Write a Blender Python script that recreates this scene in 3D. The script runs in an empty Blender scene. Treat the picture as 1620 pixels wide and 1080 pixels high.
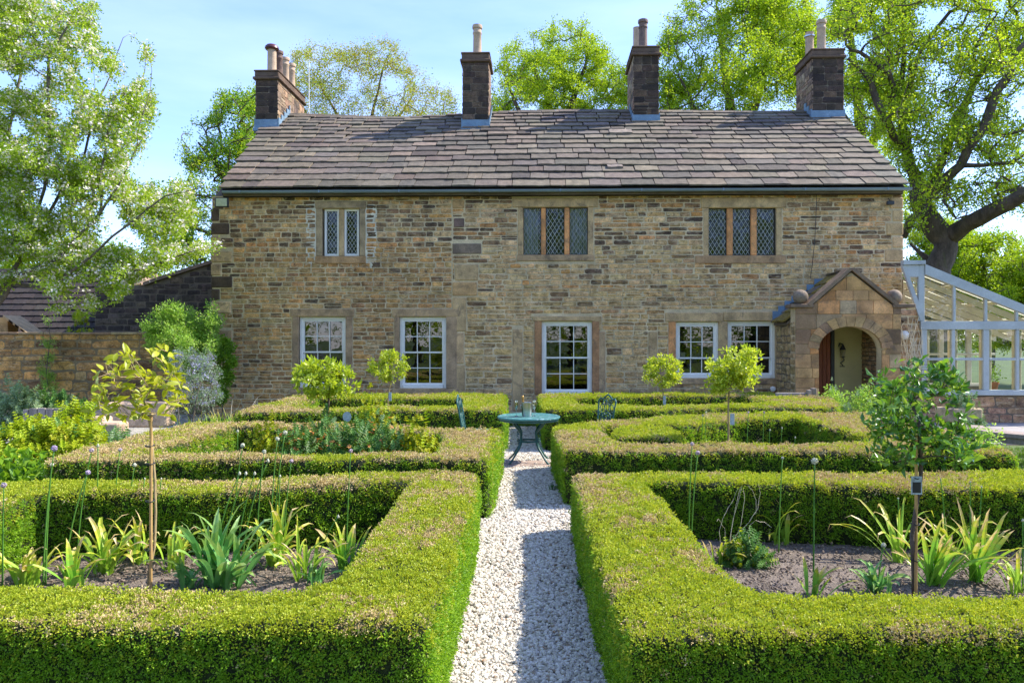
import bpy, math, random
import numpy as np
from mathutils import Vector, Matrix, noise
random.seed(7); RNG = np.random.default_rng(11)
S = bpy.context.scene
COL = S.collection
R = math.radians

# ---------------------------------------------------------------- camera, light, exposure
F, CX, CY, EYE = 1150.0, 833.0, 535.0, 1.93          # focal length and principal point in photo pixels, eye height
cam = bpy.data.cameras.new('camera'); camo = bpy.data.objects.new('camera', cam); COL.objects.link(camo)
camo.location = (0, 0, EYE); camo.rotation_euler = (R(90), 0, 0)
cam.sensor_width = 36; cam.lens = F / 1620 * 36
cam.shift_x = -(CX - 810) / 1620; cam.shift_y = (CY - 540) / 1620
cam.clip_end = 2000
S.camera = camo
SUN = Vector((1.0, 0.27, 1.06)).normalized()
world = bpy.data.worlds.new('World'); S.world = world; world.use_nodes = True
wn, wl = world.node_tree.nodes, world.node_tree.links
bg = wn['Background']; bg.inputs['Strength'].default_value = 0.15
sky = wn.new('ShaderNodeTexSky'); sky.sky_type = 'NISHITA'; sky.sun_disc = False
sky.sun_elevation = math.asin(SUN.z); sky.sun_rotation = math.atan2(SUN.x, SUN.y)
sky.air_density = 1.0; sky.dust_density = 0.25; sky.ozone_density = 3.0
tc = wn.new('ShaderNodeTexCoord'); mp = wn.new('ShaderNodeMapping'); mp.inputs['Scale'].default_value = (1.2, 1.2, 5.5)
mp.inputs['Rotation'].default_value = (0.12, 0.2, 0.4)
nz = wn.new('ShaderNodeTexNoise'); nz.inputs['Scale'].default_value = 1.7; nz.inputs['Detail'].default_value = 7; nz.inputs['Roughness'].default_value = .55
rp = wn.new('ShaderNodeValToRGB'); rp.color_ramp.elements[0].position = .42; rp.color_ramp.elements[1].position = .80
rp.color_ramp.elements[1].color = (.26, .26, .26, 1); rp.color_ramp.elements[0].color = (.04, .04, .04, 1)
mx = wn.new('ShaderNodeMix'); mx.data_type = 'RGBA'
mx.inputs['B'].default_value = (5.6, 6.2, 7.2, 1)
wl.new(tc.outputs['Generated'], mp.inputs['Vector']); wl.new(mp.outputs[0], nz.inputs['Vector']); wl.new(nz.outputs['Fac'], rp.inputs[0])
wl.new(rp.outputs[0], mx.inputs['Factor']); wl.new(sky.outputs[0], mx.inputs['A']); tn = wn.new('ShaderNodeMix'); tn.data_type = 'RGBA'; tn.blend_type = 'MULTIPLY'; tn.inputs['Factor'].default_value = 1; tn.inputs['B'].default_value = (.77, .80, 1.04, 1)
wl.new(mx.outputs['Result'], tn.inputs['A']); wl.new(tn.outputs['Result'], bg.inputs['Color'])
sl = bpy.data.lights.new('sun', 'SUN'); sl.energy = 3.6; sl.angle = R(.53); sl.color = (1.0, .94, .83)
so = bpy.data.objects.new('sun', sl); COL.objects.link(so); so.rotation_euler = (-SUN).to_track_quat('-Z', 'Y').to_euler(); so.location = (20, 20, 30)
S.view_settings.view_transform = 'Standard'; S.view_settings.look = 'None'; S.view_settings.exposure = 1.42; S.view_settings.gamma = 1
S.view_settings.use_curve_mapping = False
S.cycles.max_bounces = 8; S.cycles.transparent_max_bounces = 12; S.cycles.sample_clamp_indirect = 4
S.cycles.use_denoising = True

# ---------------------------------------------------------------- projection helpers (photo pixels -> metres)
def G(px, py, z=0.0):
    d = F * (EYE - z) / (py - CY); return ((px - CX) * d / F, d)
def P(px, py, d):
    return Vector(((px - CX) * d / F, d, EYE - (py - CY) * d / F))
TH = R(-1.29); HP0 = Vector((0, 17.4)); HA = Vector((math.cos(TH), math.sin(TH))); HB = Vector((-math.sin(TH), math.cos(TH)))
def hp(px, py, w=0.0):                                # photo pixel -> (u, z) on the house-local plane y = w
    D = Vector(((px - CX) / F, 1)); t = (w + HP0.dot(HB)) / D.dot(HB)
    return ((D * t - HP0).dot(HA), EYE - (py - CY) / F * t)

# ---------------------------------------------------------------- object helpers
def tag(o, label=None, cat=None, group=None, kind=None):
    if label: o['label'] = label
    if cat: o['category'] = cat
    if group: o['group'] = group
    if kind: o['kind'] = kind
    return o
def link(o, parent=None):
    COL.objects.link(o)
    if parent is not None: o.parent = parent
    return o
def empty(name, loc=(0, 0, 0), rz=0.0, label=None, cat=None, group=None, kind=None):
    o = bpy.data.objects.new(name, None); o.location = loc; o.rotation_euler = (0, 0, rz); o.empty_display_size = .2
    return tag(link(o), label, cat, group, kind)
def inst(name, me, parent, loc, rot=(0, 0, 0), scl=(1, 1, 1), color=None):
    o = bpy.data.objects.new(name, me); o.location = loc; o.rotation_euler = rot; o.scale = scl
    if color: o.color = (*color, 1)
    return link(o, parent)
class MB:
    def __init__(s): s.v = []; s.f = []; s.c = []; s.m = []
    def add(s, vs, fs, col=None, mi=0):
        b = len(s.v); s.v += [tuple(v) for v in vs]; s.f += [tuple(i + b for i in f) for f in fs]
        s.c += [col or (1, 1, 1)] * len(fs); s.m += [mi] * len(fs); return s
    def box(s, a, b, col=None, mi=0):
        (x0, y0, z0), (x1, y1, z1) = a, b
        vs = [(x0,y0,z0),(x1,y0,z0),(x1,y1,z0),(x0,y1,z0),(x0,y0,z1),(x1,y0,z1),(x1,y1,z1),(x0,y1,z1)]
        return s.add(vs, [(0,3,2,1),(4,5,6,7),(0,1,5,4),(1,2,6,5),(2,3,7,6),(3,0,4,7)], col, mi)
    def bbox(s, a, b, r=.008, col=None, mi=0):        # box with chamfered edges
        (x0, y0, z0), (x1, y1, z1) = a, b; c = [(x0+x1)/2, (y0+y1)/2, (z0+z1)/2]; h = [(x1-x0)/2, (y1-y0)/2, (z1-z0)/2]
        r = min(r, min(h) * .6); vs = []; idx = {}
        for sx in (-1, 1):
            for sy in (-1, 1):
                for sz in (-1, 1):
                    for ax in range(3):
                        p = [sx*h[0], sy*h[1], sz*h[2]]
                        for k in range(3):
                            if k != ax: p[k] -= (sx, sy, sz)[k] * r
                        idx[(sx, sy, sz, ax)] = len(vs); vs.append([c[k] + p[k] for k in range(3)])
        fs = []
        for ax in range(3):
            o1, o2 = (ax+1) % 3, (ax+2) % 3
            for s0 in (-1, 1):
                q = []
                for a_, b_ in ((-1,-1),(1,-1),(1,1),(-1,1)):
                    k = [0,0,0]; k[ax] = s0; k[o1] = a_; k[o2] = b_; q.append(idx[(*k, ax)])
                fs.append(q if s0 > 0 else q[::-1])
            for a_ in (-1, 1):
                for b_ in (-1, 1):
                    k0 = [0,0,0]; k1 = [0,0,0]; k0[o1] = k1[o1] = a_; k0[o2] = k1[o2] = b_; k0[ax] = -1; k1[ax] = 1
                    q = [idx[(*k0, o1)], idx[(*k1, o1)], idx[(*k1, o2)], idx[(*k0, o2)]]
                    fs.append(q if a_*b_ > 0 else q[::-1])
        for sx in (-1, 1):
            for sy in (-1, 1):
                for sz in (-1, 1):
                    q = [idx[(sx, sy, sz, 0)], idx[(sx, sy, sz, 1)], idx[(sx, sy, sz, 2)]]
                    fs.append(q if sx*sy*sz > 0 else q[::-1])
        return s.add(vs, fs, col, mi)
    def tube(s, pts, rad, n=6, col=None, mi=0, cap=True):
        pts = [Vector(p) for p in pts]; rs = rad if hasattr(rad, '__len__') else [rad] * len(pts)
        vs = []; up = None
        for i, p in enumerate(pts):
            t = (pts[min(i+1, len(pts)-1)] - pts[max(i-1, 0)])
            t = t.normalized() if t.length > 1e-9 else Vector((0, 0, 1))
            if up is None: up = t.orthogonal().normalized()
            else:
                up = up - t * up.dot(t); up = up.normalized() if up.length > 1e-6 else t.orthogonal().normalized()
            b = t.cross(up)
            for k in range(n):
                a = 2 * math.pi * k / n; vs.append(p + (up * math.cos(a) + b * math.sin(a)) * rs[i])
        fs = [(i*n+k, i*n+(k+1) % n, (i+1)*n+(k+1) % n, (i+1)*n+k) for i in range(len(pts)-1) for k in range(n)]
        if cap: fs += [tuple(range(n))[::-1], tuple((len(pts)-1)*n + k for k in range(n))]
        return s.add(vs, fs, col, mi)
    def lathe(s, prof, n=20, c=(0, 0, 0), col=None, mi=0, wob=0):
        vs = []
        for r, z in prof:
            for k in range(n):
                a = 2*math.pi*k/n; q = r * (1 + wob * math.sin(5*a + z*9)); vs.append((c[0]+q*math.cos(a), c[1]+q*math.sin(a), c[2]+z))
        fs = [(i*n+k, i*n+(k+1) % n, (i+1)*n+(k+1) % n, (i+1)*n+k) for i in range(len(prof)-1) for k in range(n)]
        if prof[0][0] > 1e-4: fs.append(tuple(range(n))[::-1])
        if prof[-1][0] > 1e-4: fs.append(tuple((len(prof)-1)*n + k for k in range(n)))
        return s.add(vs, fs, col, mi)
    def ball(s, c, r, n=10, m=7, sc=(1, 1, 1), col=None, mi=0):
        return s.add([(c[0]+r*sc[0]*math.sin(math.pi*i/m)*math.cos(2*math.pi*k/n), c[1]+r*sc[1]*math.sin(math.pi*i/m)*math.sin(2*math.pi*k/n), c[2]+r*sc[2]*math.cos(math.pi*i/m)) for i in range(m+1) for k in range(n)],
                     [((i+1)*n+k, (i+1)*n+(k+1) % n, i*n+(k+1) % n, i*n+k) for i in range(m) for k in range(n)], col, mi)
    def mesh(s, name, mats, smooth=False):
        me = bpy.data.meshes.new(name); me.from_pydata(s.v, [], s.f)
        for m in (mats if isinstance(mats, (list, tuple)) else [mats]): me.materials.append(m)
        if s.f:
            if max(s.m): me.polygons.foreach_set('material_index', s.m)
            if any(c != (1, 1, 1) for c in s.c):
                a = me.color_attributes.new('tint', 'FLOAT_COLOR', 'CORNER'); tot = [len(f) for f in s.f]
                a.data.foreach_set('color', np.repeat(np.array([(*c, 1) for c in s.c], dtype=np.float32), tot, axis=0).ravel())
            if smooth:
                me.polygons.foreach_set('use_smooth', [True]*len(s.f))
                if smooth == 'auto': me.set_sharp_from_angle(angle=R(40))
        me.update(); return me
    def build(s, name, mats, parent=None, smooth=False, loc=(0, 0, 0), rot=(0, 0, 0)):
        o = bpy.data.objects.new(name, s.mesh(name, mats, smooth)); o.location = loc; o.rotation_euler = rot
        return link(o, parent)

# ---------------------------------------------------------------- materials
def newmat(name):
    m = bpy.data.materials.new(name); m.use_nodes = True; nt = m.node_tree; b = nt.nodes['Principled BSDF']; return m, nt.nodes, nt.links, b
def mixc(n, l, fac, a, b, mode='MIX'):
    x = n.new('ShaderNodeMix'); x.data_type = 'RGBA'; x.blend_type = mode
    for s_, v in (('Factor', fac), ('A', a), ('B', b)):
        if isinstance(v, (int, float)): x.inputs[s_].default_value = v
        elif isinstance(v, tuple): x.inputs[s_].default_value = (*v, 1) if len(v) == 3 else v
        else: l.new(v, x.inputs[s_])
    return x.outputs['Result']
def nnoise(n, l, scale, detail=4, rough=.55, coord=None, dist=0):
    t = n.new('ShaderNodeTexNoise'); t.inputs['Scale'].default_value = scale; t.inputs['Detail'].default_value = detail; t.inputs['Roughness'].default_value = rough
    t.inputs['Distortion'].default_value = dist
    if coord is not None: l.new(coord, t.inputs['Vector'])
    return t.outputs['Fac']
def ramp(n, l, fac, lo, hi, a=0., b=1.):
    r = n.new('ShaderNodeMapRange'); r.inputs['From Min'].default_value = lo; r.inputs['From Max'].default_value = hi
    r.inputs['To Min'].default_value = a; r.inputs['To Max'].default_value = b; l.new(fac, r.inputs['Value']); return r.outputs['Result']
def surf(name, col, rough=.85, var=.35, scale=3, fine=60, bump=.3, blot=None, blotcol=(.05, .045, .035), strata=None, tint=None, spec=.3, metal=0, bdist=.01, stretch=None, speck=None):
    """a worn surface: base colour, large and fine variation, optional blotches of a second colour, bump; tint = 'obj' or 'attr'"""
    m, n, l, b = newmat(name)
    g = n.new('ShaderNodeNewGeometry'); co = g.outputs['Position']
    if stretch:
        q = n.new('ShaderNodeMapping'); q.inputs['Scale'].default_value = stretch; l.new(co, q.inputs['Vector']); co = q.outputs[0]
    base = (*col, 1)
    if tint == 'obj':
        o = n.new('ShaderNodeObjectInfo'); base = mixc(n, l, 1.0, base, o.outputs['Color'], 'MULTIPLY')
    elif tint == 'attr':
        o = n.new('ShaderNodeAttribute'); o.attribute_name = 'tint'; base = mixc(n, l, 1.0, base, o.outputs['Color'], 'MULTIPLY')
    nl = nnoise(n, l, scale, 5, .6, co); nf = nnoise(n, l, fine, 4, .65, co)
    v = ramp(n, l, nl, .3, .7, 1-var, 1+var*.6); c1 = mixc(n, l, 1.0, base, v, 'MULTIPLY')
    v2 = ramp(n, l, nf, .25, .75, 1-var*.7, 1+var*.5); c1 = mixc(n, l, 1.0, c1, v2, 'MULTIPLY')
    if strata:                                        # bedding streaks of ochre and cream inside the stone
        sm = n.new('ShaderNodeMapping'); sm.inputs['Scale'].default_value = (1, 1, 5); l.new(g.outputs['Position'], sm.inputs['Vector'])
        c1 = mixc(n, l, ramp(n, l, nnoise(n, l, strata, 6, .7, sm.outputs[0], .8), .50, .68, 0, .55), c1, (.60, .36, .12))
        sm2 = n.new('ShaderNodeMapping'); sm2.inputs['Scale'].default_value = (1, 1, 4); sm2.inputs['Location'].default_value = (5, 3, 7); l.new(g.outputs['Position'], sm2.inputs['Vector'])
        c1 = mixc(n, l, ramp(n, l, nnoise(n, l, strata*1.4, 6, .75, sm2.outputs[0], .6), .53, .66, 0, .6), c1, (.74, .62, .40))
    if blot:
        nb = nnoise(n, l, blot[0], 6, .7, co, .6); c1 = mixc(n, l, ramp(n, l, nb, blot[1], blot[1]+.12, 0, blot[2]), c1, blotcol)
    if speck:
        ns = nnoise(n, l, speck[0], 2, .5, co); c1 = mixc(n, l, ramp(n, l, ns, speck[1], speck[1]+.05, 0, .7), c1, speck[2])
    l.new(c1, b.inputs['Base Color']); b.inputs['Roughness'].default_value = rough; b.inputs['Specular IOR Level'].default_value = spec; b.inputs['Metallic'].default_value = metal
    if bump:
        bm = n.new('ShaderNodeBump'); bm.inputs['Strength'].default_value = bump; bm.inputs['Distance'].default_value = bdist
        ad = n.new('ShaderNodeMath'); ad.operation = 'ADD'; l.new(nl, ad.inputs[0]); l.new(nf, ad.inputs[1]); l.new(ad.outputs[0], bm.inputs['Height']); l.new(bm.outputs[0], b.inputs['Normal'])
    return m
def leafm(name, cols, trans=.35, rough=.45, spec=.35, patch=None, randw=.6):
    """leaf material: colour picked from cols by a per-copy and a per-face random value; thin, so part of the light goes through"""
    m, n, l, b = newmat(name)
    o = n.new('ShaderNodeObjectInfo'); at = n.new('ShaderNodeAttribute'); at.attribute_name = 'tint'
    sep = n.new('ShaderNodeSeparateColor'); l.new(at.outputs['Color'], sep.inputs[0])
    m1 = n.new('ShaderNodeMath'); m1.operation = 'MULTIPLY_ADD'; l.new(o.outputs['Random'], m1.inputs[0]); m1.inputs[1].default_value = randw
    m2 = n.new('ShaderNodeMath'); m2.operation = 'MULTIPLY'; l.new(sep.outputs[0], m2.inputs[0]); m2.inputs[1].default_value = 1 - randw; l.new(m2.outputs[0], m1.inputs[2])
    cr = n.new('ShaderNodeValToRGB'); cr.color_ramp.elements[0].color = (*cols[0], 1); cr.color_ramp.elements[1].color = (*cols[-1], 1)
    for i, c in enumerate(cols[1:-1]): e = cr.color_ramp.elements.new((i+1)/(len(cols)-1)); e.color = (*c, 1)
    l.new(m1.outputs[0], cr.inputs[0]); c1 = cr.outputs[0]
    if patch:
        g = n.new('ShaderNodeNewGeometry'); c1 = mixc(n, l, ramp(n, l, nnoise(n, l, patch[0], 3, .5, g.outputs['Position']), .4, .62, 0, patch[2]), c1, patch[1])
    l.new(c1, b.inputs['Base Color']); b.inputs['Roughness'].default_value = rough; b.inputs['Specular IOR Level'].default_value = spec
    tr = n.new('ShaderNodeBsdfTranslucent'); l.new(mixc(n, l, 1.0, c1, (1.25, 1.2, .75), 'MULTIPLY'), tr.inputs['Color'])
    ms = n.new('ShaderNodeMixShader'); ms.inputs[0].default_value = trans; l.new(b.outputs[0], ms.inputs[1]); l.new(tr.outputs[0], ms.inputs[2])
    l.new(ms.outputs[0], n['Material Output'].inputs['Surface']); return m
def glassm(name, tintc=(.95, .97, .96), refl=1.0, rough=.0):
    m, n, l, b = newmat(name); n.remove(b)
    t = n.new('ShaderNodeBsdfTransparent'); t.inputs[0].default_value = (*tintc, 1); g = n.new('ShaderNodeBsdfGlossy'); g.inputs['Roughness'].default_value = rough
    fr = n.new('ShaderNodeFresnel'); fr.inputs[0].default_value = 1.52; q = n.new('ShaderNodeMath'); q.operation = 'MULTIPLY_ADD'; q.inputs[1].default_value = refl; q.inputs[2].default_value = .06*refl; q.use_clamp = True
    ge = n.new('ShaderNodeNewGeometry'); bm = n.new('ShaderNodeBump'); bm.inputs['Strength'].default_value = .06; bm.inputs['Distance'].default_value = .02
    l.new(nnoise(n, l, 3.0, 2, .5, ge.outputs['Position']), bm.inputs['Height']); l.new(bm.outputs[0], g.inputs['Normal'])
    l.new(fr.outputs[0], q.inputs[0]); ms = n.new('ShaderNodeMixShader'); l.new(q.outputs[0], ms.inputs[0]); l.new(t.outputs[0], ms.inputs[1]); l.new(g.outputs[0], ms.inputs[2])
    l.new(ms.outputs[0], n['Material Output'].inputs['Surface']); return m

M = {}
M['stone_o'] = surf('sandstone', (1.52, 1.24, .94), strata=3.2, var=.6, scale=6, fine=32, bump=.9, blot=(8, .54, .7), blotcol=(.06, .045, .035), tint='obj', bdist=.016)
M['stone_a'] = surf('sandstone_joined', (1.52, 1.24, .94), strata=3.2, var=.6, scale=6, fine=32, bump=.9, blot=(8, .54, .7), blotcol=(.06, .045, .035), tint='attr', bdist=.016)
M['dress_o'] = surf('dressed_sandstone', (1.36, 1.14, .92), var=.42, scale=3.2, fine=34, bump=.8, blot=(3.0, .53, .6), blotcol=(.12, .09, .065), tint='obj')
for t_ in 'oa': M['sdark_'+t_] = surf('sooty_stone_'+t_, (1.05, .95, .85), var=.5, scale=5, fine=34, bump=.9, blot=(7, .52, .7), blotcol=(.035, .028, .024), tint='obj' if t_ == 'o' else 'attr', bdist=.016)
M['mortar'] = surf('lime_mortar', (.66, .51, .30), var=.4, scale=1.4, fine=40, bump=.5)
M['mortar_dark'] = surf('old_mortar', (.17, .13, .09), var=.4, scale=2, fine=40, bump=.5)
M['mortar_mid'] = surf('earthy_mortar', (.27, .20, .115), var=.4, scale=2, fine=40, bump=.5)
M['mortar_new'] = surf('new_mortar', (.74, .66, .50), var=.3, scale=5, fine=60, bump=.4)
M['slate_o'] = surf('stone_slate', (1.02, .97, .86), var=.3, scale=7, fine=50, bump=.5, blot=(6, .6, .4), blotcol=(.05, .042, .04), tint='obj', speck=(38, .70, (.30, .29, .24)))
M['slate_a'] = surf('stone_slate_joined', (1.02, .97, .86), var=.3, scale=7, fine=50, bump=.5, blot=(6, .6, .4), blotcol=(.05, .042, .04), tint='attr', speck=(38, .70, (.30, .29, .24)))
M['moss'] = surf('mossy_slate', (.30, .22, .05), var=.6, scale=14, fine=70, bump=1, blot=(12, .52, .8), blotcol=(.12, .10, .07))
M['lead'] = surf('lead_flashing', (.17, .26, .34), rough=.55, var=.25, scale=4, fine=30, bump=.15, blot=(5, .58, .5), blotcol=(.42, .47, .52), spec=.4)
M['gutter'] = surf('gutter_paint', (.20, .26, .31), rough=.45, var=.15, scale=2, fine=30, bump=.05, spec=.5)
M['white_paint'] = surf('white_paint', (.86, .82, .73), rough=.5, var=.10, scale=3, fine=40, bump=.06, spec=.4)
M['cream_paint'] = surf('cream_paint', (.66, .60, .44), rough=.5, var=.12, scale=3, fine=40, bump=.06)
M['grey_paint'] = surf('grey_blue_paint', (.44, .47, .46), rough=.55, var=.16, scale=2.5, fine=40, bump=.08)
M['glass'] = glassm('window_glass', (.50, .52, .50), 1.3)
M['glass_dark'] = glassm('leaded_glass', (.45, .47, .50), .55)
M['glass_flute'] = glassm('flute_glass', (.90, .93, .93), 3.0)
M['glass_clear'] = glassm('conservatory_glass', (.93, .96, .95), 1.0)
M['came'] = surf('lead_came', (.52, .52, .46), rough=.5, var=.2, bump=0, spec=.5)
M['dark_in'] = surf('dark_interior', (.035, .03, .026), var=.3, bump=0)
M['curtain'] = surf('curtain_cloth', (.74, .78, .62), var=.2, scale=6, bump=.1)
M['plaster'] = surf('cream_plaster', (.50, .42, .20), var=.12, scale=2, fine=50, bump=.1)
M['door'] = surf('red_brown_door', (.24, .07, .03), rough=.6, var=.3, scale=3, fine=30, bump=.15, stretch=(8, 8, 1))
M['iron'] = surf('black_iron', (.03, .03, .03), rough=.5, var=.3, bump=.1, spec=.5)
M['pot'] = surf('buff_clay_pot', (.50, .36, .24), rough=.8, var=.25, scale=5, fine=40, bump=.15, blot=(4, .6, .35), blotcol=(.16, .11, .08))
M['pot_dark'] = surf('sooty_clay_pot', (.20, .13, .10), rough=.8, var=.4, scale=4, fine=40, bump=.2, blot=(4, .5, .6), blotcol=(.05, .04, .04))
M['pot_red'] = surf('glazed_red_cowl', (.10, .022, .022), rough=.35, var=.3, scale=5, bump=.05, spec=.6)
M['steel'] = surf('bare_steel', (.55, .55, .53), rough=.28, var=.15, scale=20, bump=.02, metal=1)
M['bark'] = surf('bark', (.12, .09, .065), var=.5, scale=5, fine=24, bump=1, bdist=.03, stretch=(1, 1, .35), blot=(2.5, .58, .55), blotcol=(.12, .13, .035))
M['bark_grey'] = surf('grey_bark', (.17, .14, .11), var=.45, scale=6, fine=30, bump=.8, bdist=.02)
M['stem_tan'] = surf('tan_sapling_bark', (.36, .27, .13), var=.35, scale=10, fine=80, bump=.5, stretch=(1, 1, .3))
M['stake'] = surf('bamboo_stake', (.58, .36, .13), var=.3, scale=8, fine=60, bump=.3, stretch=(1, 1, .15))
M['tie'] = surf('black_tie', (.02, .02, .02), rough=.5, var=.2, bump=0)
M['label_card'] = surf('plant_label', (.42, .50, .52), rough=.35, var=.35, scale=28, fine=90, bump=0, spec=.5)
M['soil'] = surf('bed_soil', (.21, .165, .13), var=.55, scale=3.5, fine=55, bump=1, bdist=.03, speck=(60, .60, (.42, .36, .29)))
M['clod'] = surf('soil_crumb', (.24, .18, .14), var=.5, scale=20, fine=90, bump=.5)
M['chip'] = surf('bark_chip', (.36, .28, .20), var=.5, scale=20, fine=90, bump=.3)
M['gravel_bed'] = surf('gravel_ground', (.46, .43, .38), var=.4, scale=8, fine=70, bump=1, bdist=.02, speck=(50, .6, (.18, .16, .14)))
M['twig'] = surf('hedge_twigs', (.030, .042, .012), var=.6, scale=12, fine=70, bump=1, bdist=.02)
M['grass_ground'] = surf('lawn_ground', (.085, .12, .025), var=.4, scale=1.1, fine=40, bump=.5)
M['paving'] = surf('grey_paving', (.36, .33, .31), var=.2, scale=1.5, fine=40, bump=.25, tint='obj')
M['slab'] = surf('threshold_slab', (.34, .25, .20), var=.3, scale=3, fine=30, bump=.4)
M['wood_grey'] = surf('weathered_timber', (.34, .30, .27), var=.35, scale=4, fine=45, bump=.5, stretch=(1, 1, .12), tint='obj')
M['verdigris'] = surf('green_painted_iron', (.018, .10, .085), rough=.42, var=.4, scale=12, fine=60, bump=.15, spec=.5, blot=(16, .6, .6), blotcol=(.20, .40, .38))
M['verd_top'] = surf('worn_green_table_paint', (.05, .19, .18), rough=.4, var=.35, scale=14, fine=60, bump=.1, spec=.5, blot=(18, .54, .8), blotcol=(.38, .52, .56))
M['straw'] = surf('straw_stalk', (.74, .64, .46), var=.2, bump=0)
M['terracotta'] = surf('terracotta', (.42, .15, .07), var=.2, bump=.1)

# leaf materials
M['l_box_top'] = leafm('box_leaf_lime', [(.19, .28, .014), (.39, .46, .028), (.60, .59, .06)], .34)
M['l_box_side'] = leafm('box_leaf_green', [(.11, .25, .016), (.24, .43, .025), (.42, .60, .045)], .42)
M['l_box_brown'] = leafm('box_leaf_scorched', [(.42, .31, .13), (.60, .46, .22), (.72, .61, .36)], .12, rough=.8, spec=.1)
M['l_oak'] = leafm('oak_leaf', [(.16, .30, .012), (.34, .48, .018), (.55, .62, .04)], .5)
M['l_lime'] = leafm('lime_leaf', [(.20, .34, .010), (.34, .48, .014), (.50, .60, .035)], .5)
M['l_yel'] = leafm('bronze_new_leaf', [(.22, .23, .015), (.36, .34, .02), (.48, .42, .06)], .45)
M['l_deep'] = leafm('deep_green_leaf', [(.10, .22, .015), (.17, .33, .02), (.28, .44, .03)], .45)
M['l_apple'] = leafm('apple_leaf', [(.14, .28, .020), (.32, .46, .028), (.50, .60, .07)], .5)
M['petal'] = leafm('blossom_petal', [(.80, .74, .70), (.84, .80, .76), (.82, .70, .70)], .3, rough=.6, spec=.2)
M['l_gold'] = leafm('golden_leaf', [(.28, .33, .015), (.46, .48, .025), (.60, .52, .04)], .42, rough=.35)
M['l_gloss'] = leafm('glossy_leaf', [(.035, .11, .016), (.075, .20, .02), (.17, .34, .03), (.36, .46, .05), (.66, .54, .05)], .28, rough=.22, spec=.6)
M['l_bay'] = leafm('small_tree_leaf', [(.22, .32, .020), (.42, .52, .03), (.62, .66, .08)], .45, rough=.35, spec=.5)
M['l_euph'] = leafm('euphorbia_leaf', [(.24, .38, .012), (.40, .50, .018), (.56, .62, .03)], .4)
M['l_fennel'] = leafm('euphorbia_flower_leaf', [(.30, .36, .015), (.44, .46, .02), (.60, .56, .04)], .35)
M['l_herb'] = leafm('herb_leaf', [(.06, .17, .04), (.12, .27, .06), (.22, .38, .10)], .35)
M['l_grey'] = leafm('grey_leaf', [(.14, .24, .10), (.24, .36, .18), (.40, .50, .30)], .25)
M['l_blue'] = leafm('blue_flower', [(.26, .26, .48), (.38, .36, .60), (.54, .50, .70)], .25)
M['l_orange'] = leafm('orange_flower', [(.62, .20, .05), (.75, .32, .12), (.70, .45, .08)], .3)
M['l_rose'] = leafm('rose_leaf', [(.16, .32, .04), (.30, .50, .07), (.50, .64, .16)], .45)
M['l_far'] = leafm('far_leaf', [(.18, .32, .015), (.30, .44, .02), (.44, .52, .05)], .45)
M['blade'] = leafm('grass_blade', [(.08, .17, .02), (.15, .28, .03), (.28, .36, .06)], .4)
M['al_green'] = leafm('allium_stem', [(.10, .26, .04), (.17, .36, .06)], .2, rough=.4)
M['bud_pale'] = surf('pale_bud', (.50, .50, .36), var=.3, scale=30, bump=.3)
M['bud_pink'] = surf('pink_allium_head', (.52, .40, .44), var=.35, scale=60, fine=150, bump=.8)
M['bud_violet'] = surf('violet_allium_head', (.46, .36, .52), var=.35, scale=60, fine=150, bump=.8)

def strapm(name, green, tip):
    """strap leaf: the 'tint' red channel holds how far along the leaf (0 base, 1 tip) the surface is; tips turn to the wilted colour"""
    m, n, l, b = newmat(name); at = n.new('ShaderNodeAttribute'); at.attribute_name = 'tint'; sp = n.new('ShaderNodeSeparateColor'); l.new(at.outputs['Color'], sp.inputs[0])
    g = n.new('ShaderNodeNewGeometry'); nf = nnoise(n, l, 18, 4, .6, g.outputs['Position'])
    o = n.new('ShaderNodeObjectInfo'); ad = n.new('ShaderNodeMath'); ad.operation = 'ADD'; l.new(sp.outputs[0], ad.inputs[0]); l.new(ramp(n, l, nf, .3, .7, -.12, .12), ad.inputs[1])
    a2 = n.new('ShaderNodeMath'); a2.operation = 'ADD'; l.new(ad.outputs[0], a2.inputs[0]); l.new(ramp(n, l, o.outputs['Random'], 0, 1, -.18, .15), a2.inputs[1])
    c = n.new('ShaderNodeValToRGB'); e = c.color_ramp.elements; e[0].color = (*green, 1); e[0].position = .50; e[1].color = (*tip, 1); e[1].position = .98
    x = c.color_ramp.elements.new(.76); x.color = (green[0]*.6+tip[0]*.4+.04, green[1]*.75+tip[1]*.25, green[2]*.8, 1)
    l.new(a2.outputs[0], c.inputs[0]); l.new(c.outputs[0], b.inputs['Base Color']); b.inputs['Roughness'].default_value = .4; b.inputs['Specular IOR Level'].default_value = .35
    tr = n.new('ShaderNodeBsdfTranslucent'); l.new(c.outputs[0], tr.inputs[0]); ms = n.new('ShaderNodeMixShader'); ms.inputs[0].default_value = .35
    l.new(b.outputs[0], ms.inputs[1]); l.new(tr.outputs[0], ms.inputs[2]); l.new(ms.outputs[0], n['Material Output'].inputs['Surface']); return m
M['strap_green'] = strapm('leek_leaf', (.14, .37, .09), (.34, .52, .18))
M['strap_lime'] = strapm('allium_leaf', (.24, .50, .05), (.72, .52, .24))
M['strap_wilt'] = strapm('wilting_allium_leaf', (.34, .54, .05), (.78, .56, .28))

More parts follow.
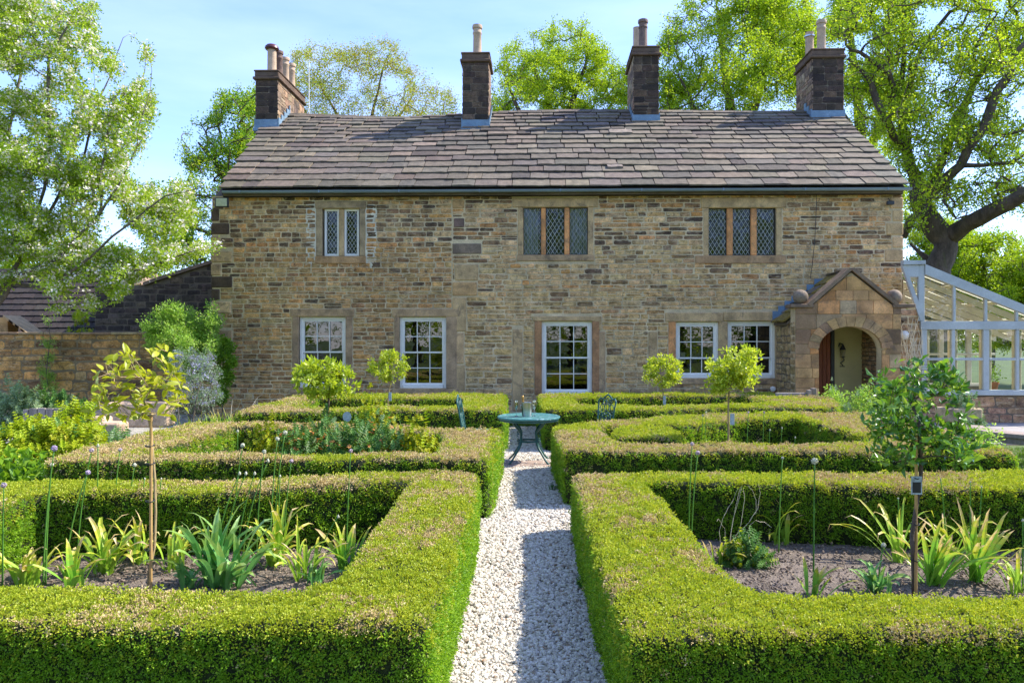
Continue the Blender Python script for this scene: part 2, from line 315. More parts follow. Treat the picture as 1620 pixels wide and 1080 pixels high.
# ---------------------------------------------------------------- leaf clusters scattered over points
def leafquad(mb, p, d, up, ln, wd, t, fold=.25, seg=2):
    """a small pointed leaf: p base, d direction, up rough normal"""
    d = d.normalized(); s_ = d.cross(up); s_ = s_.normalized() if s_.length > 1e-5 else d.orthogonal().normalized(); n_ = s_.cross(d)
    a = p; b_ = p + d*ln*.5 + s_*wd*.5 + n_*fold*wd; c = p + d*ln - n_*ln*.12; e = p + d*ln*.5 - s_*wd*.5 + n_*fold*wd; mid = p + d*ln*.5
    mb.add([a, b_, c, e, mid], [(0, 4, 1), (4, 2, 1), (0, 3, 4), (4, 3, 2)] if seg > 1 else [(0, 1, 2), (0, 2, 3)], (t, t, t))
def rv(): 
    while True:
        v = Vector((random.uniform(-1, 1), random.uniform(-1, 1), random.uniform(-1, 1)))
        if .1 < v.length <= 1: return v
def cluster(name, mat, n, rad, ln, wd, up=.5, seg=1, flat=1.0, petals=None):
    mb = MB()
    for i in range(n):
        v = rv() * rad; v.z *= flat; d = (rv().normalized() + Vector((0, 0, up)) + v/rad*.6); t = random.random()
        leafquad(mb, v, d, rv(), ln*random.uniform(.7, 1.2), wd*random.uniform(.8, 1.2), t, seg=seg)
    mats = [mat]
    if petals:
        mats.append(petals[0])
        for i in range(petals[1]):
            c = rv()*rad; c.z = abs(c.z)*flat; nn = (rv().normalized() + Vector((0, -.2, .9))).normalized(); x = nn.orthogonal().normalized(); y = nn.cross(x); s = petals[2]*random.uniform(.8, 1.2); t = random.random()
            for k in range(5):
                a = k*2*math.pi/5; dd = x*math.cos(a)+y*math.sin(a); ss = nn.cross(dd)
                mb.add([c, c+dd*s*.6+ss*s*.42+nn*s*.12, c+dd*s+nn*s*.25, c+dd*s*.6-ss*s*.42+nn*s*.12], [(0, 1, 2, 3)], (t, t, t), 1)
    me = mb.mesh(name, mats); o = bpy.data.objects.new(name, me); return o
def scatter(name, pts, nrm, scl, pick, temps, parent=None, spin=None, tilt=.5):
    """one object whose points each carry a copy of one of the template meshes (geometry nodes)"""
    pts = np.asarray(pts, dtype=np.float32); N = len(pts); nrm = np.asarray(nrm, dtype=np.float64)
    nrm = nrm + RNG.normal(0, tilt, (N, 3)); nrm /= np.linalg.norm(nrm, axis=1)[:, None] + 1e-9
    r = RNG.normal(0, 1, (N, 3)); t1 = r - nrm*(r*nrm).sum(1)[:, None]; t1 /= np.linalg.norm(t1, axis=1)[:, None]; t2 = np.cross(nrm, t1)
    rx = np.arctan2(t2[:, 2], nrm[:, 2]); ry = -np.arcsin(np.clip(t1[:, 2], -1, 1)); rz = np.arctan2(t1[:, 1], t1[:, 0])
    me = bpy.data.meshes.new(name); me.vertices.add(N); me.vertices.foreach_set('co', pts.ravel())
    a = me.attributes.new('rot', 'FLOAT_VECTOR', 'POINT'); a.data.foreach_set('vector', np.stack([rx, ry, rz], 1).astype(np.float32).ravel())
    a = me.attributes.new('scl', 'FLOAT', 'POINT'); a.data.foreach_set('value', np.asarray(scl, dtype=np.float32))
    a = me.attributes.new('pick', 'INT', 'POINT'); a.data.foreach_set('value', np.asarray(pick, dtype=np.int32))
    o = bpy.data.objects.new(name, me); link(o, parent)
    ng = bpy.data.node_groups.new('scatter', 'GeometryNodeTree'); ng.interface.new_socket('Geometry', in_out='INPUT', socket_type='NodeSocketGeometry'); ng.interface.new_socket('Geometry', in_out='OUTPUT', socket_type='NodeSocketGeometry')
    n, l = ng.nodes, ng.links; gi = n.new('NodeGroupInput'); go = n.new('NodeGroupOutput'); ip = n.new('GeometryNodeInstanceOnPoints'); jn = n.new('GeometryNodeJoinGeometry')
    for t in reversed(temps):
        oi = n.new('GeometryNodeObjectInfo'); oi.inputs['Object'].default_value = t; oi.inputs['As Instance'].default_value = False
        g2 = n.new('GeometryNodeGeometryToInstance'); l.new(oi.outputs['Geometry'], g2.inputs[0]); l.new(g2.outputs[0], jn.inputs[0])
    def na(nm, ty):
        q = n.new('GeometryNodeInputNamedAttribute'); q.data_type = ty; q.inputs['Name'].default_value = nm; return q.outputs['Attribute']
    e = n.new('FunctionNodeEulerToRotation'); l.new(na('rot', 'FLOAT_VECTOR'), e.inputs[0])
    l.new(gi.outputs[0], ip.inputs['Points']); l.new(jn.outputs[0], ip.inputs['Instance']); ip.inputs['Pick Instance'].default_value = True
    l.new(na('pick', 'INT'), ip.inputs['Instance Index']); l.new(e.outputs[0], ip.inputs['Rotation']); l.new(na('scl', 'FLOAT'), ip.inputs['Scale']); l.new(ip.outputs[0], go.inputs[0])
    md = o.modifiers.new('scatter', 'NODES'); md.node_group = ng
    return o
# ---------------------------------------------------------------- ground
def sheet(name, poly, z, mat, kind='structure', sub=0):
    mb = MB(); mb.add([(x, y, z) for x, y in poly], [tuple(range(len(poly)))]); o = mb.build(name, mat); return tag(o, kind=kind)
sheet('ground', [(-400, -300), (400, -300), (400, 700), (-400, 700)], -.012, M['grass_ground'])

PATHP = [(-.62, .5), (.60, .5), (.62, 7.2), (.62, 10.9), (2.2, 10.9), (2.2, 12.3), (.5, 12.3), (.5, 15.75), (-.6, 15.75), (-.6, 12.2), (-1.9, 12.2), (-1.9, 10.6), (-.62, 10.4)]
sheet('gravel_path', PATHP, -.004, M['gravel_bed'])
def pebble(name, mat, s):
    mb = MB(); mb.ball((0, 0, 0), s, 6, 4, (1.15, .8, .62)); v = mb.v; mb.v = [tuple(c*(1+random.uniform(-.16, .16)) for c in p) for p in v]
    return bpy.data.objects.new(name, mb.mesh(name, mat))
pbm = []
for i, c in enumerate([(.62, .56, .46), (.46, .41, .33), (.72, .67, .57), (.36, .27, .19)]):
    m = surf('white_pebble', c, var=.15, scale=60, bump=.1); pbm.append(m)
pebs = [pebble('white_pebble', m, .0125) for m in pbm]
pts = []
while len(pts) < 36000:
    d = 3.3 * (16/3.3) ** (random.random() ** 1.25); x = random.uniform(-.62, .62)
    pts.append((x, d, random.uniform(-.002, .010)))
for i in range(5000): pts.append((random.uniform(-1.9, 2.2), random.uniform(10.6, 12.3), random.uniform(-.002, .008)))
pk = RNG.choice(4, len(pts), p=[.42, .26, .27, .05]); sc = [random.uniform(.6, 1.35) * (p[1]/3.6)**.42 for p in pts]
tag(scatter('gravel', pts, [(0, 0, 1)]*len(pts), sc, pk, pebs, tilt=.4), 'white crushed stone gravel covering the central garden path', 'gravel', kind='stuff')

# ---------------------------------------------------------------- box hedges
def hit(poly, c, a):
    dx, dy = math.cos(a), math.sin(a); best = None
    for i in range(len(poly)):
        x1, y1 = poly[i]; x2, y2 = poly[(i+1) % len(poly)]; ex, ey = x2-x1, y2-y1; den = dx*ey - dy*ex
        if abs(den) < 1e-9: continue
        t = ((x1-c[0])*ey - (y1-c[1])*ex)/den; s_ = ((x1-c[0])*dy - (y1-c[1])*dx)/den
        if t > 0 and -1e-6 <= s_ <= 1+1e-6 and (best is None or t < best): best = t
    return best or .1
def sprig(name, mat, n, rad, ln, wd, seed):
    mb = MB(); random.seed(seed)
    for i in range(n):
        a = random.uniform(0, 6.28); q = rad * math.sqrt(random.random()); h = random.uniform(-.25, 1.0) * rad * .75
        p = Vector((q*math.cos(a), q*math.sin(a), h)); d = Vector((math.cos(a)*.7, math.sin(a)*.7, random.uniform(.1, 1.4))) + rv()*.4
        leafquad(mb, p, d, rv()+Vector((0, 0, 1)), ln*random.uniform(.7, 1.25), wd*random.uniform(.8, 1.2), random.random(), seg=1)
    return bpy.data.objects.new(name, mb.mesh(name, mat))
ST = [sprig('box_sprig', M['l_box_top'], 14, .023, .0145, .0095, 1), sprig('box_sprig', M['l_box_top'], 14, .023, .0145, .0095, 2),
      sprig('box_sprig', M['l_box_side'], 14, .023, .0145, .0095, 3), sprig('box_sprig', M['l_box_side'], 14, .023, .0145, .0095, 4),
      sprig('scorched_sprig', M['l_box_brown'], 15, .022, .013, .008, 5), sprig('scorched_sprig', M['l_box_brown'], 15, .022, .013, .008, 6)]
def hedge(label, group, outer, inner, h, brown, seed, D0=2000, sidebrown=0.02, closed_top=None, brownfn=None):
    """clipped hedge round a bed: outer and inner outline on the ground, height h; > foliage"""
    random.seed(seed)
    if inner: c = (sum(p[0] for p in inner)/len(inner), sum(p[1] for p in inner)/len(inner))
    else: c = (sum(p[0] for p in outer)/len(outer), sum(p[1] for p in outer)/len(outer))
    N = 280; A = []
    cor = sorted(math.atan2(p[1]-c[1], p[0]-c[0]) for p in outer)
    A = [2*math.pi*i/N - math.pi for i in range(N)]
    A = sorted(A + cor)
    N = len(A)
    ro = np.array([hit(outer, c, a) for a in A]); ri = np.array([hit(inner, c, a) for a in A]) if inner else np.full(N, .02)
    O = np.array([(c[0]+r*math.cos(a), c[1]+r*math.sin(a)) for r, a in zip(ro, A)]); I = np.array([(c[0]+r*math.cos(a), c[1]+r*math.sin(a)) for r, a in zip(ri, A)])
    for _ in range(2):
        O = (np.roll(O, 1, 0) + 2*O + np.roll(O, -1, 0))/4; I = (np.roll(I, 1, 0) + 2*I + np.roll(I, -1, 0))/4 if inner else I
    prof = [(0, 0), (-.01, .12*h), (-.012, .35*h), (-.01, .6*h), (0.002, .82*h), (.004, .95*h), (.022, h-.008), (.075, h)] 
    prof += [(t, h+.006*math.sin(3*t)) for t in (.3, .5, .7)]
    k = len(prof)
    V = []; n_pr = 2*8+3
    for i in range(N):
        o, q = O[i], I[i]; wv = q-o; wl_ = max(np.linalg.norm(wv), 1e-3); dr = wv/wl_
        def pt(m_, z): return (o[0]+dr[0]*m_, o[1]+dr[1]*m_, z)
        for (e, z) in prof[:8]: V.append(pt(min(e, wl_*.45), z))
        for t in (.3, .5, .7): V.append(pt(wl_*t, h))
        for (e, z) in prof[:8][::-1]: V.append(pt(wl_-min(e, wl_*.45), z))
    W = []
    for x, y, z in V:
        q = noise.noise_vector(Vector((x*1.3, y*1.3, z*1.3+seed)))*.035 + noise.noise_vector(Vector((x*6, y*6, z*6)))*.012
        W.append((x+q.x, y+q.y, max(z + (q.z if z > .3*h else 0), -.01)))
    fs = [(i*n_pr+j, ((i+1) % N)*n_pr+j, ((i+1) % N)*n_pr+j+1, i*n_pr+j+1) for i in range(N) for j in range(n_pr-1)]
    mb = MB(); mb.add(W, fs); ho = mb.build('box_hedge', M['twig'], smooth=True); tag(ho, label, 'hedge', group)
    me = ho.data; vv = np.array(W); tri = np.array([(f[0], f[1], f[2]) for f in fs] + [(f[0], f[2], f[3]) for f in fs])
    a, b, cc = vv[tri[:, 0]], vv[tri[:, 1]], vv[tri[:, 2]]; cr = np.cross(b-a, cc-a); ar = np.linalg.norm(cr, axis=1)/2; nn = cr/(2*ar[:, None]+1e-12)
    # outward normals: top faces must point up
    if nn[np.argmax(np.abs(nn[:, 2]))][2] < 0: nn = -nn
    cen = (a+b+cc)/3; d = np.maximum(cen[:, 1], 2.5)
    infr = np.abs(cen[:, 0]) < d*.80+.5; dens = D0*(4.5/d)**1.25*np.where(infr, 1, .22)*np.where(cen[:, 2] < .12, .7, 1)
    view = np.stack([-cen[:, 0], -cen[:, 1], EYE-cen[:, 2]], 1); facing = (view*nn).sum(1) > -.15*np.linalg.norm(view, axis=1); dens = dens*np.where(facing, 1, .3)
    num = RNG.poisson(ar*dens); ti = np.repeat(np.arange(len(tri)), num); r1 = np.sqrt(RNG.random(len(ti))); r2 = RNG.random(len(ti))
    p = a[ti]*(1-r1)[:, None] + b[ti]*(r1*(1-r2))[:, None] + cc[ti]*(r1*r2)[:, None]; n_ = nn[ti].copy(); dd = np.maximum(p[:, 1], 2.5)
    top = p[:, 2] > h-.032
    nv = np.array([noise.fractal(Vector((q[0]*1.1+seed, q[1]*1.1, 0)), .9, 2.1, 4) for q in p]); fine = np.array([noise.noise(Vector((q[0]*7, q[1]*7, q[2]*7+seed))) for q in p])
    bt = np.clip(brown + 1.5*nv + .35*fine, 0, .9)
    if brownfn: bt = np.clip(np.array([brownfn(q[0], q[1]) for q in p])*(.70 if h < .6 else .95) + 1.0*nv + .3*fine, 0, .85)
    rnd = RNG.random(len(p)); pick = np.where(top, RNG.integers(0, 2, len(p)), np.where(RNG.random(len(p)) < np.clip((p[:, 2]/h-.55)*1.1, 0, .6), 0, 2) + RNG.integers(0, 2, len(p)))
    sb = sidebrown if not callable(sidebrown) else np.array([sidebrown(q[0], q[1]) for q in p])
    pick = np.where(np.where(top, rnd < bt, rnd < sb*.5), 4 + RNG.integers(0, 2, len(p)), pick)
    scl = (dd/4.5)**.5 * RNG.uniform(.8, 1.25, len(p)); p = p + n_*RNG.uniform(-.012, .012, (len(p), 1)); n_[:, 2] += .35
    # stray shoots a little longer than the clipped surface
    stray = RNG.random(len(p)) < .05; p[stray] += n_[stray]*.014
    fo = scatter('foliage', p, n_, scl, pick, ST, ho, tilt=.42); fo['kind'] = 'stuff'
    return len(p)
HG = 'clipped box hedges framing the garden beds'
cnt = 0
# near pair
cnt += hedge('low box hedge nearest the camera, ringing the bed of yellowing alliums and leeks', HG,
  [(-.47, 3.47), (-.47, 5.4), (-.50, 7.42), (-.72, 7.55), (-1.10, 7.42), (-1.6, 7.28), (-2.3, 7.10), (-3.1, 6.98), (-4.95, 6.95), (-4.95, 3.5)],
  [(-1.22, 3.98), (-1.08, 4.15), (-1.05, 4.7), (-1.07, 5.3), (-1.09, 6.3), (-1.08, 6.95), (-1.5, 6.85), (-2.3, 6.6), (-3.0, 6.42), (-4.3, 6.4), (-4.25, 4.0)], .55, .42, 3, sidebrown=.02,
  brownfn=lambda x, y: (.62 if (y > 5.0 and x > -1.2) else .22) + (.15 if y > 6.3 else 0) + (.12 if x < -1.6 and y < 4.2 else 0) - (.3 if x > -.62 and y < 6.4 else 0))
cnt += hedge('low box hedge nearest the camera, ringing the bare bed of the glossy sapling', HG,
  [(.475, 3.36), (.47, 5.2), (.47, 7.20), (.62, 7.32), (1.3, 7.42), (2.2, 7.5), (3.4, 7.25), (5.9, 7.5), (5.9, 3.38)],
  [(1.42, 3.87), (1.21, 3.99), (1.16, 4.5), (1.14, 5.4), (1.10, 6.4), (1.12, 6.98), (2.0, 6.9), (3.2, 6.68), (5.2, 6.5), (5.2, 3.9)], .55, .30, 8, sidebrown=.02,
  brownfn=lambda x, y: .26 + (.3 if y > 6.95 else 0) + (.28 if (abs(x-.85) < .18 and abs(y-5.2) < .3) else 0) - (.2 if y < 4.2 and x < 1.5 else 0))
# middle pair
cnt += hedge('brown topped box hedge in the middle left, ringing the orange flower bed', HG,
  [(-.42, 7.78), (-.36, 10.15), (-1.2, 10.35), (-2.6, 10.9), (-5.15, 11.2), (-5.13, 7.7), (-2.5, 7.72)],
  [(-1.0, 8.15), (-1.06, 9.5), (-1.15, 9.85), (-2.6, 10.3), (-4.2, 10.6), (-4.35, 8.1), (-2.5, 8.05)], .63, .75, 14, D0=1750, sidebrown=lambda x, y: .05 + (.16 if x < -3 else 0),
  brownfn=lambda x, y: .95 if x < -.5 else .25)
cnt += hedge('box hedge in the middle right whose left arm grows a rounded tongue', HG,
  [(.46, 8.35), (.40, 10.65), (1.2, 11.2), (2.2, 11.9), (3.2, 12.4), (6.0, 12.45), (5.55, 8.2), (2.5, 8.30)],
  [(1.12, 8.85), (.98, 10.1), (1.15, 10.55), (2.3, 10.75), (3.4, 11.6), (4.4, 11.7), (4.42, 8.85)], .63, .62, 21, D0=1750, sidebrown=.03,
  brownfn=lambda x, y: .88 if (y < 9.2 or (x < 1.1 and y < 10.2) or (x > 4.5)) else .25)
tx = [G(px, py, .6) for px, py in ((968, 690), (980, 680), (1020, 677.5), (1060, 681), (1082, 688), (1070, 693), (1020, 695), (985, 694))]
cnt += hedge('rounded low box mound inside the middle right hedge', None, tx[::-1], None, .60, .05, 22, D0=1750, sidebrown=.0, brownfn=lambda x, y: -.2)
# far pair
cnt += hedge('bright green box hedge before the house, left of the garden table', HG,
  [(-.40, 12.35), (-.45, 15.75), (-2.6, 15.75), (-4.75, 15.5), (-4.86, 14.9), (-4.78, 11.9), (-2.2, 12.25)],
  [(-1.12, 13.05), (-1.2, 14.55), (-4.2, 14.65), (-4.15, 12.6), (-2.4, 12.8)], .70, .35, 31, D0=1750, sidebrown=.02,
  brownfn=lambda x, y: .85 if x < -3.9 else .15)
cnt += hedge('bright green box hedge before the house, right of the garden table', HG,
  [(.33, 12.45), (.27, 15.6), (3.0, 16.1), (5.3, 16.0), (6.3, 14.9), (5.45, 12.7), (3.6, 12.7), (2.2, 12.3)],
  [(.95, 13.2), (.95, 14.9), (3.0, 15.2), (4.6, 15.2), (4.6, 13.5), (2.8, 13.1)], .70, .10, 37, D0=1750, sidebrown=.02,
  brownfn=lambda x, y: .05 + (.5 if x > 4.2 else 0))
print('hedge sprigs', cnt)

# ---------------------------------------------------------------- beds
for nm, poly in (('soil', [(-4.5, 3.8), (-.8, 3.8), (-.8, 7.2), (-4.5, 7.0)]), ('soil', [(.9, 3.7), (5.4, 3.7), (5.4, 7.1), (.9, 7.1)]),
                 ('soil', [(-4.6, 7.9), (-.8, 7.9), (-.8, 10.5), (-4.6, 10.9)]), ('soil', [(.8, 8.6), (4.8, 8.6), (4.8, 12.0), (.8, 11.0)]),
                 ('soil', [(-4.5, 12.3), (-.8, 12.6), (-.8, 15.2), (-4.5, 15.2)]), ('soil', [(.7, 12.8), (5.2, 12.8), (5.2, 15.5), (.7, 15.5)])):
    mb = MB(); nx, ny = 40, 30; (x0, y0), (x1, _), (_, y1) = poly[0], poly[1], poly[2]
    vs = []
    for j in range(ny+1):
        for i in range(nx+1):
            x = x0+(x1-x0)*i/nx; y = y0+(y1-y0)*j/ny; vs.append((x, y, .012+.022*noise.fractal(Vector((x*3, y*3, 0)), .8, 2, 3)))
    mb.add(vs, [(j*(nx+1)+i, j*(nx+1)+i+1, (j+1)*(nx+1)+i+1, (j+1)*(nx+1)+i) for j in range(ny) for i in range(nx)]); tag(mb.build(nm, M['soil'], smooth=True), kind='structure')
crumbs = [pebble('crumb', M['clod'], .010), pebble('crumb', M['clod'], .007), pebble('chip', M['chip'], .008)]
pts = [(random.uniform(-4.4, -.9), 3.85+3.2*random.random()**1.2, random.uniform(.01, .03)) for _ in range(9000)] + [(random.uniform(1.0, 5.2), 3.8+3.2*random.random()**1.2, random.uniform(.01, .03)) for _ in range(11000)]
tag(scatter('soil_crumbs', pts, [(0, 0, 1)]*len(pts), RNG.uniform(.5, 1.6, len(pts)), RNG.choice(3, len(pts), p=[.4, .35, .25]), crumbs, tilt=.8), 'loose crumbs of soil and bark chips strewn over the front beds', 'soil crumbs', kind='stuff')
# ---------------------------------------------------------------- stone laying
def unit_stone(seed, irr=.06):
    """stone of unit width and height, 1 m deep at y=1; front face towards -y, chipped outline"""
    random.seed(seed); j = lambda s: random.uniform(-s, s)
    rim = [(-.5, -.34), (-.42, -.5), (.42, -.5), (.5, -.34), (.5, .34), (.42, .5), (-.42, .5), (-.5, .34)]
    rim = [(x+j(.025), z+j(irr)) for x, z in rim]
    fr = [(x*.91+j(.02), -.28+j(.3), z*.80+j(irr*.7)) for x, z in rim]
    mb = MB(); vs = fr + [(x, .10, z) for x, z in rim] + [(x, 1, z) for x, z in rim] + [(0, -.40+j(.3), j(.1))]
    fs = [(i, (i+1) % 8, 24) for i in range(8)] + [(8+i, 8+(i+1) % 8, (i+1) % 8, i) for i in range(8)] + [(16+i, 16+(i+1) % 8, 8+(i+1) % 8, 8+i) for i in range(8)]
    mb.add(vs, fs); return mb
UST = [unit_stone(s) for s in range(10)]; UROUGH = [unit_stone(50+s, .13) for s in range(8)]
UME = {}
def ume(k, rough, mat):
    key = (k, rough, mat.name)
    if key not in UME:
        src = (UROUGH if rough else UST)[k]; UME[key] = src.mesh('stone', mat)
    return UME[key]
def lay(parent, stones, name='stone', mats=('stone_o', 'stone_a'), limit=300, rough=False, relief=.022, depth=.10, frame=None):
    """stones: list of (u, z, w, width, height, colour, rot); the largest become parts, the rest one part of kind stuff"""
    stones = sorted(stones, key=lambda s: -s[3]*s[4]); n = len(UROUGH if rough else UST)
    for u, z, w, sw, sh, c, rt in stones[:limit]:
        rl = relief*random.uniform(.55, 1.5)
        M4 = Matrix.Translation((u, w, z)) @ Matrix.Rotation(rt, 4, 'Y') @ Matrix.Diagonal((sw, rl, sh, 1))
        if frame is not None: M4 = frame @ M4
        o = bpy.data.objects.new(name, ume(random.randrange(n), rough, M[mats[0]])); o.color = (*c, 1); COL.objects.link(o); o.parent = parent; o.matrix_local = M4
    if len(stones) > limit:
        mb = MB()
        for u, z, w, sw, sh, c, rt in stones[limit:]:
            rl = relief*random.uniform(.55, 1.5); M4 = Matrix.Translation((u, w, z)) @ Matrix.Rotation(rt, 4, 'Y') @ Matrix.Diagonal((sw, rl, sh, 1))
            if frame is not None: M4 = frame @ M4
            s = random.choice(UROUGH if rough else UST); mb.add([M4 @ Vector(v) for v in s.v], s.f, c)
        o = mb.build(name + '_rest', M[mats[1]], parent); o['kind'] = 'stuff'
def courses(u0, u1, z0, z1, hmin, hmax, wmin, wmax, blocked, colf, wav=.018, w=0.0, gap=.014, shape=None):
    out = []; z = z0
    while z < z1 - .03:
        h = min(random.uniform(hmin, hmax), z1 - z)
        if z1 - z - h < hmin*.6: h = z1 - z
        iv = [(u0, u1)]
        if shape: iv = shape(z + h/2, iv)
        for (a, b, c, d) in blocked:
            ov = min(z+h, d) - max(z, c)
            if ov > .28*h:
                nv = []
                for (p, q) in iv:
                    if b <= p or a >= q: nv.append((p, q)); continue
                    if a > p: nv.append((p, a))
                    if b < q: nv.append((b, q))
                iv = nv
        for (p, q) in iv:
            u = p
            while u < q - .02:
                ww = random.uniform(wmin, wmax) * (1.35 if random.random() < .12 else 1)
                if q - u - ww < wmin*.8: ww = q - u
                if ww > wmax*1.6: ww = (q-u)/2
                dz = wav*(noise.noise(Vector((u*.7, z*1.1, 3.3))) + .4*noise.noise(Vector((u*2.3, z*3, 1.3))))
                hh = h - gap
                if ww > .12 and random.random() < .08 and h > .1:        # a stone split into two thin ones
                    out.append((u+ww/2, z+h*.27+dz, w, ww-gap, hh*.46, colf(u+ww/2, z), 0)); out.append((u+ww/2, z+h*.77+dz, w, ww-gap, hh*.44, colf(u+ww/2, z), 0))
                else: out.append((u+ww/2, z+h/2+dz, w, ww-gap, hh, colf(u+ww/2, z+h/2), random.uniform(-.012, .012)))
                u += ww
        z += h
    return out
def mixp(opts):
    r = random.random()*sum(o[0] for o in opts)
    for p, c in opts:
        r -= p
        if r <= 0: k = random.uniform(.78, 1.22); return tuple(x*k*random.uniform(.95, 1.05) for x in c)
    return opts[-1][1]
BUFF, PALE, DARK, BLACK, ORNG, GREY, OLIV = (.42, .30, .16), (.52, .40, .25), (.18, .13, .085), (.085, .065, .052), (.42, .245, .105), (.38, .30, .19), (.34, .26, .13)

# ---------------------------------------------------------------- the house
house = empty('stone_house', (HP0.x, HP0.y, 0), TH, 'long two storey stone farmhouse with stone slate roof and four chimneys', 'house')
UL, _ = hp(335, 400); UR, _ = hp(1428, 400); ZE = 5.36
def prect(x0, y0, x1, y1, w=0.0):
    a, zt = hp(x0, (y0+y1)/2, w)[0], hp((x0+x1)/2, y0, w)[1]; b, zb = hp(x1, (y0+y1)/2, w)[0], hp((x0+x1)/2, y1, w)[1]
    return a, b, zb, zt
sash = [prect(473, 501, 547, 613), prect(632, 501, 706, 614), prect(857, 508, 937, 624), prect(1069, 509, 1137, 598), prect(1151, 508, 1227, 598)]
case_ = [prect(510, 330, 569, 405), prect(828, 328, 930, 403), prect(1121, 329, 1228, 404)]
# front wall backing with openings
def wallgrid(name, u0, u1, z0, z1, holes, thick, mat, parent, w=0.0):
    us = sorted({u0, u1} | {h[0] for h in holes} | {h[1] for h in holes}); zs = sorted({z0, z1} | {h[2] for h in holes} | {h[3] for h in holes}); mb = MB()
    def ins(u, z): return any(h[0] < u < h[1] and h[2] < z < h[3] for h in holes)
    for i in range(len(us)-1):
        for j in range(len(zs)-1):
            if ins((us[i]+us[i+1])/2, (zs[j]+zs[j+1])/2): continue
            for y, flip in ((w, 0), (w+thick, 1)):
                q = [(us[i], y, zs[j]), (us[i+1], y, zs[j]), (us[i+1], y, zs[j+1]), (us[i], y, zs[j+1])]; mb.add(q, [(0, 1, 2, 3) if not flip else (3, 2, 1, 0)])
    for a, b, c, d in holes:
        for q in ([(a, w, c), (a, w+thick, c), (a, w+thick, d), (a, w, d)], [(b, w, d), (b, w+thick, d), (b, w+thick, c), (b, w, c)], [(a, w, d), (a, w+thick, d), (b, w+thick, d), (b, w, d)], [(a, w, c), (b, w, c), (b, w+thick, c), (a, w+thick, c)]):
            mb.add(q, [(0, 1, 2, 3)])
    return mb.build(name, mat, parent)
holes = sash + case_
fw = wallgrid('front_wall', UL+.01, UR-.01, -.1, ZE, holes, .45, M['mortar'], house)
mb = MB(); mb.box((UL+.005, .452, -.1), (UL+.40, 8.3, ZE)); mb.box((UR-.40, .452, -.1), (UR-.005, 8.3, ZE)); mb.box((UL+.41, 8.0, -.1), (UR-.41, 8.3, ZE))
um = (UL+UR)/2
for ux, s_ in ((UL, 1), (UR, -1)):                                # gable triangles
    mb.add([(ux+.01*s_, .1, ZE), (ux+.01*s_, 8.2, ZE), (ux+.01*s_, 4.15, 8.36), (ux+.38*s_, .1, ZE), (ux+.38*s_, 8.2, ZE), (ux+.38*s_, 4.15, 8.36)], [(0, 1, 2), (3, 5, 4), (0, 2, 5, 3), (1, 4, 5, 2)])
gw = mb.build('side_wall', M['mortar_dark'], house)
mb = MB(); mb.box((UL+.42, .46, 2.62), (UR-.42, 7.9, 2.74)); mb.box((UL+.42, .46, -.05), (UR-.42, 7.9, .12)); mb.box((UL+.42, 3.4, .13), (UR-.42, 3.5, 5.3)); mb.build('inner_floor', M['dark_in'], house)

# surrounds: (u0,u1,z0,z1) blocks of dressed stone as parts of each window
SUR = []
def dressed(parent, name, u0, u1, z0, z1, col, w0=-.028, w1=.16, r=.012):
    mb = MB(); mb.bbox((u0, w0, z0), (u1, w1, z1), r); o = mb.build(name, M['dress_o'], parent); o.color = (*col, 1); SUR.append((u0, u1, z0, z1)); return o
GB, GBR, OB = (.44, .35, .21), (.38, .295, .19), (.58, .31, .14)
def sash_window(r, cols, rows, px, sur, lab=None):
    a, b, z0, z1 = r; fwid = .075
    mb = MB()
    for (u0, u1, y0, y1) in ((a, a+fwid, z0, z1), (b-fwid, b, z0, z1), (a+fwid, b-fwid, z1-fwid, z1)): mb.bbox((u0, .06, y0), (u1, .16, y1), .006)
    mb.bbox((a+fwid, .03, z0), (b-fwid, .17, z0+.085), .006)
    wi = mb.build('window', M['white_paint'], house)
    if lab: wi['label'] = lab
    ia, ib, iz0, iz1 = a+fwid, b-fwid, z0+.085, z1-fwid; mid = iz0+(iz1-iz0)*(.5 if rows % 2 == 0 else 1/3)
    for k, (s0, s1, yy) in enumerate(((iz0, mid+.02, .135), (mid-.02, iz1, .095))):
        nr = (rows//2 if rows % 2 == 0 else (1 if k == 0 else 2)); sb = MB(); st = .036
        sb.box((ia, yy-.02, s0), (ia+st, yy+.02, s1)); sb.box((ib-st, yy-.02, s0), (ib, yy+.02, s1)); sb.box((ia+st, yy-.02, s0), (ib-st, yy+.02, s0+st)); sb.box((ia+st, yy-.02, s1-st), (ib-st, yy+.02, s1))
        ga, gb, g0, g1 = ia+st, ib-st, s0+st, s1-st; sb.build('sash', M['white_paint'], wi)
        cw, ch = (gb-ga)/cols, (g1-g0)/nr; bw = .018
        for i in range(1, cols):
            q = MB(); q.box((ga+i*cw-bw/2, yy-.016, g0), (ga+i*cw+bw/2, yy+.010, g1)); q.build('glazing_bar', M['white_paint'], wi)
        for j in range(1, nr):
            for i in range(cols):
                q = MB(); q.box((ga+i*cw+bw/2, yy-.014, g0+j*ch-bw/2), (ga+(i+1)*cw-bw/2, yy+.008, g0+j*ch+bw/2)); q.build('glazing_bar', M['white_paint'], wi)
        for i in range(cols):
            for j in range(nr):
                q = MB(); tx_, tz_ = random.uniform(-.0005, .0005), random.uniform(-.0007, .0007); y = yy+.012
                q.add([(ga+i*cw, y-tx_-tz_, g0+j*ch), (ga+(i+1)*cw, y+tx_-tz_, g0+j*ch), (ga+(i+1)*cw, y+tx_+tz_, g0+(j+1)*ch), (ga+i*cw, y-tx_+tz_, g0+(j+1)*ch)], [(0, 1, 2, 3)]); q.build('pane', M['glass'], wi)
    for nm, u0, u1, y0, y1, c in sur: dressed(wi, nm, u0, u1, y0, y1, c)
    return wi
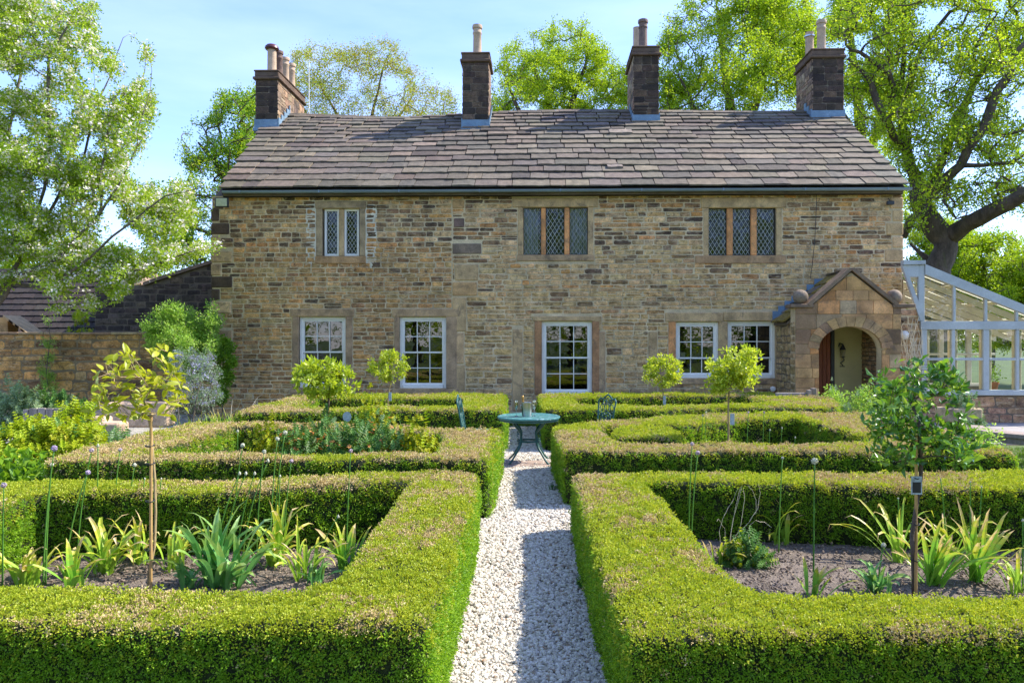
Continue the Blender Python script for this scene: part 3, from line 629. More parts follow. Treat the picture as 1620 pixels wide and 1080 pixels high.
def sur_std(r, jl=.16, jr=.16, lt=.19, sh=.14, over=.05, cj=GBR, cl=GBR, cs=GBR, cjr=None):
    a, b, z0, z1 = r
    return [('jamb', a-jl, a, z0, z1, cj), ('jamb', b, b+jr, z0, z1, cjr or cj), ('lintel', a-jl-over, b+jr+over, z1+.004, z1+lt, cl), ('sill', a-jl-over, b+jr+over, z0-sh, z0-.004, cs)]
sash_window(sash[0], 3, 4, 0, sur_std(sash[0], cj=(.33, .26, .18)), 'twelve pane sash window at the left end, partly behind a small tree')
sash_window(sash[1], 3, 4, 0, sur_std(sash[1], jl=.12, jr=.26, cj=(.33, .26, .18)), 'twelve pane sash window left of the middle')
sash_window(sash[2], 3, 4, 0, sur_std(sash[2], jl=.17, jr=.17, lt=.12, cj=(.33, .20, .11), cl=GB), 'twelve pane sash window in the middle, behind the garden table')
mid_u = (sash[3][1] + sash[4][0]) / 2
a = sash[3]; sash_window(a, 3, 3, 0, [('jamb', a[0]-.17, a[0], a[2], a[3], OB), ('mullion', a[1], sash[4][0], a[2], a[3], GB), ('lintel', a[0]-.25, mid_u-.003, a[3]+.004, a[3]+.22, GB), ('sill', a[0]-.2, mid_u-.003, a[2]-.15, a[2]-.004, GBR)], 'nine pane sash window with a paper note in a lower pane')
a = sash[4]; sash_window(a, 3, 3, 0, [('jamb', a[1], a[1]+.05, a[2], a[3], GBR), ('lintel', mid_u+.003, a[1]+.10, a[3]+.004, a[3]+.22, GB), ('sill', mid_u+.003, a[1]+.05, a[2]-.15, a[2]-.004, GBR)], 'nine pane sash window beside the porch')
q = MB(); r_ = prect(1072, 557, 1086, 574); q.box((r_[0], .155, r_[2]), (r_[1], .158, r_[3])); tag(q.build('paper_note', M['white_paint']), 'pale paper note taped inside the window left of the porch', 'note')
bpy.data.objects['paper_note'].location = house.location; bpy.data.objects['paper_note'].rotation_euler = house.rotation_euler

def lattice(mb, a, b, z0, z1, y, dw=.105, dh=.16, th=.0045):
    def seg(p, q):
        d = Vector((q[0]-p[0], 0, q[1]-p[1])); L = d.length
        if L < .01: return
        d /= L; n_ = Vector((-d.z, 0, d.x))*th
        P0, P1 = Vector((p[0], y, p[1])), Vector((q[0], y, q[1])); t = Vector((0, .003, 0))
        vs = [P0-n_-t, P1-n_-t, P1+n_-t, P0+n_-t, P0-n_+t, P1-n_+t, P1+n_+t, P0+n_+t]; mb.add(vs, [(0, 1, 2, 3), (4, 7, 6, 5), (0, 4, 5, 1), (3, 2, 6, 7)])
    W, H = b-a, z1-z0; sl = dh/dw; k = -int(W/dw)-2
    for sgn in (1, -1):
        for i in range(-40, 60):
            x0 = a + i*dw if sgn > 0 else a + i*dw; pts = []
            # line: z - z0 = sgn*sl*(x-x0)
            for x in (a, b):
                z = z0 + sgn*sl*(x-x0)
                if z0 <= z <= z1: pts.append((x, z))
            for z in (z0, z1):
                x = x0 + sgn*(z-z0)/sl
                if a < x < b: pts.append((x, z))
            if len(pts) >= 2: pts.sort(); seg(pts[0], pts[-1])
def leaded(r, lights, mullions, mcol, lab, lintel, sill, jl, jr, white=False, curtains=(), cls=(GB, GB)):
    a, b, z0, z1 = r
    wi = MB(); wi.bbox((a-jl, -.012, z0), (a, .2, z1), .01); w_ = wi.build('window', M['dress_o'], house); w_.color = (*cls[0], 1); w_['label'] = lab
    SUR.append((a-jl, a, z0, z1)); dressed(w_, 'jamb', b, b+jr, z0, z1, cls[0], w0=-.012, w1=.2, r=.01)
    for m0, m1, c in mullions: dressed(w_, 'mullion', m0, m1, z0, z1, c, w0=.02, w1=.14, r=.02)
    dressed(w_, 'lintel', *lintel, cls[0]); dressed(w_, 'sill', *sill, cls[1])
    for k, (p, q) in enumerate(lights):
        y = .09; mt = M['white_paint'] if white else M['iron']; fwd = .052 if white else .014
        fr = MB(); 
        for x0, x1, y0, y1 in ((p, p+fwd, z0+.01, z1), (q-fwd, q, z0+.01, z1), (p+fwd, q-fwd, z0+.01, z0+.01+fwd), (p+fwd, q-fwd, z1-fwd, z1)): fr.bbox((x0, y-.02, y0), (x1, y+.02, y1), .004)
        fr.build('casement', mt, w_)
        g = MB(); g.add([(p+fwd, y+.006, z0+fwd), (q-fwd, y+.006, z0+fwd), (q-fwd, y+.008, z1-fwd), (p+fwd, y+.003, z1-fwd)], [(0, 1, 2, 3)]); g.build('pane', M['glass_dark'], w_)
        lt = MB(); lattice(lt, p+fwd, q-fwd, z0+fwd, z1-fwd, y-.002, *((.088, .135) if white else (.100, .162)), th=.0038); lt.build('lead_lattice', M['came'], w_)
    for (p, q) in curtains:
        cm = MB(); n = 28; vs = []
        for i in range(n+1):
            for z in (z0-.02, z1+.02): vs.append((p+(q-p)*i/n, .30+.03*math.sin(i*1.35), z))
        cm.add(vs, [(2*i, 2*i+2, 2*i+3, 2*i+1) for i in range(n)]); cm.build('curtain', M['curtain'], w_)
U = lambda px, py=365: hp(px, py)[0]; Z = lambda py, px=833: hp(px, py)[1]
r = case_[0]; leaded(r, [(U(512), U(535.5)), (U(543.5), U(567))], [(U(535.5), U(543.5), GB)], GB, 'small upper window with two white leaded casements', (U(499), U(579), r[3]+.003, Z(319, 540)), (U(499), U(579), Z(417, 540), r[2]-.003), .155, .14, True, cls=((.33, .28, .19), (.40, .28, .16)))
r = case_[1]; leaded(r, [(U(828), U(856)), (U(863.5), U(893)), (U(901), U(930))], [(U(856), U(863.5), OB), (U(893), U(901), OB)], OB, 'upper leaded window of three lights with drawn curtains', (U(811), U(946), r[3]+.003, Z(314)), (U(818), U(940), Z(413), r[2]-.003), .13, .13, curtains=[(U(826), U(852)), (U(903), U(932))], cls=(GB, GBR))
r = case_[2]; leaded(r, [(U(1121), U(1150.5)), (U(1160), U(1188.5)), (U(1198), U(1227))], [(U(1150.5), U(1160), OB), (U(1188.5), U(1198), OB)], OB, 'upper leaded window of three dark lights above the porch side', (U(1109), U(1244), r[3]+.003, Z(313, 1170)), (U(1100), U(1243), Z(417, 1170), r[2]-.003), .12, .13, cls=(GB, (.35, .25, .15)))
q = MB(); r = prect(534, 320, 545, 405)

# blocked door and window outlines left in the wall: tall dressed posts
for (x0, x1, y0, y1, c) in ((811, 827, 520, 650, GB), (940, 958, 524, 650, GBR), (1026, 1040, 524, 640, GB), (716, 738, 470, 524, GB), (716, 734, 526, 575, PALE), (716, 736, 577, 655, GB),
                            (940, 952, 505, 522, GB), (1042, 1060, 560, 640, GBR), (716, 735, 316, 330, BUFF), (718, 735, 345, 360, (.16, .12, .11)), (716, 762, 385, 402, (.20, .17, .14)), (720, 757, 418, 444, GB), (716, 755, 446, 468, BUFF)):
    r = prect(x0, y0, x1, y1); dressed(house, 'quoin', r[0], r[1]-.008, max(r[2], 0)+.006, r[3]-.006, c, w0=-.022, r=.015)
for (y0, y1, x1, c) in ((330, 350, 347, BLACK), (353, 371, 363, BLACK), (373, 395, 349, GBR), (397, 415, 368, GB), (417, 436, 350, GBR), (437, 455, 368, BLACK), (457, 475, 348, BLACK), (477, 496, 366, PALE), (498, 520, 352, GB), (522, 545, 368, GBR), (547, 570, 350, GBR), (572, 600, 366, GB), (602, 640, 352, GBR)):
    r = prect(335, y0, x1, y1); dressed(house, 'quoin', UL-.015, r[1]-.006, r[2]+.006, r[3]-.006, c, w0=-.026, r=.02)
for (y0, y1, x0, c) in ((312, 330, 1408, PALE), (332, 350, 1412, GB), (352, 372, 1402, GB), (374, 392, 1412, PALE), (394, 414, 1400, GB)):
    r = prect(x0, y0, 1428, y1); dressed(house, 'quoin', r[0], UR+.01, r[2]+.006, r[3]-.006, c, w0=-.024, r=.02)
# patch of new pale mortar round the small upper window
def patch(x0, x1, y0, y1):
    mb = MB(); r = prect(x0, y0, x1, y1); n = 12; vs = [((r[0]+r[1])/2, -.003, (r[2]+r[3])/2)]
    for i in range(24):
        a_ = i/24*2*math.pi; k = 1+random.uniform(-.15, .15); sx = max(-1, min(1, 1.35*math.cos(a_))); sz = max(-1, min(1, 1.35*math.sin(a_)))
        vs.append(((r[0]+r[1])/2+sx*(r[1]-r[0])/2*k, -.003, (r[2]+r[3])/2+sz*(r[3]-r[2])/2*k))
    mb.add(vs, [(0, i+1, (i+1) % 24+1) for i in range(24)]); mb.build('pointing', M['mortar_new'], fw)
patch(484, 500, 320, 416); patch(578, 596, 322, 420)
random.seed(5)
def wcol(u, z):
    left = u < U(716); up = z > 4.15; midz = z > 3.0
    if left:
        if up: return mixp([(24, BUFF), (18, ORNG), (26, DARK), (15, BLACK), (12, GREY), (9, PALE)])
        return mixp([(30, (.41, .27, .13)), (10, (.40, .25, .11)), (20, (.26, .17, .095)), (4, BLACK), (26, (.35, .265, .145)), (10, BUFF)])
    if up: return mixp([(22, (.44, .31, .165)), (14, ORNG), (17, DARK), (13, BLACK), (24, GREY), (14, PALE)])
    if midz: return mixp([(34, (.45, .35, .20)), (18, (.37, .285, .17)), (9, ORNG), (9, DARK), (4, BLACK), (22, (.49, .37, .21))])
    return mixp([(38, (.46, .355, .20)), (22, (.38, .295, .18)), (5, (.42, .28, .15)), (7, DARK), (24, (.43, .33, .17))])
blk = SUR + [(h[0]-.02, h[1]+.02, h[2], h[3]) for h in holes]
blk = [(a-.012, b+.012, c-.004, d+.004) for a, b, c, d in blk]
PF = -1.30                                                         # porch front plane
pl, _ = hp(1232, 560, 0); pr_, _ = hp(1432, 560, 0)
st = courses(UL+.02, U(715), 0.0, 3.05, .085, .135, .18, .46, blk, wcol) + courses(UL+.02, U(715), 3.05, ZE-.02, .09, .135, .16, .36, blk, wcol) \
   + courses(U(716), UR-.02, 0.0, 1.7, .10, .17, .22, .62, blk, wcol) + courses(U(716), UR-.02, 1.7, ZE-.02, .075, .14, .18, .50, blk, wcol)
inporch = lambda u, z: pl+.25 < u < pr_-.3 and z < hp(1340, 450)[1]-.6
st = [s for s in st if not inporch(s[0], s[1])]
PR = [prect(481, 501, 314, 420), prect(577, 600, 318, 424)]
def inpatch(s): return any(a-.04 < s[0] < b+.04 and c < s[1] < d for a, b, c, d in PR)
def paler(s):
    u, z, w, sw, sh, c_, rt = s; parts = []
    n_ = max(1, round(sw/.17)); 
    for i in range(n_): parts.append((u-sw/2+sw*(i+.5)/n_, z, w, sw/n_-.045, sh-.032, mixp([(3, (.13, .12, .12)), (2, (.36, .24, .15)), (2, (.20, .16, .12))]), rt))
    return parts
st = [q_ for s in st for q_ in (paler(s) if inpatch(s) else [s])]
lay(fw, st, 'stone')
print('stones', len(st))
# ---------------------------------------------------------------- roof
WE, WR, ZRID, ZEV = -.24, 4.15, 8.60, 5.46
PIT = math.atan2(ZRID-ZEV, WR-WE); SL = math.hypot(ZRID-ZEV, WR-WE)
def sag(u, s):
    k = s/SL; us = U(600, 180)*1.2; return -.10*k*math.exp(-((u+3.9)/2.2)**2) + .035*k*math.sin(u*.55+1) + .02*noise.noise(Vector((u*.5, s*.6, 4)))
rdl, rdr = hp(345, 300, WE)[0], hp(1437, 300, WE)[0]
def skew(u, s): return u - .45*(s/SL)*(rdr-u)/(rdr-rdl) + .10*(s/SL)*(u-rdl)/(rdr-rdl)
mb = MB()
n = 40; vs = []
for i in range(n+1):
    u = rdl+.06 + (rdr-rdl-.12)*i/n
    for s_ in (0.05, SL*.33, SL*.66, SL): vs.append((skew(u, s_), WE+s_*math.cos(PIT), ZEV+s_*math.sin(PIT)+sag(u, s_)-.02))
    vs.append((u, 8.55, ZEV-.02)); vs.append((u, 8.3, ZEV-.15)); vs.append((u, -.10, ZEV-.14))
k = 7
mb.add(vs, [(i*k+j, (i+1)*k+j, (i+1)*k+(j+1) % k, i*k+(j+1) % k) for i in range(n) for j in range(k)] + [tuple(range(k)), tuple(n*k+j for j in range(k))[::-1]])
roof = mb.build('roof', M['slate_a'], house)
if 'tint' not in roof.data.attributes:
    a_ = roof.data.color_attributes.new('tint', 'FLOAT_COLOR', 'CORNER'); a_.data.foreach_set('color', [v for _ in range(len(a_.data)) for v in (.05, .042, .04, 1)])
def unit_slate(seed):
    random.seed(seed); j = lambda s: random.uniform(-s, s); mb = MB()
    lo = [(-.5+j(.008), j(.02)), (-.25, j(.035)), (.02, j(.035)), (.27, j(.035)), (.5+j(.008), j(.02))]
    vs = [(x, y, 1+j(.12)) for x, y in lo] + [(x*.996, y-.004, 0) for x, y in lo] + [(-.5, 1, 1), (.5, 1, 1), (-.5, 1, 0), (.5, 1, 0)]
    vs += [(x*.99, .45+j(.05), 1.0+j(.16)) for x, y in lo]
    fs = [(i, i+1, 15+i, 14+i) for i in range(4)] + [(5+i, 6+i, 1+i, i) for i in range(4)] + [(14, 15, 16, 17, 18, 11, 10), (0, 14, 10, 12, 5), (4, 9, 13, 11, 18), (5, 12, 13, 9)]
    mb.add(vs, fs); return mb
USL = [unit_slate(i) for i in range(9)]; SLM = [s.mesh('slate', M['slate_o']) for s in USL]
random.seed(9)
NC = 16; ex = [.40 - .0105*i for i in range(NC)]; sc_ = SL/sum(ex); ex = [e*sc_ for e in ex]
SCOL = [(40, (.160, .134, .110)), (26, (.140, .121, .105)), (7, (.110, .096, .085)), (17, (.180, .152, .122)), (6, (.215, .180, .140)), (3, (.10, .085, .075))]
sl_ = []; s0 = 0
chim = []                                                         # filled below: footprints for slates to skip
CH = [('c1', 403.5, 440, 203, 112, 2.3), ('c2', 731, 773.5, 204, 84, 1.0), ('c3', 1001.5, 1043, 196, 74, 1.5), ('c4', 1284.5, 1336, 189, 78, 1.35)]
def roofw(px, py):                                                # pixel on the roof plane -> (u, w, z)
    D = Vector(((px-CX)/F, 1)); lo, hi = 15.0, 26.0
    for _ in range(40):
        t = (lo+hi)/2; z = EYE-(py-CY)/F*t; w = (D*t-HP0).dot(HB)
        if z < ZEV + (w-WE)*math.tan(PIT): hi = t
        else: lo = t
        if z < ZEV + (w-WE)*math.tan(PIT): lo, hi = lo, hi
    t = (lo+hi)/2; return (D*t-HP0).dot(HA), (D*t-HP0).dot(HB), EYE-(py-CY)/F*t
for i in range(NC):
    u = rdl - .03 + random.uniform(0, .1); e = ex[i]
    while u < rdr - .02:
        w_ = random.uniform(.34, .92) * (1 - .012*i)
        if rdr - u - w_ < .3: w_ = rdr - u + .02
        sl_.append((u+w_/2, s0 + random.uniform(-.012, .012), w_-.012, e*1.55 if i < NC-1 else e*1.02, mixp(SCOL), random.uniform(-.006, .006), random.uniform(.024, .040))); u += w_
    s0 += e
sl_.append((U(985, 230)+.3, 3.35, .62, .5, (.26, .22, .19), .01, .06)); sl_.append((U(979, 280), 1.0, .38, .42, (.24, .20, .18), .03, .06))
RF = Matrix.Rotation(PIT, 4, 'X')
def slmat(u, s, w, ln, rz, th, lift=.095):
    return Matrix.Translation((skew(u, s), WE+s*math.cos(PIT)-math.sin(PIT)*0, ZEV+s*math.sin(PIT)+sag(u, s))) @ RF @ Matrix.Rotation(rz, 4, 'Z') @ Matrix.Rotation(-math.atan2(lift*.62, ln), 4, 'X') @ Matrix.Translation((0, 0, lift*.62)) @ Matrix.Diagonal((w, ln, th, 1))
sl_.sort(key=lambda s: -s[2]*s[3]); rest = MB()
for n_, (u, s, w, ln, c, rz, th) in enumerate(sl_):
    m4 = slmat(u, s, w, ln, rz, th)
    if n_ < 300:
        o = bpy.data.objects.new('slate', random.choice(SLM)); o.color = (*c, 1); COL.objects.link(o); o.parent = roof; o.matrix_local = m4
    else:
        q = random.choice(USL); rest.add([m4 @ Vector(v) for v in q.v], q.f, c)
ro_ = rest.build('slate_rest', M['slate_a'], roof); ro_['kind'] = 'stuff'
print('slates', len(sl_))
u = rdl-.45
while u < rdr+.1:                                                    # ridge stones
    w_ = random.uniform(.45, .62); w_ = min(w_, rdr+.1-u); q = MB(); z = ZRID+sag(u, SL)+.035
    q.add([(0, -.17, -.11), (0, 0, .035), (0, .17, -.11), (0, .12, -.12), (0, 0, -.01), (0, -.12, -.12)] + [(w_-.01, -.17, -.11), (w_-.01, 0, .03), (w_-.01, .17, -.11), (w_-.01, .12, -.12), (w_-.01, 0, -.01), (w_-.01, -.12, -.12)],
          [(6, 7, 1, 0), (7, 8, 2, 1), (8, 9, 3, 2), (9, 10, 4, 3), (10, 11, 5, 4), (11, 6, 0, 5), (0, 1, 4, 5), (1, 2, 3, 4), (6, 11, 10, 7), (7, 10, 9, 8)])
    o = q.build('ridge_stone', M['slate_o'], roof, loc=(u, WR, z), rot=(0, random.uniform(-.008, .008), 0)); o.color = (*mixp(SCOL), 1); u += w_
# gutter
gl, gr_ = hp(352, 303, WE-.06)[0], hp(1442, 303, WE-.06)[0]; mb = MB(); n = 7; vs = []
for x in (gl, gr_):
    for rr in (.062, .050):
        for i in range(n+1): a_ = math.pi*i/n; vs.append((x, WE-.05-rr*math.cos(a_), ZEV-.035-rr*math.sin(a_)))
m_ = 2*(n+1); fs = [(i, i+1, m_+i+1, m_+i) for i in range(n)] + [(n+1+i, m_+n+1+i, m_+n+2+i, n+2+i) for i in range(n)] + [(0, m_, m_+n+1, n+1), (n, 2*n+1, m_+2*n+1, m_+n)]
fs += [(i, n+1+i, n+2+i, i+1) for i in range(n)] + [(m_+i, m_+i+1, m_+n+2+i, m_+n+1+i) for i in range(n)]
mb.add(vs, fs); gt = mb.build('gutter', M['gutter'], house, smooth='auto')
x = gl+.4
while x < gr_: q = MB(); q.box((x, WE-.118, ZEV-.09), (x+.03, WE+.02, ZEV-.03)); q.build('bracket', M['gutter'], gt); x += 1.9
mb = MB(); mb.box((rdl+.1, WE+.03, ZEV-.14), (rdr-.1, WE+.05, ZEV-.02)); mb.build('fascia', M['mortar_dark'], house)
# ---------------------------------------------------------------- chimneys
def pot(parent, c, h, r, mat, kind=0):
    mb = MB(); 
    if kind == 0: pf = [(r*1.12, 0), (r*1.08, .05), (r, .09), (r*.93, h*.72), (r*1.05, h*.74), (r*1.05, h*.78), (r*.93, h*.80), (r*.95, h*.88), (r*1.14, h*.90), (r*1.18, h*.95), (r*1.10, h), (r*.85, h), (r*.82, h*.9), (r*.80, h*.6)]
    else: pf = [(r*1.1, 0), (r*1.02, .06), (r*.98, h*.95), (r*1.02, h), (r*.8, h), (r*.8, h*.6)]
    mb.lathe(pf, 22); return mb.build('pot', mat, parent, smooth='auto', loc=c)
def chimney(ci, label, cols):
    nm, x0, x1, yb, yt, dep = CH[ci]
    u0, w0, zb = roofw(x0, yb); u1, _, _ = roofw(x1, yb)
    d = HP0.y + w0; D = Vector(((x0-CX)/F, 1)); t = (w0 + HP0.dot(HB))/D.dot(HB); zt = EYE-(yt-CY)/F*t
    W_ = u1-u0; w1 = w0+dep; capu = .055; zc = zt - .26
    ce = MB(); ce.box((u0+.02, w0+.02, zb-.4), (u1-.02, w1-.02, zc)); ch = ce.build('chimney', M['mortar_dark'], house); ch['label'] = label
    def cf(u, z): return mixp(cols)
    st = courses(u0, u1, zb+.26, zc, .15, .21, .24, .46, [], cf, wav=0, w=w0+.015, gap=.009)
    lay(ch, st, 'stone', relief=.014, mats=('sdark_o', 'sdark_a'))
    side = mixp
    L = dep
    for fr_, sgn in ((Matrix.Translation((u1, 0, 0)) @ Matrix.Rotation(R(90), 4, 'Z'), 1), (Matrix.Translation((u0, 0, 0)) @ Matrix.Rotation(R(-90), 4, 'Z'), -1)):
        a0, a1 = (w0, w1) if sgn > 0 else (-w1, -w0)
        # side stones lighter than those on the front
        s2 = courses(a0, a1, zb+.05, zc, .14, .21, .20, .46, [], lambda u, z: mixp([(40, (.34, .24, .16)), (30, (.27, .20, .15)), (12, (.16, .12, .10)), (18, (.36, .29, .20))]), wav=0, w=.015, gap=.009)
        lay(ch, s2, 'stone', relief=.014, frame=fr_, limit=60, mats=('sdark_o', 'sdark_a'))
    cp = MB(); cp.bbox((u0-capu, w0-capu, zc), (u1+capu, w1+capu, zc+.085), .02); cp.bbox((u0-.012, w0-.012, zc+.085), (u1+.012, w1+.012, zt-.03), .02)
    cp.bbox((u0-.03, w0-.03, zt-.034), (u1+.03, w1+.03, zt+.02), .03); o = cp.build('cap', M['dress_o'], ch); o.color = (.10, .075, .06, 1)
    fl = MB(); fl.box((u0-.02, w0-.02, zb-.14), (u1+.02, w0+.012, zb+.25)); fl.box((u0-.03, w0-.10, zb-.10), (u1+.03, w0-.02, zb-.03+.02))
    for s_, uu in ((-1, u0), (1, u1)):
        k0, k1 = (uu-.022, uu+.004) if s_ < 0 else (uu-.004, uu+.022)
        zr = lambda w: ZEV+(w-WE)*math.tan(PIT)
        for j in range(5):
            a0 = w0+j*.22; a1 = a0+.22
            if a0 > WR-.02: break
            a1 = min(a1, WR); fl.add([(k0, a0, zr(a0)-.08), (k1, a0, zr(a0)-.08), (k1, a1, zr(a1)-.08), (k0, a1, zr(a1)-.08), (k0, a0, zr(a0)+.30), (k1, a0, zr(a0)+.30), (k1, a1, zr(a0)+.30), (k0, a1, zr(a0)+.30)], [(0, 3, 2, 1), (4, 5, 6, 7), (0, 1, 5, 4), (1, 2, 6, 5), (2, 3, 7, 6), (3, 0, 4, 7)])
    fl.build('flashing', M['lead'], ch); return ch, u0, u1, w0, w1, zt
dk = [(50, (.065, .047, .035)), (25, (.10, .072, .052)), (15, (.042, .032, .027)), (10, (.16, .11, .075))]; dk2 = [(30, (.11, .078, .055)), (25, (.15, .108, .075)), (25, (.075, .055, .043)), (15, (.05, .04, .033)), (5, (.21, .155, .10))]
ch, a, b, w0, w1, zt = chimney(0, 'left chimney with four clay pots', dk); mu = (a+b)/2+.04
pot(ch, (mu, w0+.30, zt), .74, .125, M['pot'], 1); rc = MB(); rc.lathe([(.17, .70), (.20, .735), (.19, .79), (.14, .84), (.02, .87)], 18); rc.build('cowl', M['pot_red'], ch, smooth='auto', loc=(mu, w0+.30, zt))
pot(ch, (mu+.02, w0+.80, zt), .86, .115, M['pot_dark']); pot(ch, (mu+.03, w0+1.3, zt), .86, .115, M['pot']); pot(ch, (mu+.03, w0+1.85, zt), .88, .115, M['pot'])
ch, a, b, w0, w1, zt = chimney(1, 'second chimney from the left, with one tall pot', dk2); pot(ch, ((a+b)/2+.01, w0+.45, zt), .96, .125, M['pot'])
ch, a, b, w0, w1, zt = chimney(2, 'third chimney from the left, with two close pots', dk); pot(ch, ((a+b)/2-.04, w0+.35, zt), .90, .125, M['pot_dark']); pot(ch, ((a+b)/2-.14, w0+.92, zt), .92, .115, M['pot'], 1)
ch, a, b, w0, w1, zt = chimney(3, 'right chimney, with one clay pot and one steel banded pot', dk); pot(ch, ((a+b)/2-.06, w0+.35, zt), .96, .125, M['pot']); pot(ch, ((a+b)/2-.20, w0+.90, zt), .84, .12, M['pot'], 1)
bd = MB(); bd.lathe([(.15, .70), (.16, .705), (.16, .74), (.15, .745)], 18); bd.build('steel_band', M['steel'], ch, smooth='auto', loc=((a+b)/2-.20, w0+.90, zt))
ae = MB(); ra = roofw(553-80, 200); ae.tube([(ra[0], ra[1]+.9, 8.0), (ra[0], ra[1]+.9, 10.2)], .012, 6); q = ae.build('aerial_pole', M['white_paint']); tag(q, 'thin pale aerial pole rising beside the left chimney', 'aerial'); q.location = house.location; q.rotation_euler = house.rotation_euler

# ---------------------------------------------------------------- porch
po = empty('porch', (0, 0, 0)); po.parent = house
def pp(px, py): return hp(px, py, PF)
pu0, pu1 = pp(1258, 560)[0], pp(1425, 560)[0]; ac = pp(1345, 551); ra_, rb_ = abs(pp(1395, 551)[0]-ac[0]), pp(1345, 516)[1]-ac[1]
apex = pp(1346, 430); shl = pp(1284, 483); shr = pp(1413, 484); zsh = shl[1]
def gtop(u):
    if u < shl[0] or u > shr[0]: return zsh
    return zsh + (apex[1]-zsh)*(1-abs(u-apex[0])/(apex[0]-shl[0] if u < apex[0] else shr[0]-apex[0]))
def atop(u):
    x = (u-ac[0])/ra_; return None if abs(x) >= 1 else ac[1]+rb_*math.sqrt(1-x*x)
mb = MB(); n = 64; TK = .30
for i in range(n):
    a_, b_ = pu0+(pu1-pu0)*i/n, pu0+(pu1-pu0)*(i+1)/n; m_ = (a_+b_)/2; lo = [(-.1, -.1)] if atop(m_) is None else [(atop(a_) or ac[1], atop(b_) or ac[1])]
    l0, l1 = lo[0]; t0, t1 = gtop(a_)-.01, gtop(b_)-.01
    vs = [(a_, PF, l0), (b_, PF, l1), (b_, PF, t1), (a_, PF, t0), (a_, PF+TK, l0), (b_, PF+TK, l1), (b_, PF+TK, t1), (a_, PF+TK, t0)]
    mb.add(vs, [(0, 1, 2, 3), (7, 6, 5, 4), (0, 4, 5, 1), (3, 2, 6, 7), (0, 3, 7, 4), (1, 5, 6, 2)])
mb.build('porch_wall', M['mortar'], po)
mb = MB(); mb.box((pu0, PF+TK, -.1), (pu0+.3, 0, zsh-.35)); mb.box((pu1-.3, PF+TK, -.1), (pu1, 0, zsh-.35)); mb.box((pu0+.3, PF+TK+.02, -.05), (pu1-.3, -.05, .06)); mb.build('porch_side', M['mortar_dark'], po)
PCD = [(3, (.17, .12, .085)), (2, (.11, .08, .06)), (2, (.24, .17, .11))]
PC = [(30, (.38, .26, .14)), (22, (.46, .31, .16)), (16, (.26, .18, .115)), (10, (.15, .11, .085)), (12, (.41, .24, .11)), (10, (.33, .27, .19))]
def pblock(u0, u1, z0, z1, c, k=5):
    """dressed block cut by the arch and the gable slope"""
    pts = []
    for i in range(k): pts.append((u0+(u1-u0)*i/k, z0))
    for i in range(k): pts.append((u1, z0+(z1-z0)*i/k))
    for i in range(k): pts.append((u1+(u0-u1)*i/k, z1))
    for i in range(k): pts.append((u0, z1+(z0-z1)*i/k))
    q = []; moved = 0
    for u, z in pts:
        z = min(z, gtop(u)-.02) if z > zsh-.02 else z
        if z > ac[1]:
            x, y = (u-ac[0])/(ra_+.12), (z-ac[1])/(rb_+.12); l_ = math.hypot(x, y)
            if l_ < 1: moved += 1; l_ = max(l_, .05); u, z = ac[0]+x/l_*(ra_+.12), ac[1]+y/l_*(rb_+.12)
        else:
            if abs(u-ac[0]) < ra_: moved += 1; u = ac[0]+math.copysign(ra_, u-ac[0])
        q.append((u, z))
    if moved > len(pts)*.8 or max(z for _, z in q)-min(z for _, z in q) < .03 or max(u for u, _ in q)-min(u for u, _ in q) < .03: return
    cu, cz = sum(p[0] for p in q)/len(q), sum(p[1] for p in q)/len(q); n_ = len(q)
    vs = [(cu+(u-cu)*.965, PF-.020, cz+(z-cz)*.95) for u, z in q] + [(cu+(u-cu)*.985, PF-.008, cz+(z-cz)*.975) for u, z in q] + [(cu+(u-cu)*.985, PF+.02, cz+(z-cz)*.975) for u, z in q] + [(cu, PF-.024, cz)]
    mb = MB(); mb.add(vs, [(i, (i+1) % n_, 3*n_) for i in range(n_)] + [(n_+i, n_+(i+1) % n_, (i+1) % n_, i) for i in range(n_)] + [(2*n_+i, 2*n_+(i+1) % n_, n_+(i+1) % n_, n_+i) for i in range(n_)])
    o = mb.build('stone', M['dress_o'], po); o.color = (*c, 1)
random.seed(31); z = -.05; row = 0
while z < apex[1]-.08:
    h = random.choice((.26, .30, .33, .22)); u = pu0 - (.0 if row % 2 else .12)
    while u < pu1-.02:
        w_ = random.uniform(.32, .62); v0, v1 = max(u, pu0), min(u+w_, pu1)
        if pu1 - v1 < .12: v1 = pu1; w_ = 9
        if v1-v0 > .08 and gtop((v0+v1)/2) > z+.06: pblock(v0, v1, z, z+h, mixp(PCD if (abs((v0+v1)/2-ac[0]) > .72 and z > 1.3 and random.random() < .7) else PC))
        u += w_
    z += h; row += 1
nv = 13
for i in range(nv):                                              # voussoirs
    q = []; a0, a1 = math.pi*i/nv+.006, math.pi*(i+1)/nv-.006; mb = MB(); pr = []
    for j in range(5): a_ = a0+(a1-a0)*j/4; pr.append((ac[0]+math.cos(a_)*(ra_-.004), ac[1]+math.sin(a_)*(rb_-.004)))
    for j in range(5): a_ = a1-(a1-a0)*j/4; pr.append((ac[0]+math.cos(a_)*(ra_+.24), ac[1]+math.sin(a_)*(rb_+.22)))
    n_ = 10; mb.add([(u, PF-.034, z) for u, z in pr] + [(u, PF+.05, z) for u, z in pr], [tuple(range(n_))[::-1] if False else tuple(range(n_))] + [(n_+k_, n_+(k_+1) % n_, (k_+1) % n_, k_) for k_ in range(n_)])
    o = mb.build('arch_stone', M['dress_o'], po); o.color = (*mixp([(3, (.38, .28, .15)), (2, (.31, .23, .14)), (1, (.24, .18, .12))]), 1)
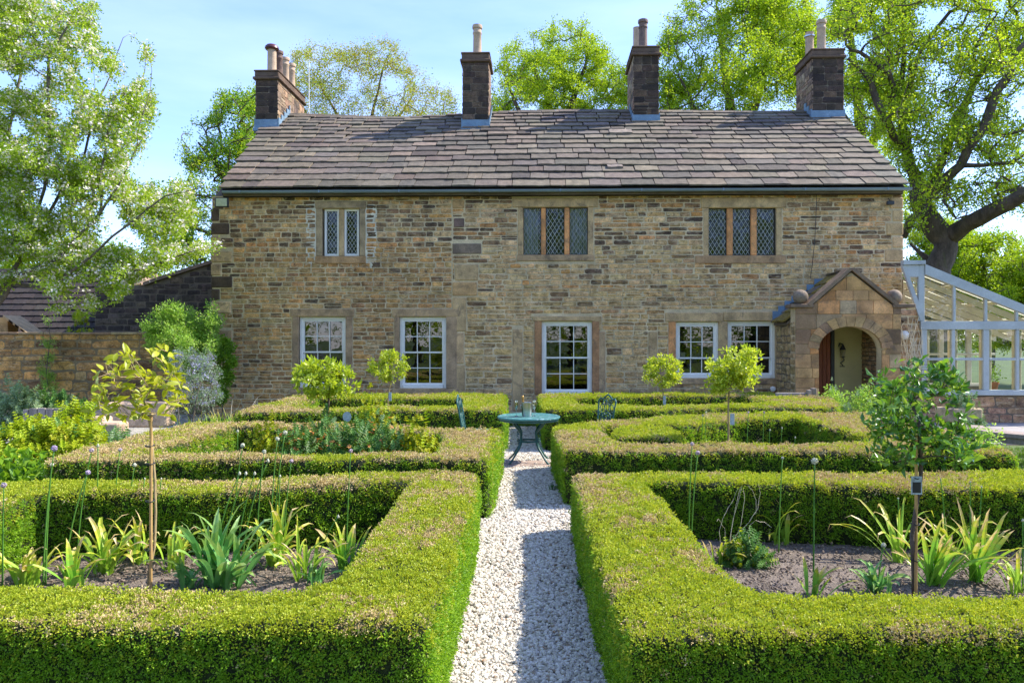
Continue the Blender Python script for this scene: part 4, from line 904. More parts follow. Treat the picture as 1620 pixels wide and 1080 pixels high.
# copings, kneelers, balls
def beam(p, q, th, y0, y1, mat='dress_o', name='coping', col=(.19, .155, .12)):
    d = (Vector((q[0]-p[0], 0, q[1]-p[1]))).normalized(); n_ = Vector((-d.z, 0, d.x))*th
    if n_.z < 0: n_ = -n_
    P0, P1 = Vector((p[0], 0, p[1])), Vector((q[0], 0, q[1])); mb = MB(); vs = []
    for y in (y0, y1):
        for v in (P0, P1, P1+n_, P0+n_): vs.append((v.x, y, v.z))
    mb.add(vs, [(0, 1, 2, 3), (7, 6, 5, 4), (0, 4, 5, 1), (1, 5, 6, 2), (2, 6, 7, 3), (3, 7, 4, 0)]); o = mb.build(name, M[mat], po); o.color = (*col, 1); return o
beam((shl[0]-.05, zsh-.02), (apex[0], apex[1]+.03), .075, PF-.07, PF+.32); beam((apex[0]+.002, apex[1]+.03), (shr[0]+.05, zsh-.02), .075, PF-.07, PF+.32)
for x0, x1, bx in ((1250, 1286, 1269.5), (1411, 1447, 1418.5)):
    a_, b_ = pp(x0, 484)[0], pp(x1, 484)[0]; mb = MB(); mb.bbox((a_, PF-.06, zsh-.05), (b_, PF+.34, zsh+.03), .012); o = mb.build('kneeler', M['dress_o'], po); o.color = (.17, .14, .115, 1)
    bc = pp(bx, 468.5); mb = MB(); mb.ball((bc[0], PF+.12, zsh+.19), .165, 24, 16); o = mb.build('ball_finial', M['dress_o'], po, smooth=True); o.color = (.20, .18, .155, 1)
# buttress right of the porch
b0, b1 = hp(1424, 560, -.7)[0], hp(1458, 560, -.7)[0]; mb = MB(); zt_ = zsh-.06
mb.box((b0+.02, -.68, -.1), (b1, -.2, zt_)); mb.add([(UR-.1, -.02, -.1), (b1, -.02, -.1), (b1, -.02, zt_), (UR, -.02, zt_+.75), (UR-.1, .4, -.1), (b1, .4, -.1), (b1, .4, zt_), (UR, .4, zt_+.75)], [(0, 1, 2, 3), (7, 6, 5, 4), (1, 5, 6, 2), (2, 6, 7, 3)]); bt = mb.build('buttress', M['mortar'], house)
lay(bt, courses(b0+.02, b1, 0, zt_, .10, .19, .16, .40, [], lambda u, z: mixp([(3, (.36, .26, .17)), (2, (.28, .20, .14)), (1, (.20, .15, .11))]), w=-.68), 'stone')
# outer left side of the porch
fr_ = Matrix.Translation((pu0, 0, 0)) @ Matrix.Rotation(R(-90), 4, 'Z')
lay(po, courses(.0, -PF, 0, zsh-.36, .12, .24, .18, .5, [], lambda u, z: mixp([(3, (.30, .25, .14)), (2, (.24, .20, .12)), (1, (.34, .27, .17))]), w=.0), 'side_stone', rough=True, frame=fr_)
# inner right side
fr_ = Matrix.Translation((pu1-.3, 0, 0)) @ Matrix.Rotation(R(-90), 4, 'Z')
lay(po, courses(.0, -PF-TK, 0, 2.6, .07, .14, .12, .36, [], lambda u, z: mixp([(3, (.26, .18, .11)), (2, (.20, .14, .09)), (1, (.32, .24, .15))]), w=.0), 'inner_stone', rough=True, frame=fr_, relief=.035, depth=.1)
# back of the porch: plaster, door, jamb
mb = MB(); mb.box((hp(1319, 560, -.05)[0], -.06, 0), (pu1-.3, -.03, 2.75)); mb.build('plaster', M['plaster'], po)
d0, d1 = hp(1276, 560, -.05)[0], hp(1313, 560, -.05)[0]
mb = MB(); k_ = 6
dr = empty('door'); dr.parent = po
for i in range(k_):
    q = MB(); q.bbox((d0+(d1-d0)*i/k_+.003, -.085, .05), (d0+(d1-d0)*(i+1)/k_-.003, -.05, 2.42-.05*abs(i-1)), .005); q.build('plank', M['door'], dr)
q = MB(); q.bbox((d1+.002, -.11, .02), (hp(1319, 560, -.05)[0], -.03, 2.52), .008); q.build('door_jamb', M['iron'], po)
mb = MB(); mb.box((pu0+.3, PF+TK, 2.72), (pu1-.3, -.07, 2.76)); mb.build('porch_ceiling', M['dark_in'], po)
# porch roof, left slope mossy
for s_, (e0, e1) in enumerate(((shl[0]-.42, apex[0]), (apex[0], shr[0]+.35))):
    zlo, zhi = zsh-.36, apex[1]-.03; mb = MB()
    x0, z0_, x1, z1_ = (e0, zlo, e1, zhi) if s_ == 0 else (e0, zhi, e1, zlo)
    vs = [(x0, PF+.33, z0_), (x1, PF+.33, z1_), (x1, -.02, z1_), (x0, -.02, z0_), (x0, PF+.33, z0_-.06), (x1, PF+.33, z1_-.06), (x1, -.02, z1_-.06), (x0, -.02, z0_-.06)]
    mb.add(vs, [(0, 1, 2, 3), (7, 6, 5, 4), (0, 4, 5, 1), (1, 5, 6, 2), (2, 6, 7, 3), (3, 7, 4, 0)]); mb.build('porch_roof', M['mortar_dark'], po)
    L = math.hypot(x1-x0, z1_-z0_); ang = math.atan2(zhi-zlo, abs(x1-x0)); nr = 5
    for i in range(nr):
        yy = PF+.33
        while yy < -.05:
            w_ = min(random.uniform(.28, .45), -.02-yy); mm = M['moss'] if (s_ == 0 and random.random() < .75) else M['slate_o']
            fm = Matrix.Translation(((x0 if s_ == 0 else x1), yy+w_/2, zlo)) @ Matrix.Rotation(R(-90) if s_ == 0 else R(90), 4, 'Z') @ Matrix.Rotation(ang, 4, 'X') @ Matrix.Translation((0, L*i/nr-.04, .05)) @ Matrix.Rotation(-.10, 4, 'X') @ Matrix.Diagonal((w_-.01, L/nr*1.4, .04, 1))
            me_ = USL[random.randrange(9)].mesh('slate', mm) ; o = bpy.data.objects.new('slate', me_); o.color = (.2, .17, .15, 1); COL.objects.link(o); o.parent = po; o.matrix_local = fm; yy += w_
# stepped lead flashing above the porch roof
stp = [(1222, 492, 1232, 506), (1231, 484, 1243, 502), (1241, 476, 1254, 494), (1252, 468, 1266, 488), (1264, 459, 1278, 478), (1276, 450, 1290, 469), (1288, 441, 1303, 462), (1300, 440, 1316, 452), (1313, 439, 1328, 446)]
for x0, y0, x1, y1 in stp:
    r = prect(x0, y0, x1, y1, -.03); mb = MB(); mb.box((r[0], -.042, r[2]), (r[1], -.034, r[3])); mb.build('flashing', M['lead'], po)
# wall lantern in the porch, lamps and cable on the front
H4 = lambda o: (setattr(o, 'location', house.location), setattr(o, 'rotation_euler', house.rotation_euler))
lc = hp(1331, 556, -.08); mb = MB(); e_ = empty('wall_lantern', label='black iron wall lantern on the cream wall inside the porch', cat='lantern'); H4(e_)
q = MB(); q.lathe([(.075, .02), (.02, .14), (.0, .17)], 8, (lc[0]-.0, -.17, lc[1]+.02)); q.lathe([(.05, -.13), (.055, -.12), (.055, -.11)], 8, (lc[0], -.17, lc[1])); q.build('lantern_top', M['iron'], e_)
q = MB(); q.lathe([(.042, -.11), (.068, .02)], 6, (lc[0], -.17, lc[1])); q.build('lantern_glass', M['glass_clear'], e_)
q = MB(); q.tube([(lc[0], -.17, lc[1]-.13), (lc[0]+.05, -.12, lc[1]-.2), (lc[0]-.02, -.09, lc[1]-.27), (lc[0]+.04, -.075, lc[1]-.33)], .012, 6); q.box((lc[0]-.03, -.075, lc[1]-.36), (lc[0]+.09, -.06, lc[1]-.34)); q.tube([(lc[0], -.17, lc[1]+.17), (lc[0]-.05, -.12, lc[1]+.2), (lc[0]-.06, -.07, lc[1]+.12)], .012, 6); q.build('bracket', M['iron'], e_)
r = prect(341, 313, 362, 328, -.3); e_ = empty('floodlight', label='small black floodlight under the eaves at the left corner', cat='floodlight'); H4(e_)
q = MB(); q.bbox((r[0], -.34, r[2]), (r[1], -.28, r[3]), .01); q.build('housing', M['iron'], e_, ); q = MB(); q.box((r[0]+.03, -.348, r[2]+.02), (r[1]-.03, -.342, r[3]-.02)); q.build('lens', M['steel'], e_); q = MB(); q.tube([((r[0]+r[1])/2, -.28, r[3]-.1), ((r[0]+r[1])/2, -.01, r[3]+.02)], .015, 6); q.build('bracket', M['iron'], e_)
r = prect(1403, 318, 1414, 324, -.1); e_ = empty('security_sensor', label='small dark sensor box under the eaves at the right corner', cat='sensor'); H4(e_)
q = MB(); q.bbox((r[0], -.14, r[2]), (r[1], -.06, r[3]), .01); q.build('housing', M['iron'], e_); q = MB(); q.tube([((r[0]+r[1])/2, -.08, r[3]), ((r[0]+r[1])/2, -.01, r[3]+.08)], .01, 6); q.build('bracket', M['iron'], e_)
cb = MB(); pts = [hp(x, y) for x, y in ((1291, 309), (1290, 340), (1288, 380), (1284, 420), (1281, 441))]; cb.tube([(u, -.04, z) for u, z in pts], .007, 5); q = cb.build('cable', M['iron']); tag(q, 'thin black cable running down the wall to the porch', 'cable'); H4(q)
lp = hp(1369, 0, -.7); a_ = hp(1430, 530, -.7); q = MB(); q.lathe([(.0, 0), (.09, .0), (.10, .02), (.07, .05), (0, .06)], 18); q = q.build('round_plaque', M['white_paint'], smooth='auto'); tag(q, 'small round white plaque on the wall right of the porch', 'plaque'); q.matrix_world = Matrix.Translation(house.location) @ Matrix.Rotation(TH, 4, 'Z') @ Matrix.Translation((a_[0], -.72, a_[1])) @ Matrix.Rotation(R(90), 4, 'X')
dk_ = MB(); 
for x0, x1 in ((1140, 1228),): 
    r = prect(x0, 600, x1, 632, -.05); 
a_ = hp(1223, 615, -.08); q = MB(); q.lathe([(0, 0), (.06, 0), (.06, .05), (0, .06)], 14); q = q.build('vent_cap', M['white_paint'], smooth='auto'); tag(q, 'round white vent low on the wall left of the porch', 'vent'); q.matrix_world = Matrix.Translation(house.location) @ Matrix.Rotation(TH, 4, 'Z') @ Matrix.Translation((a_[0], -.04, a_[1])) @ Matrix.Rotation(R(90), 4, 'X')
# ---------------------------------------------------------------- trees
def pip(poly, x, y):
    c = False; n = len(poly)
    for i in range(n):
        x1, y1 = poly[i]; x2, y2 = poly[(i+1) % n]
        if (y1 > y) != (y2 > y) and x < (x2-x1)*(y-y1)/(y2-y1)+x1: c = not c
    return c
def edge_d(poly, x, y):
    b = 1e9
    for i in range(len(poly)):
        x1, y1 = poly[i]; x2, y2 = poly[(i+1) % len(poly)]; dx, dy = x2-x1, y2-y1; t = max(0, min(1, ((x-x1)*dx+(y-y1)*dy)/(dx*dx+dy*dy))); b = min(b, math.hypot(x-x1-t*dx, y-y1-t*dy))
    return b
def grow(label, cat, group, d, poly, limbs, ntip, thick, leaf, lsc, barkm, seed, nclump=26, spread=.16, base=None, r0=.02, rmax=.32, percl=4, jit=.45, trunkname='trunk', gap=0.0, order=2, up=.0, cf=.6, raw=False):
    """tree: limbs are polylines of (px, py, depth offset, radius); every tip point inside poly is joined to the nearest wood by a bending shoot; > trunk, crown"""
    random.seed(seed); rng = np.random.default_rng(seed)
    xs = [p[0] for p in poly]; ys = [p[1] for p in poly]; mx_ = max(edge_d(poly, random.uniform(min(xs), max(xs)), random.uniform(min(ys), max(ys))) for _ in range(200))
    nodes = []; par = []; rad = []; fixed = []
    segs = []
    for L in limbs:
        prev = None
        for k in range(len(L)-1):
            a, b = L[k], L[k+1]; m_ = max(2, int(math.hypot(a[0]-b[0], a[1]-b[1])*d/F/.35))
            for j in range(m_+(k == len(L)-2)):
                t = j/m_; q = [a[i]*(1-t)+b[i]*t for i in range(4)]; p = P(q[0], q[1], d+q[2])
                if prev is None and nodes:
                    dd = [(nodes[i]-p).length for i in range(len(nodes))]; prev = int(np.argmin(dd))
                if prev is not None and (nodes[prev]-p).length < .02: continue
                p = p + Vector((noise.noise(p*1.3), noise.noise(p*1.3+Vector((9, 0, 0))), noise.noise(p*1.3+Vector((0, 9, 0)))))*.10*(k > 0 or j > 1)
                nodes.append(p); par.append(-1 if prev is None else prev); rad.append(q[3]); fixed.append(q[3]); prev = len(nodes)-1
    # clumps
    cl = []
    while len(cl) < nclump:
        x, y = random.uniform(min(xs), max(xs)), random.uniform(min(ys), max(ys))
        if pip(poly, x, y): cl.append((x, y, random.gauss(0, .5)*thick*min(1, .35+edge_d(poly, x, y)/mx_), random.uniform(.6, 1.3)))
    W = spread*(max(xs)-min(xs)); tips = []
    it = 0
    while len(tips) < ntip and it < ntip*30:
        it += 1
        if random.random() < cf: c = random.choice(cl); x = random.gauss(c[0], W*c[3]*.5); y = random.gauss(c[1], W*c[3]*.42); z = c[2]+random.gauss(0, W*d/F*.5)
        else: x, y = random.uniform(min(xs), max(xs)), random.uniform(min(ys), max(ys)); z = random.gauss(0, .45)*thick
        if not pip(poly, x, y): continue
        if gap and noise.noise(Vector((x*.02, y*.02, seed))) < -gap: continue
        tips.append(P(x, y, d+z))
    N0 = np.array([n for n in nodes]); idx = np.argsort([np.min(np.linalg.norm(N0-np.array(t), axis=1)) for t in tips])
    arr = np.zeros((len(nodes)+ntip*9, 3)); arr[:len(nodes)] = N0; cnt_ = len(nodes); ends = []
    for ti in idx:
        t = np.array(tips[ti]); dv = arr[:cnt_]-t; dd = np.linalg.norm(dv, axis=1) + np.maximum(0, dv[:, 2])*.6; k = int(np.argmin(dd)); a = Vector(arr[k]); b = Vector(t); L = (b-a).length
        # leave the parent in a direction near its own, then bend to the tip
        pd = (a-nodes[par[k]]).normalized() if par[k] >= 0 and (a-nodes[par[k]]).length > 1e-6 else Vector((0, 0, 1))
        m_ = max(2, min(8, int(L/.28))); c1 = a + pd*L*.28 + Vector((0, 0, up*L)) + rv()*L*.10; prev = k
        for j in range(1, m_+1):
            s_ = j/m_; p = a*(1-s_)**2 + c1*2*s_*(1-s_) + b*s_*s_ + rv()*L*.035*(j < m_)
            nodes.append(p); par.append(prev); fixed.append(0); arr[cnt_] = p; prev = cnt_; cnt_ += 1
        ends.append(prev)
    n_ = len(nodes); child = [[] for _ in range(n_)]
    for i in range(n_):
        if par[i] >= 0: child[par[i]].append(i)
    acc = [0.0]*n_
    for i in range(n_-1, -1, -1):
        if acc[i] == 0: acc[i] = r0**2.3
        if par[i] >= 0: acc[par[i]] += acc[i]
    rr = [max(min(a**(1/2.3), rmax), f) for a, f in zip(acc, fixed)]
    for i in range(n_):
        if par[i] >= 0: rr[i] = min(rr[i], max(rr[par[i]], fixed[i]))
    mb = MB(); mb2 = MB(); done = [False]*n_
    starts = [i for i in range(n_) if par[i] < 0]; stack = list(starts)
    while stack:
        s_ = stack.pop(); ch = [s_] if par[s_] < 0 else [par[s_], s_]; c = s_
        while child[c]:
            best = max(child[c], key=lambda q: acc[q]+fixed[q]); 
            for q in child[c]:
                if q != best: stack.append(q)
            ch.append(best); c = best
        if len(ch) < 2: continue
        rs = [rr[q] for q in ch]
        if par[s_] >= 0: rs[0] = min(rs[0], rs[1]*1.25)
        big = max(rs) > .045; k = 9 if max(rs) > .15 else (6 if big else 4)
        (mb if big else mb2).tube([nodes[q] for q in ch], [x*(1+.10*noise.noise(nodes[q]*3)) for x, q in zip(rs, ch)], k, cap=False)
    b0 = nodes[0]; root = empty(base or 'tree', (b0.x, b0.y, 0), 0, label, cat, group)
    off = Vector((b0.x, b0.y, 0))
    for q in (mb, mb2): q.v = [(x-off.x, y-off.y, z) for x, y, z in q.v]
    mb.build(trunkname, barkm, root, smooth=True); mb2.build('twigs', barkm, root, smooth=True)['kind'] = 'stuff'
    pts = []
    for e in ends:
        p = nodes[e]; q = nodes[par[e]]; g = nodes[par[par[e]]] if par[par[e]] >= 0 else q
        for _ in range(percl):
            t = random.random(); c = p*(1-t)+(q if random.random() < .5 else g)*t; pts.append(c+rv()*jit*random.random()-off)
    if raw: return root, off, [nodes[e] for e in ends], [(nodes[e]-nodes[par[e]]).normalized() for e in ends], pts
    if leaf:
        sc = [lsc*random.uniform(.6, 1.25) for _ in pts]; pk = [random.randrange(len(leaf)) for _ in pts]
        scatter('crown', pts, [(0, 0, 1)]*len(pts), sc, pk, leaf, root, tilt=.9)['kind'] = 'stuff'
    return root
def lc(name, mat, n=12, rad=.30, ln=.13, wd=.085, k=2, **kw): return [cluster(name, mat, n, rad, ln, wd, **kw) for _ in range(k)]
LY2 = lc('leaf_cluster', M['l_yel'], 5, ln=.10, wd=.06) + lc('leaf_cluster', M['l_oak'], 5, ln=.10, wd=.06, k=1); LK2 = lc('leaf_cluster', M['l_oak'], 7, ln=.12, wd=.075, k=3)
TG = 'trees standing behind the house'
LK, LL, LY, LD, LF = lc('leaf_cluster', M['l_oak']), lc('leaf_cluster', M['l_lime'], 14), lc('leaf_cluster', M['l_yel'], 9), lc('leaf_cluster', M['l_deep'], 13), lc('leaf_cluster', M['l_far'], 14)
grow('dark green tree behind the left gable, beyond the blossom tree', 'tree', TG, 29, [(403, 133), (375, 134), (345, 140), (328, 165), (330, 190), (305, 192), (288, 205), (278, 225), (292, 240), (283, 270), (270, 300), (262, 340), (250, 400), (330, 440), (420, 430), (420, 130)],
     [[(385, 560, 0, .30), (380, 400, 0, .26), (382, 290, 0, .2), (392, 210, .5, .10)], [(380, 330, 0, .14), (340, 260, -.5, .08), (315, 225, -1, .04)]], 620, 3.2, LD + LK2, .75, M['bark'], 3, nclump=22, percl=6, jit=.5)
grow('sparse tree with bronze young leaves between the two left chimneys', 'tree', TG, 33, [(455, 90), (480, 68), (520, 72), (560, 70), (610, 64), (640, 76), (655, 105), (675, 120), (700, 140), (722, 150), (735, 190), (640, 260), (500, 260), (440, 190)],
     [[(575, 520, 0, .30), (572, 330, 0, .22), (560, 230, 0, .14), (540, 190, .3, .08), (520, 160, .6, .05), (500, 120, 1, .02)], [(572, 240, 0, .12), (590, 180, -.5, .07), (600, 130, -1, .035), (612, 90, -1.2, .015)], [(575, 260, 0, .12), (620, 200, .6, .06), (655, 150, 1, .03)], [(555, 230, 0, .12), (490, 190, -1, .05), (462, 130, -1.3, .02)], [(440, 300, 2, .12), (455, 200, 2, .05), (470, 110, 2, .02)]],
     1300, 3.5, LY2, .8, M['bark'], 5, nclump=60, percl=8, jit=.45, gap=.45, cf=.3, r0=.006, rmax=.10)
grow('round bright green tree between the second and third chimneys', 'tree', TG, 31, [(776, 110), (790, 80), (815, 62), (850, 50), (885, 30), (905, 40), (930, 32), (952, 60), (968, 78), (985, 92), (1008, 130), (1010, 230), (770, 240)],
     [[(880, 520, 0, .36), (882, 300, 0, .32), (880, 210, 0, .22), (868, 165, .5, .14), (850, 120, 1, .07)], [(882, 230, 0, .2), (905, 165, -.5, .14), (925, 110, -1, .07), (930, 60, -1, .03)], [(880, 240, 0, .2), (830, 190, -1, .11), (805, 140, -1.4, .05)], [(882, 260, 0, .2), (945, 200, 1, .10), (975, 150, 1.2, .05)]],
     900, 4, LL, .62, M['bark'], 7, nclump=40, percl=7, jit=.4, gap=.38, cf=.5, r0=.012)
grow('dense bright green tree between the third and right chimneys', 'tree', TG, 30, [(1035, 110), (1045, 60), (1062, 20), (1085, -10), (1120, -40), (1180, -60), (1240, -50), (1285, -10), (1300, 80), (1300, 240), (1030, 240)],
     [[(1160, 520, 0, .4), (1160, 320, 0, .36), (1162, 210, 0, .26), (1150, 140, .5, .17), (1140, 70, 1, .08), (1135, 10, 1, .03)], [(1160, 250, 0, .24), (1195, 170, -.5, .15), (1215, 90, -1, .08), (1225, 20, -1, .03)], [(1160, 260, 0, .2), (1105, 190, -1, .12), (1080, 130, -1.4, .05)]],
     1400, 4.2, LL + LK, .7, M['bark'], 9, nclump=34, percl=6, jit=.5, r0=.012)
grow('tall green tree filling the gap behind the right chimney', 'tree', TG, 36, [(1235, -60), (1300, -90), (1420, -90), (1450, 40), (1440, 200), (1440, 380), (1400, 430), (1260, 300), (1250, 100)],
     [[(1370, 520, 0, .4), (1370, 320, 0, .34), (1360, 180, 0, .25), (1345, 60, .5, .15), (1340, -20, 1, .06)], [(1370, 260, 0, .24), (1405, 150, -.5, .13), (1410, 40, -1, .06)], [(1365, 240, 0, .24), (1310, 140, -1, .13), (1290, 40, -1.4, .05)]],
     1100, 4, LK + LL, .75, M['bark'], 13, nclump=34, percl=6, jit=.5, r0=.012)
# the great gnarled tree at the right: main limbs follow the photograph
B4 = [[(1478, 640, 0, .62), (1478, 470, 0, .55), (1483, 425, 0, .42), (1496, 395, 0, .38), (1497, 378, 0, .40), (1480, 362, 0, .40), (1462, 340, 0, .36), (1455, 318, 0, .34), (1455, 300, 0, .30), (1446, 275, 0, .20), (1434, 240, .2, .17), (1428, 205, .4, .15), (1425, 175, .5, .14), (1424, 140, .5, .11), (1428, 105, .6, .07), (1432, 60, .8, .04)],
      [(1496, 378, 0, .33), (1530, 356, -.8, .27), (1570, 336, -1.6, .25), (1620, 308, -2.4, .22), (1690, 270, -3.4, .16), (1760, 200, -4, .08)],
      [(1460, 318, 0, .26), (1476, 300, -.3, .20), (1500, 280, -.7, .17), (1520, 262, -1, .15), (1530, 235, -1.2, .14), (1555, 205, -1.4, .14), (1568, 170, -1.5, .15), (1580, 140, -1.6, .14), (1596, 115, -1.7, .13), (1604, 88, -1.8, .10), (1620, 70, -1.9, .07), (1650, 30, -2, .04)],
      [(1470, 300, 0, .2), (1488, 262, .5, .15), (1498, 235, .6, .14), (1508, 210, .7, .15), (1512, 185, .8, .16), (1528, 160, .9, .14), (1540, 130, 1, .07), (1575, 90, 1, .04), (1590, 40, 1, .03)],
      [(1436, 240, 0, .12), (1412, 215, -.6, .12), (1398, 190, -1, .13), (1385, 160, -1, .12), (1378, 130, -1, .09), (1360, 110, -1, .06), (1340, 95, -1, .04)],
      [(1424, 170, -.2, .11), (1410, 165, -.6, .10), (1414, 140, -.8, .10), (1405, 115, -1, .09), (1385, 100, -1.2, .07), (1360, 85, -1.4, .05), (1345, 80, -1.4, .03)],
      [(1430, 170, .3, .12), (1438, 140, .5, .10), (1446, 100, .6, .07), (1470, 60, .8, .05), (1500, 20, 1, .03)],
      [(1480, 420, .4, .15), (1455, 400, .6, .08), (1440, 385, 1, .05)], [(1452, 340, .5, .16), (1440, 350, 1, .15), (1428, 375, 1.4, .13)],
      [(1508, 208, .4, .07), (1525, 218, 0, .07), (1548, 232, -.3, .06), (1556, 240, -.4, .04)], [(1520, 262, -1, .08), (1560, 262, -1.4, .06), (1600, 258, -1.8, .05), (1640, 235, -2, .03)],
      [(1500, 285, -.6, .08), (1496, 320, -.9, .06), (1510, 345, -1.2, .04), (1525, 340, -1.2, .03)], [(1555, 205, -1.3, .07), (1580, 215, -1.6, .05), (1620, 205, -2, .03)]]
grow('great gnarled spreading tree with a thick mossy trunk beside the conservatory', 'tree', None, 25, [(1310, 60), (1330, -30), (1400, -70), (1550, -90), (1720, -80), (1760, 150), (1740, 330), (1640, 345), (1600, 335), (1560, 330), (1540, 350), (1500, 330), (1475, 360), (1440, 380), (1430, 330), (1425, 290), (1400, 240), (1345, 185), (1320, 130)],
     B4, 2700, 3.0, LK2, .78, M['bark'], 17, nclump=90, spread=.10, percl=5, jit=.40, gap=.28, rmax=.11, r0=.012, cf=.3)
for i, (x0, x1, yt, d, sd) in enumerate(((1425, 1545, 345, 34, 41), (1490, 1640, 366, 31, 42), (1580, 1760, 385, 29, 43))):
    xm = (x0+x1)/2
    grow(('low bushy tree beyond the conservatory ridge', 'low lime green tree beyond the conservatory roof', 'low leafy tree past the lower end of the conservatory roof')[i], 'tree', 'low trees beyond the conservatory', d,
         [(x0-20, 520), (x0-10, 430), (x0+20, yt+12), (xm-15, yt), (xm+25, yt+4), (x1-10, yt+22), (x1+20, 460), (x1+20, 560)], [[(xm, 590, 0, .2), (xm, 480, 0, .15), (xm-10, 420, 0, .06)]], 520, 2.0, LF + LL, .75, M['bark_grey'], sd, nclump=26, percl=8, jit=.45, cf=.4)
grow('low green tree showing between the blossom tree and the outbuilding roof', 'tree', None, 34, [(-80, 520), (-70, 400), (20, 372), (110, 380), (190, 372), (250, 392), (275, 440), (270, 520)], [[(90, 590, 0, .2), (90, 480, 0, .15), (85, 420, 0, .06)]], 520, 2.0, LF + LK, .8, M['bark_grey'], 44, nclump=26, percl=8, jit=.5, cf=.4)
# the wood behind the camera: what the windows mirror
q = MB(); pts = []; random.seed(4)
for i in range(15):
    x = -34 + 4.9*i + random.uniform(-1.5, 1.5); y = -17 - 6*random.random(); h = random.uniform(11, 15)
    q.tube([(x, y, 0), (x+.1, y, h*.3), (x-.1, y+.1, h*.55), (x, y, h*.8)], [.28, .2, .13, .03], 7)
    pts += [(x+random.gauss(0, 1.9), y+random.gauss(0, 1.5), abs(h*.5+random.gauss(0, h*.24))) for _ in range(1100)]
tl = q.build('treeline', M['bark'], smooth=True); tag(tl, 'leafy wood beyond the garden, seen only mirrored in the windows', 'wood', kind='stuff')
scatter('crown', pts, [(0, 0, 1)]*len(pts), RNG.uniform(1.2, 2.0, len(pts)), RNG.integers(0, 2, len(pts)), LK, tl, tilt=.9)['kind'] = 'stuff'
# blossoming apple tree at the left
AP = [cluster('apple_spray', M['l_apple'], 13, .13, .062, .038), cluster('apple_spray', M['l_apple'], 11, .12, .06, .038), cluster('blossom_spray', M['l_apple'], 8, .12, .058, .036, petals=(M['petal'], 3, .026)), cluster('blossom_spray', M['l_apple'], 5, .10, .055, .034, petals=(M['petal'], 6, .027))]
ap = [[(p[0], p[1], p[2], p[3]*.45) for p in L] for L in [[(-60, 760, 0, .20), (-50, 600, 0, .17), (-30, 520, 0, .15), (0, 460, 0, .12), (40, 390, 0, .09), (90, 320, .3, .07), (130, 250, .5, .055), (160, 150, .7, .035), (195, 60, .8, .015)],
      [(-30, 520, 0, .13), (20, 440, -.5, .09), (90, 410, -.7, .07), (150, 350, -.8, .055), (190, 290, -.9, .04), (215, 230, -1, .028), (240, 110, -1, .01)],
      [(20, 450, 0, .10), (80, 455, -.6, .07), (150, 400, -1, .055), (210, 350, -1.2, .04), (260, 310, -1.2, .03), (320, 300, -1.2, .018)],
      [(-10, 470, 0, .10), (0, 350, .8, .08), (10, 250, 1, .06), (30, 120, 1.1, .04), (60, 20, 1.2, .03)], [(40, 400, 0, .07), (70, 300, -.4, .05), (72, 200, -.6, .04), (80, 90, -.7, .025), (120, 10, -.8, .015)],
      [(-30, 500, .2, .09), (-40, 300, .6, .07), (-50, 100, .9, .05)], [(100, 430, -.5, .05), (170, 440, -.7, .035), (240, 425, -.9, .022), (300, 400, -1, .015), (358, 386, -1, .008)], [(160, 330, -.7, .035), (165, 220, -.7, .02), (180, 150, -.8, .012)]]]
apoly = [(-120, -60), (60, -60), (85, 0), (118, -10), (130, 10), (148, 0), (152, 40), (160, 60), (165, 100), (172, 70), (185, 90), (196, 110), (190, 150), (215, 130), (232, 62), (238, 100), (228, 150), (245, 150), (240, 190), (230, 230), (225, 270), (270, 290), (300, 282), (345, 300), (350, 325), (300, 345), (330, 345), (300, 372), (335, 385), (365, 384), (330, 400), (300, 405), (260, 425), (215, 445), (190, 470), (150, 490), (120, 505), (85, 495), (60, 440), (0, 455), (-60, 460), (-120, 400)]
grow('apple tree in white blossom leaning in from the left edge', 'tree', None, 15.2, apoly, ap, 4600, 1.7, AP, .95, M['bark_grey'], 23, nclump=80, spread=.075, base='apple_tree', percl=4, jit=.13, rmax=.03, r0=.0035, gap=.20, up=.10, cf=.25)

# ---------------------------------------------------------------- conservatory
cv = empty('conservatory', (HP0.x, HP0.y, 0), TH, 'lean-to glass conservatory with grey blue frame on a low stone wall', 'conservatory')
CW = -.72; cp_ = lambda x, y, w=CW: hp(x, y, w)
def cbox(name, x0, x1, y0, y1, mat='grey_paint', t=.09, w=CW, parent=cv, off=0.0):
    a, zt = cp_(x0, y0, w)[0], cp_((x0+x1)/2, y0, w)[1]; b, zb = cp_(x1, y1, w)[0], cp_((x0+x1)/2, y1, w)[1]
    q = MB(); q.bbox((a, w-off, zb), (b, w+t, zt), .008); return q.build(name, M[mat], parent)
def cpoly(name, pts, mat='grey_paint', t=.09, w=CW, off=0.0, parent=cv):
    q = [cp_(x, y, w) for x, y in pts]; n_ = len(q); mb = MB(); mb.add([(u, w-off, z) for u, z in q] + [(u, w+t, z) for u, z in q], [tuple(range(n_))[::-1], tuple(range(n_, 2*n_))] + [(i, (i+1) % n_, n_+(i+1) % n_, n_+i) for i in range(n_)]); return mb.build(name, M[mat], parent)
XR = 1725; sl = lambda x: 421 + (x-1463)*(485-421)/157.
q0, q1 = cp_(1458, 620)[0], cp_(XR, 620)[0]; zs_ = cp_(1560, 625)[1]
bw_ = MB(); bw_.box((q0, CW+.02, -.1), (q1, CW+.32, zs_-.01)); bw_.box((q0, CW+3.4, -.1), (q1, CW+3.7, zs_-.01)); bw_ = bw_.build('base_wall', M['mortar_dark'], cv)
random.seed(77); lay(bw_, courses(q0, q1, 0, zs_-.03, .13, .24, .25, .62, [], lambda u, z: mixp([(30, (.30, .20, .15)), (25, (.26, .18, .13)), (20, (.22, .165, .125)), (15, (.34, .24, .18)), (6, (.13, .10, .085))]), w=CW+.02, wav=.03), 'stone', relief=.02)
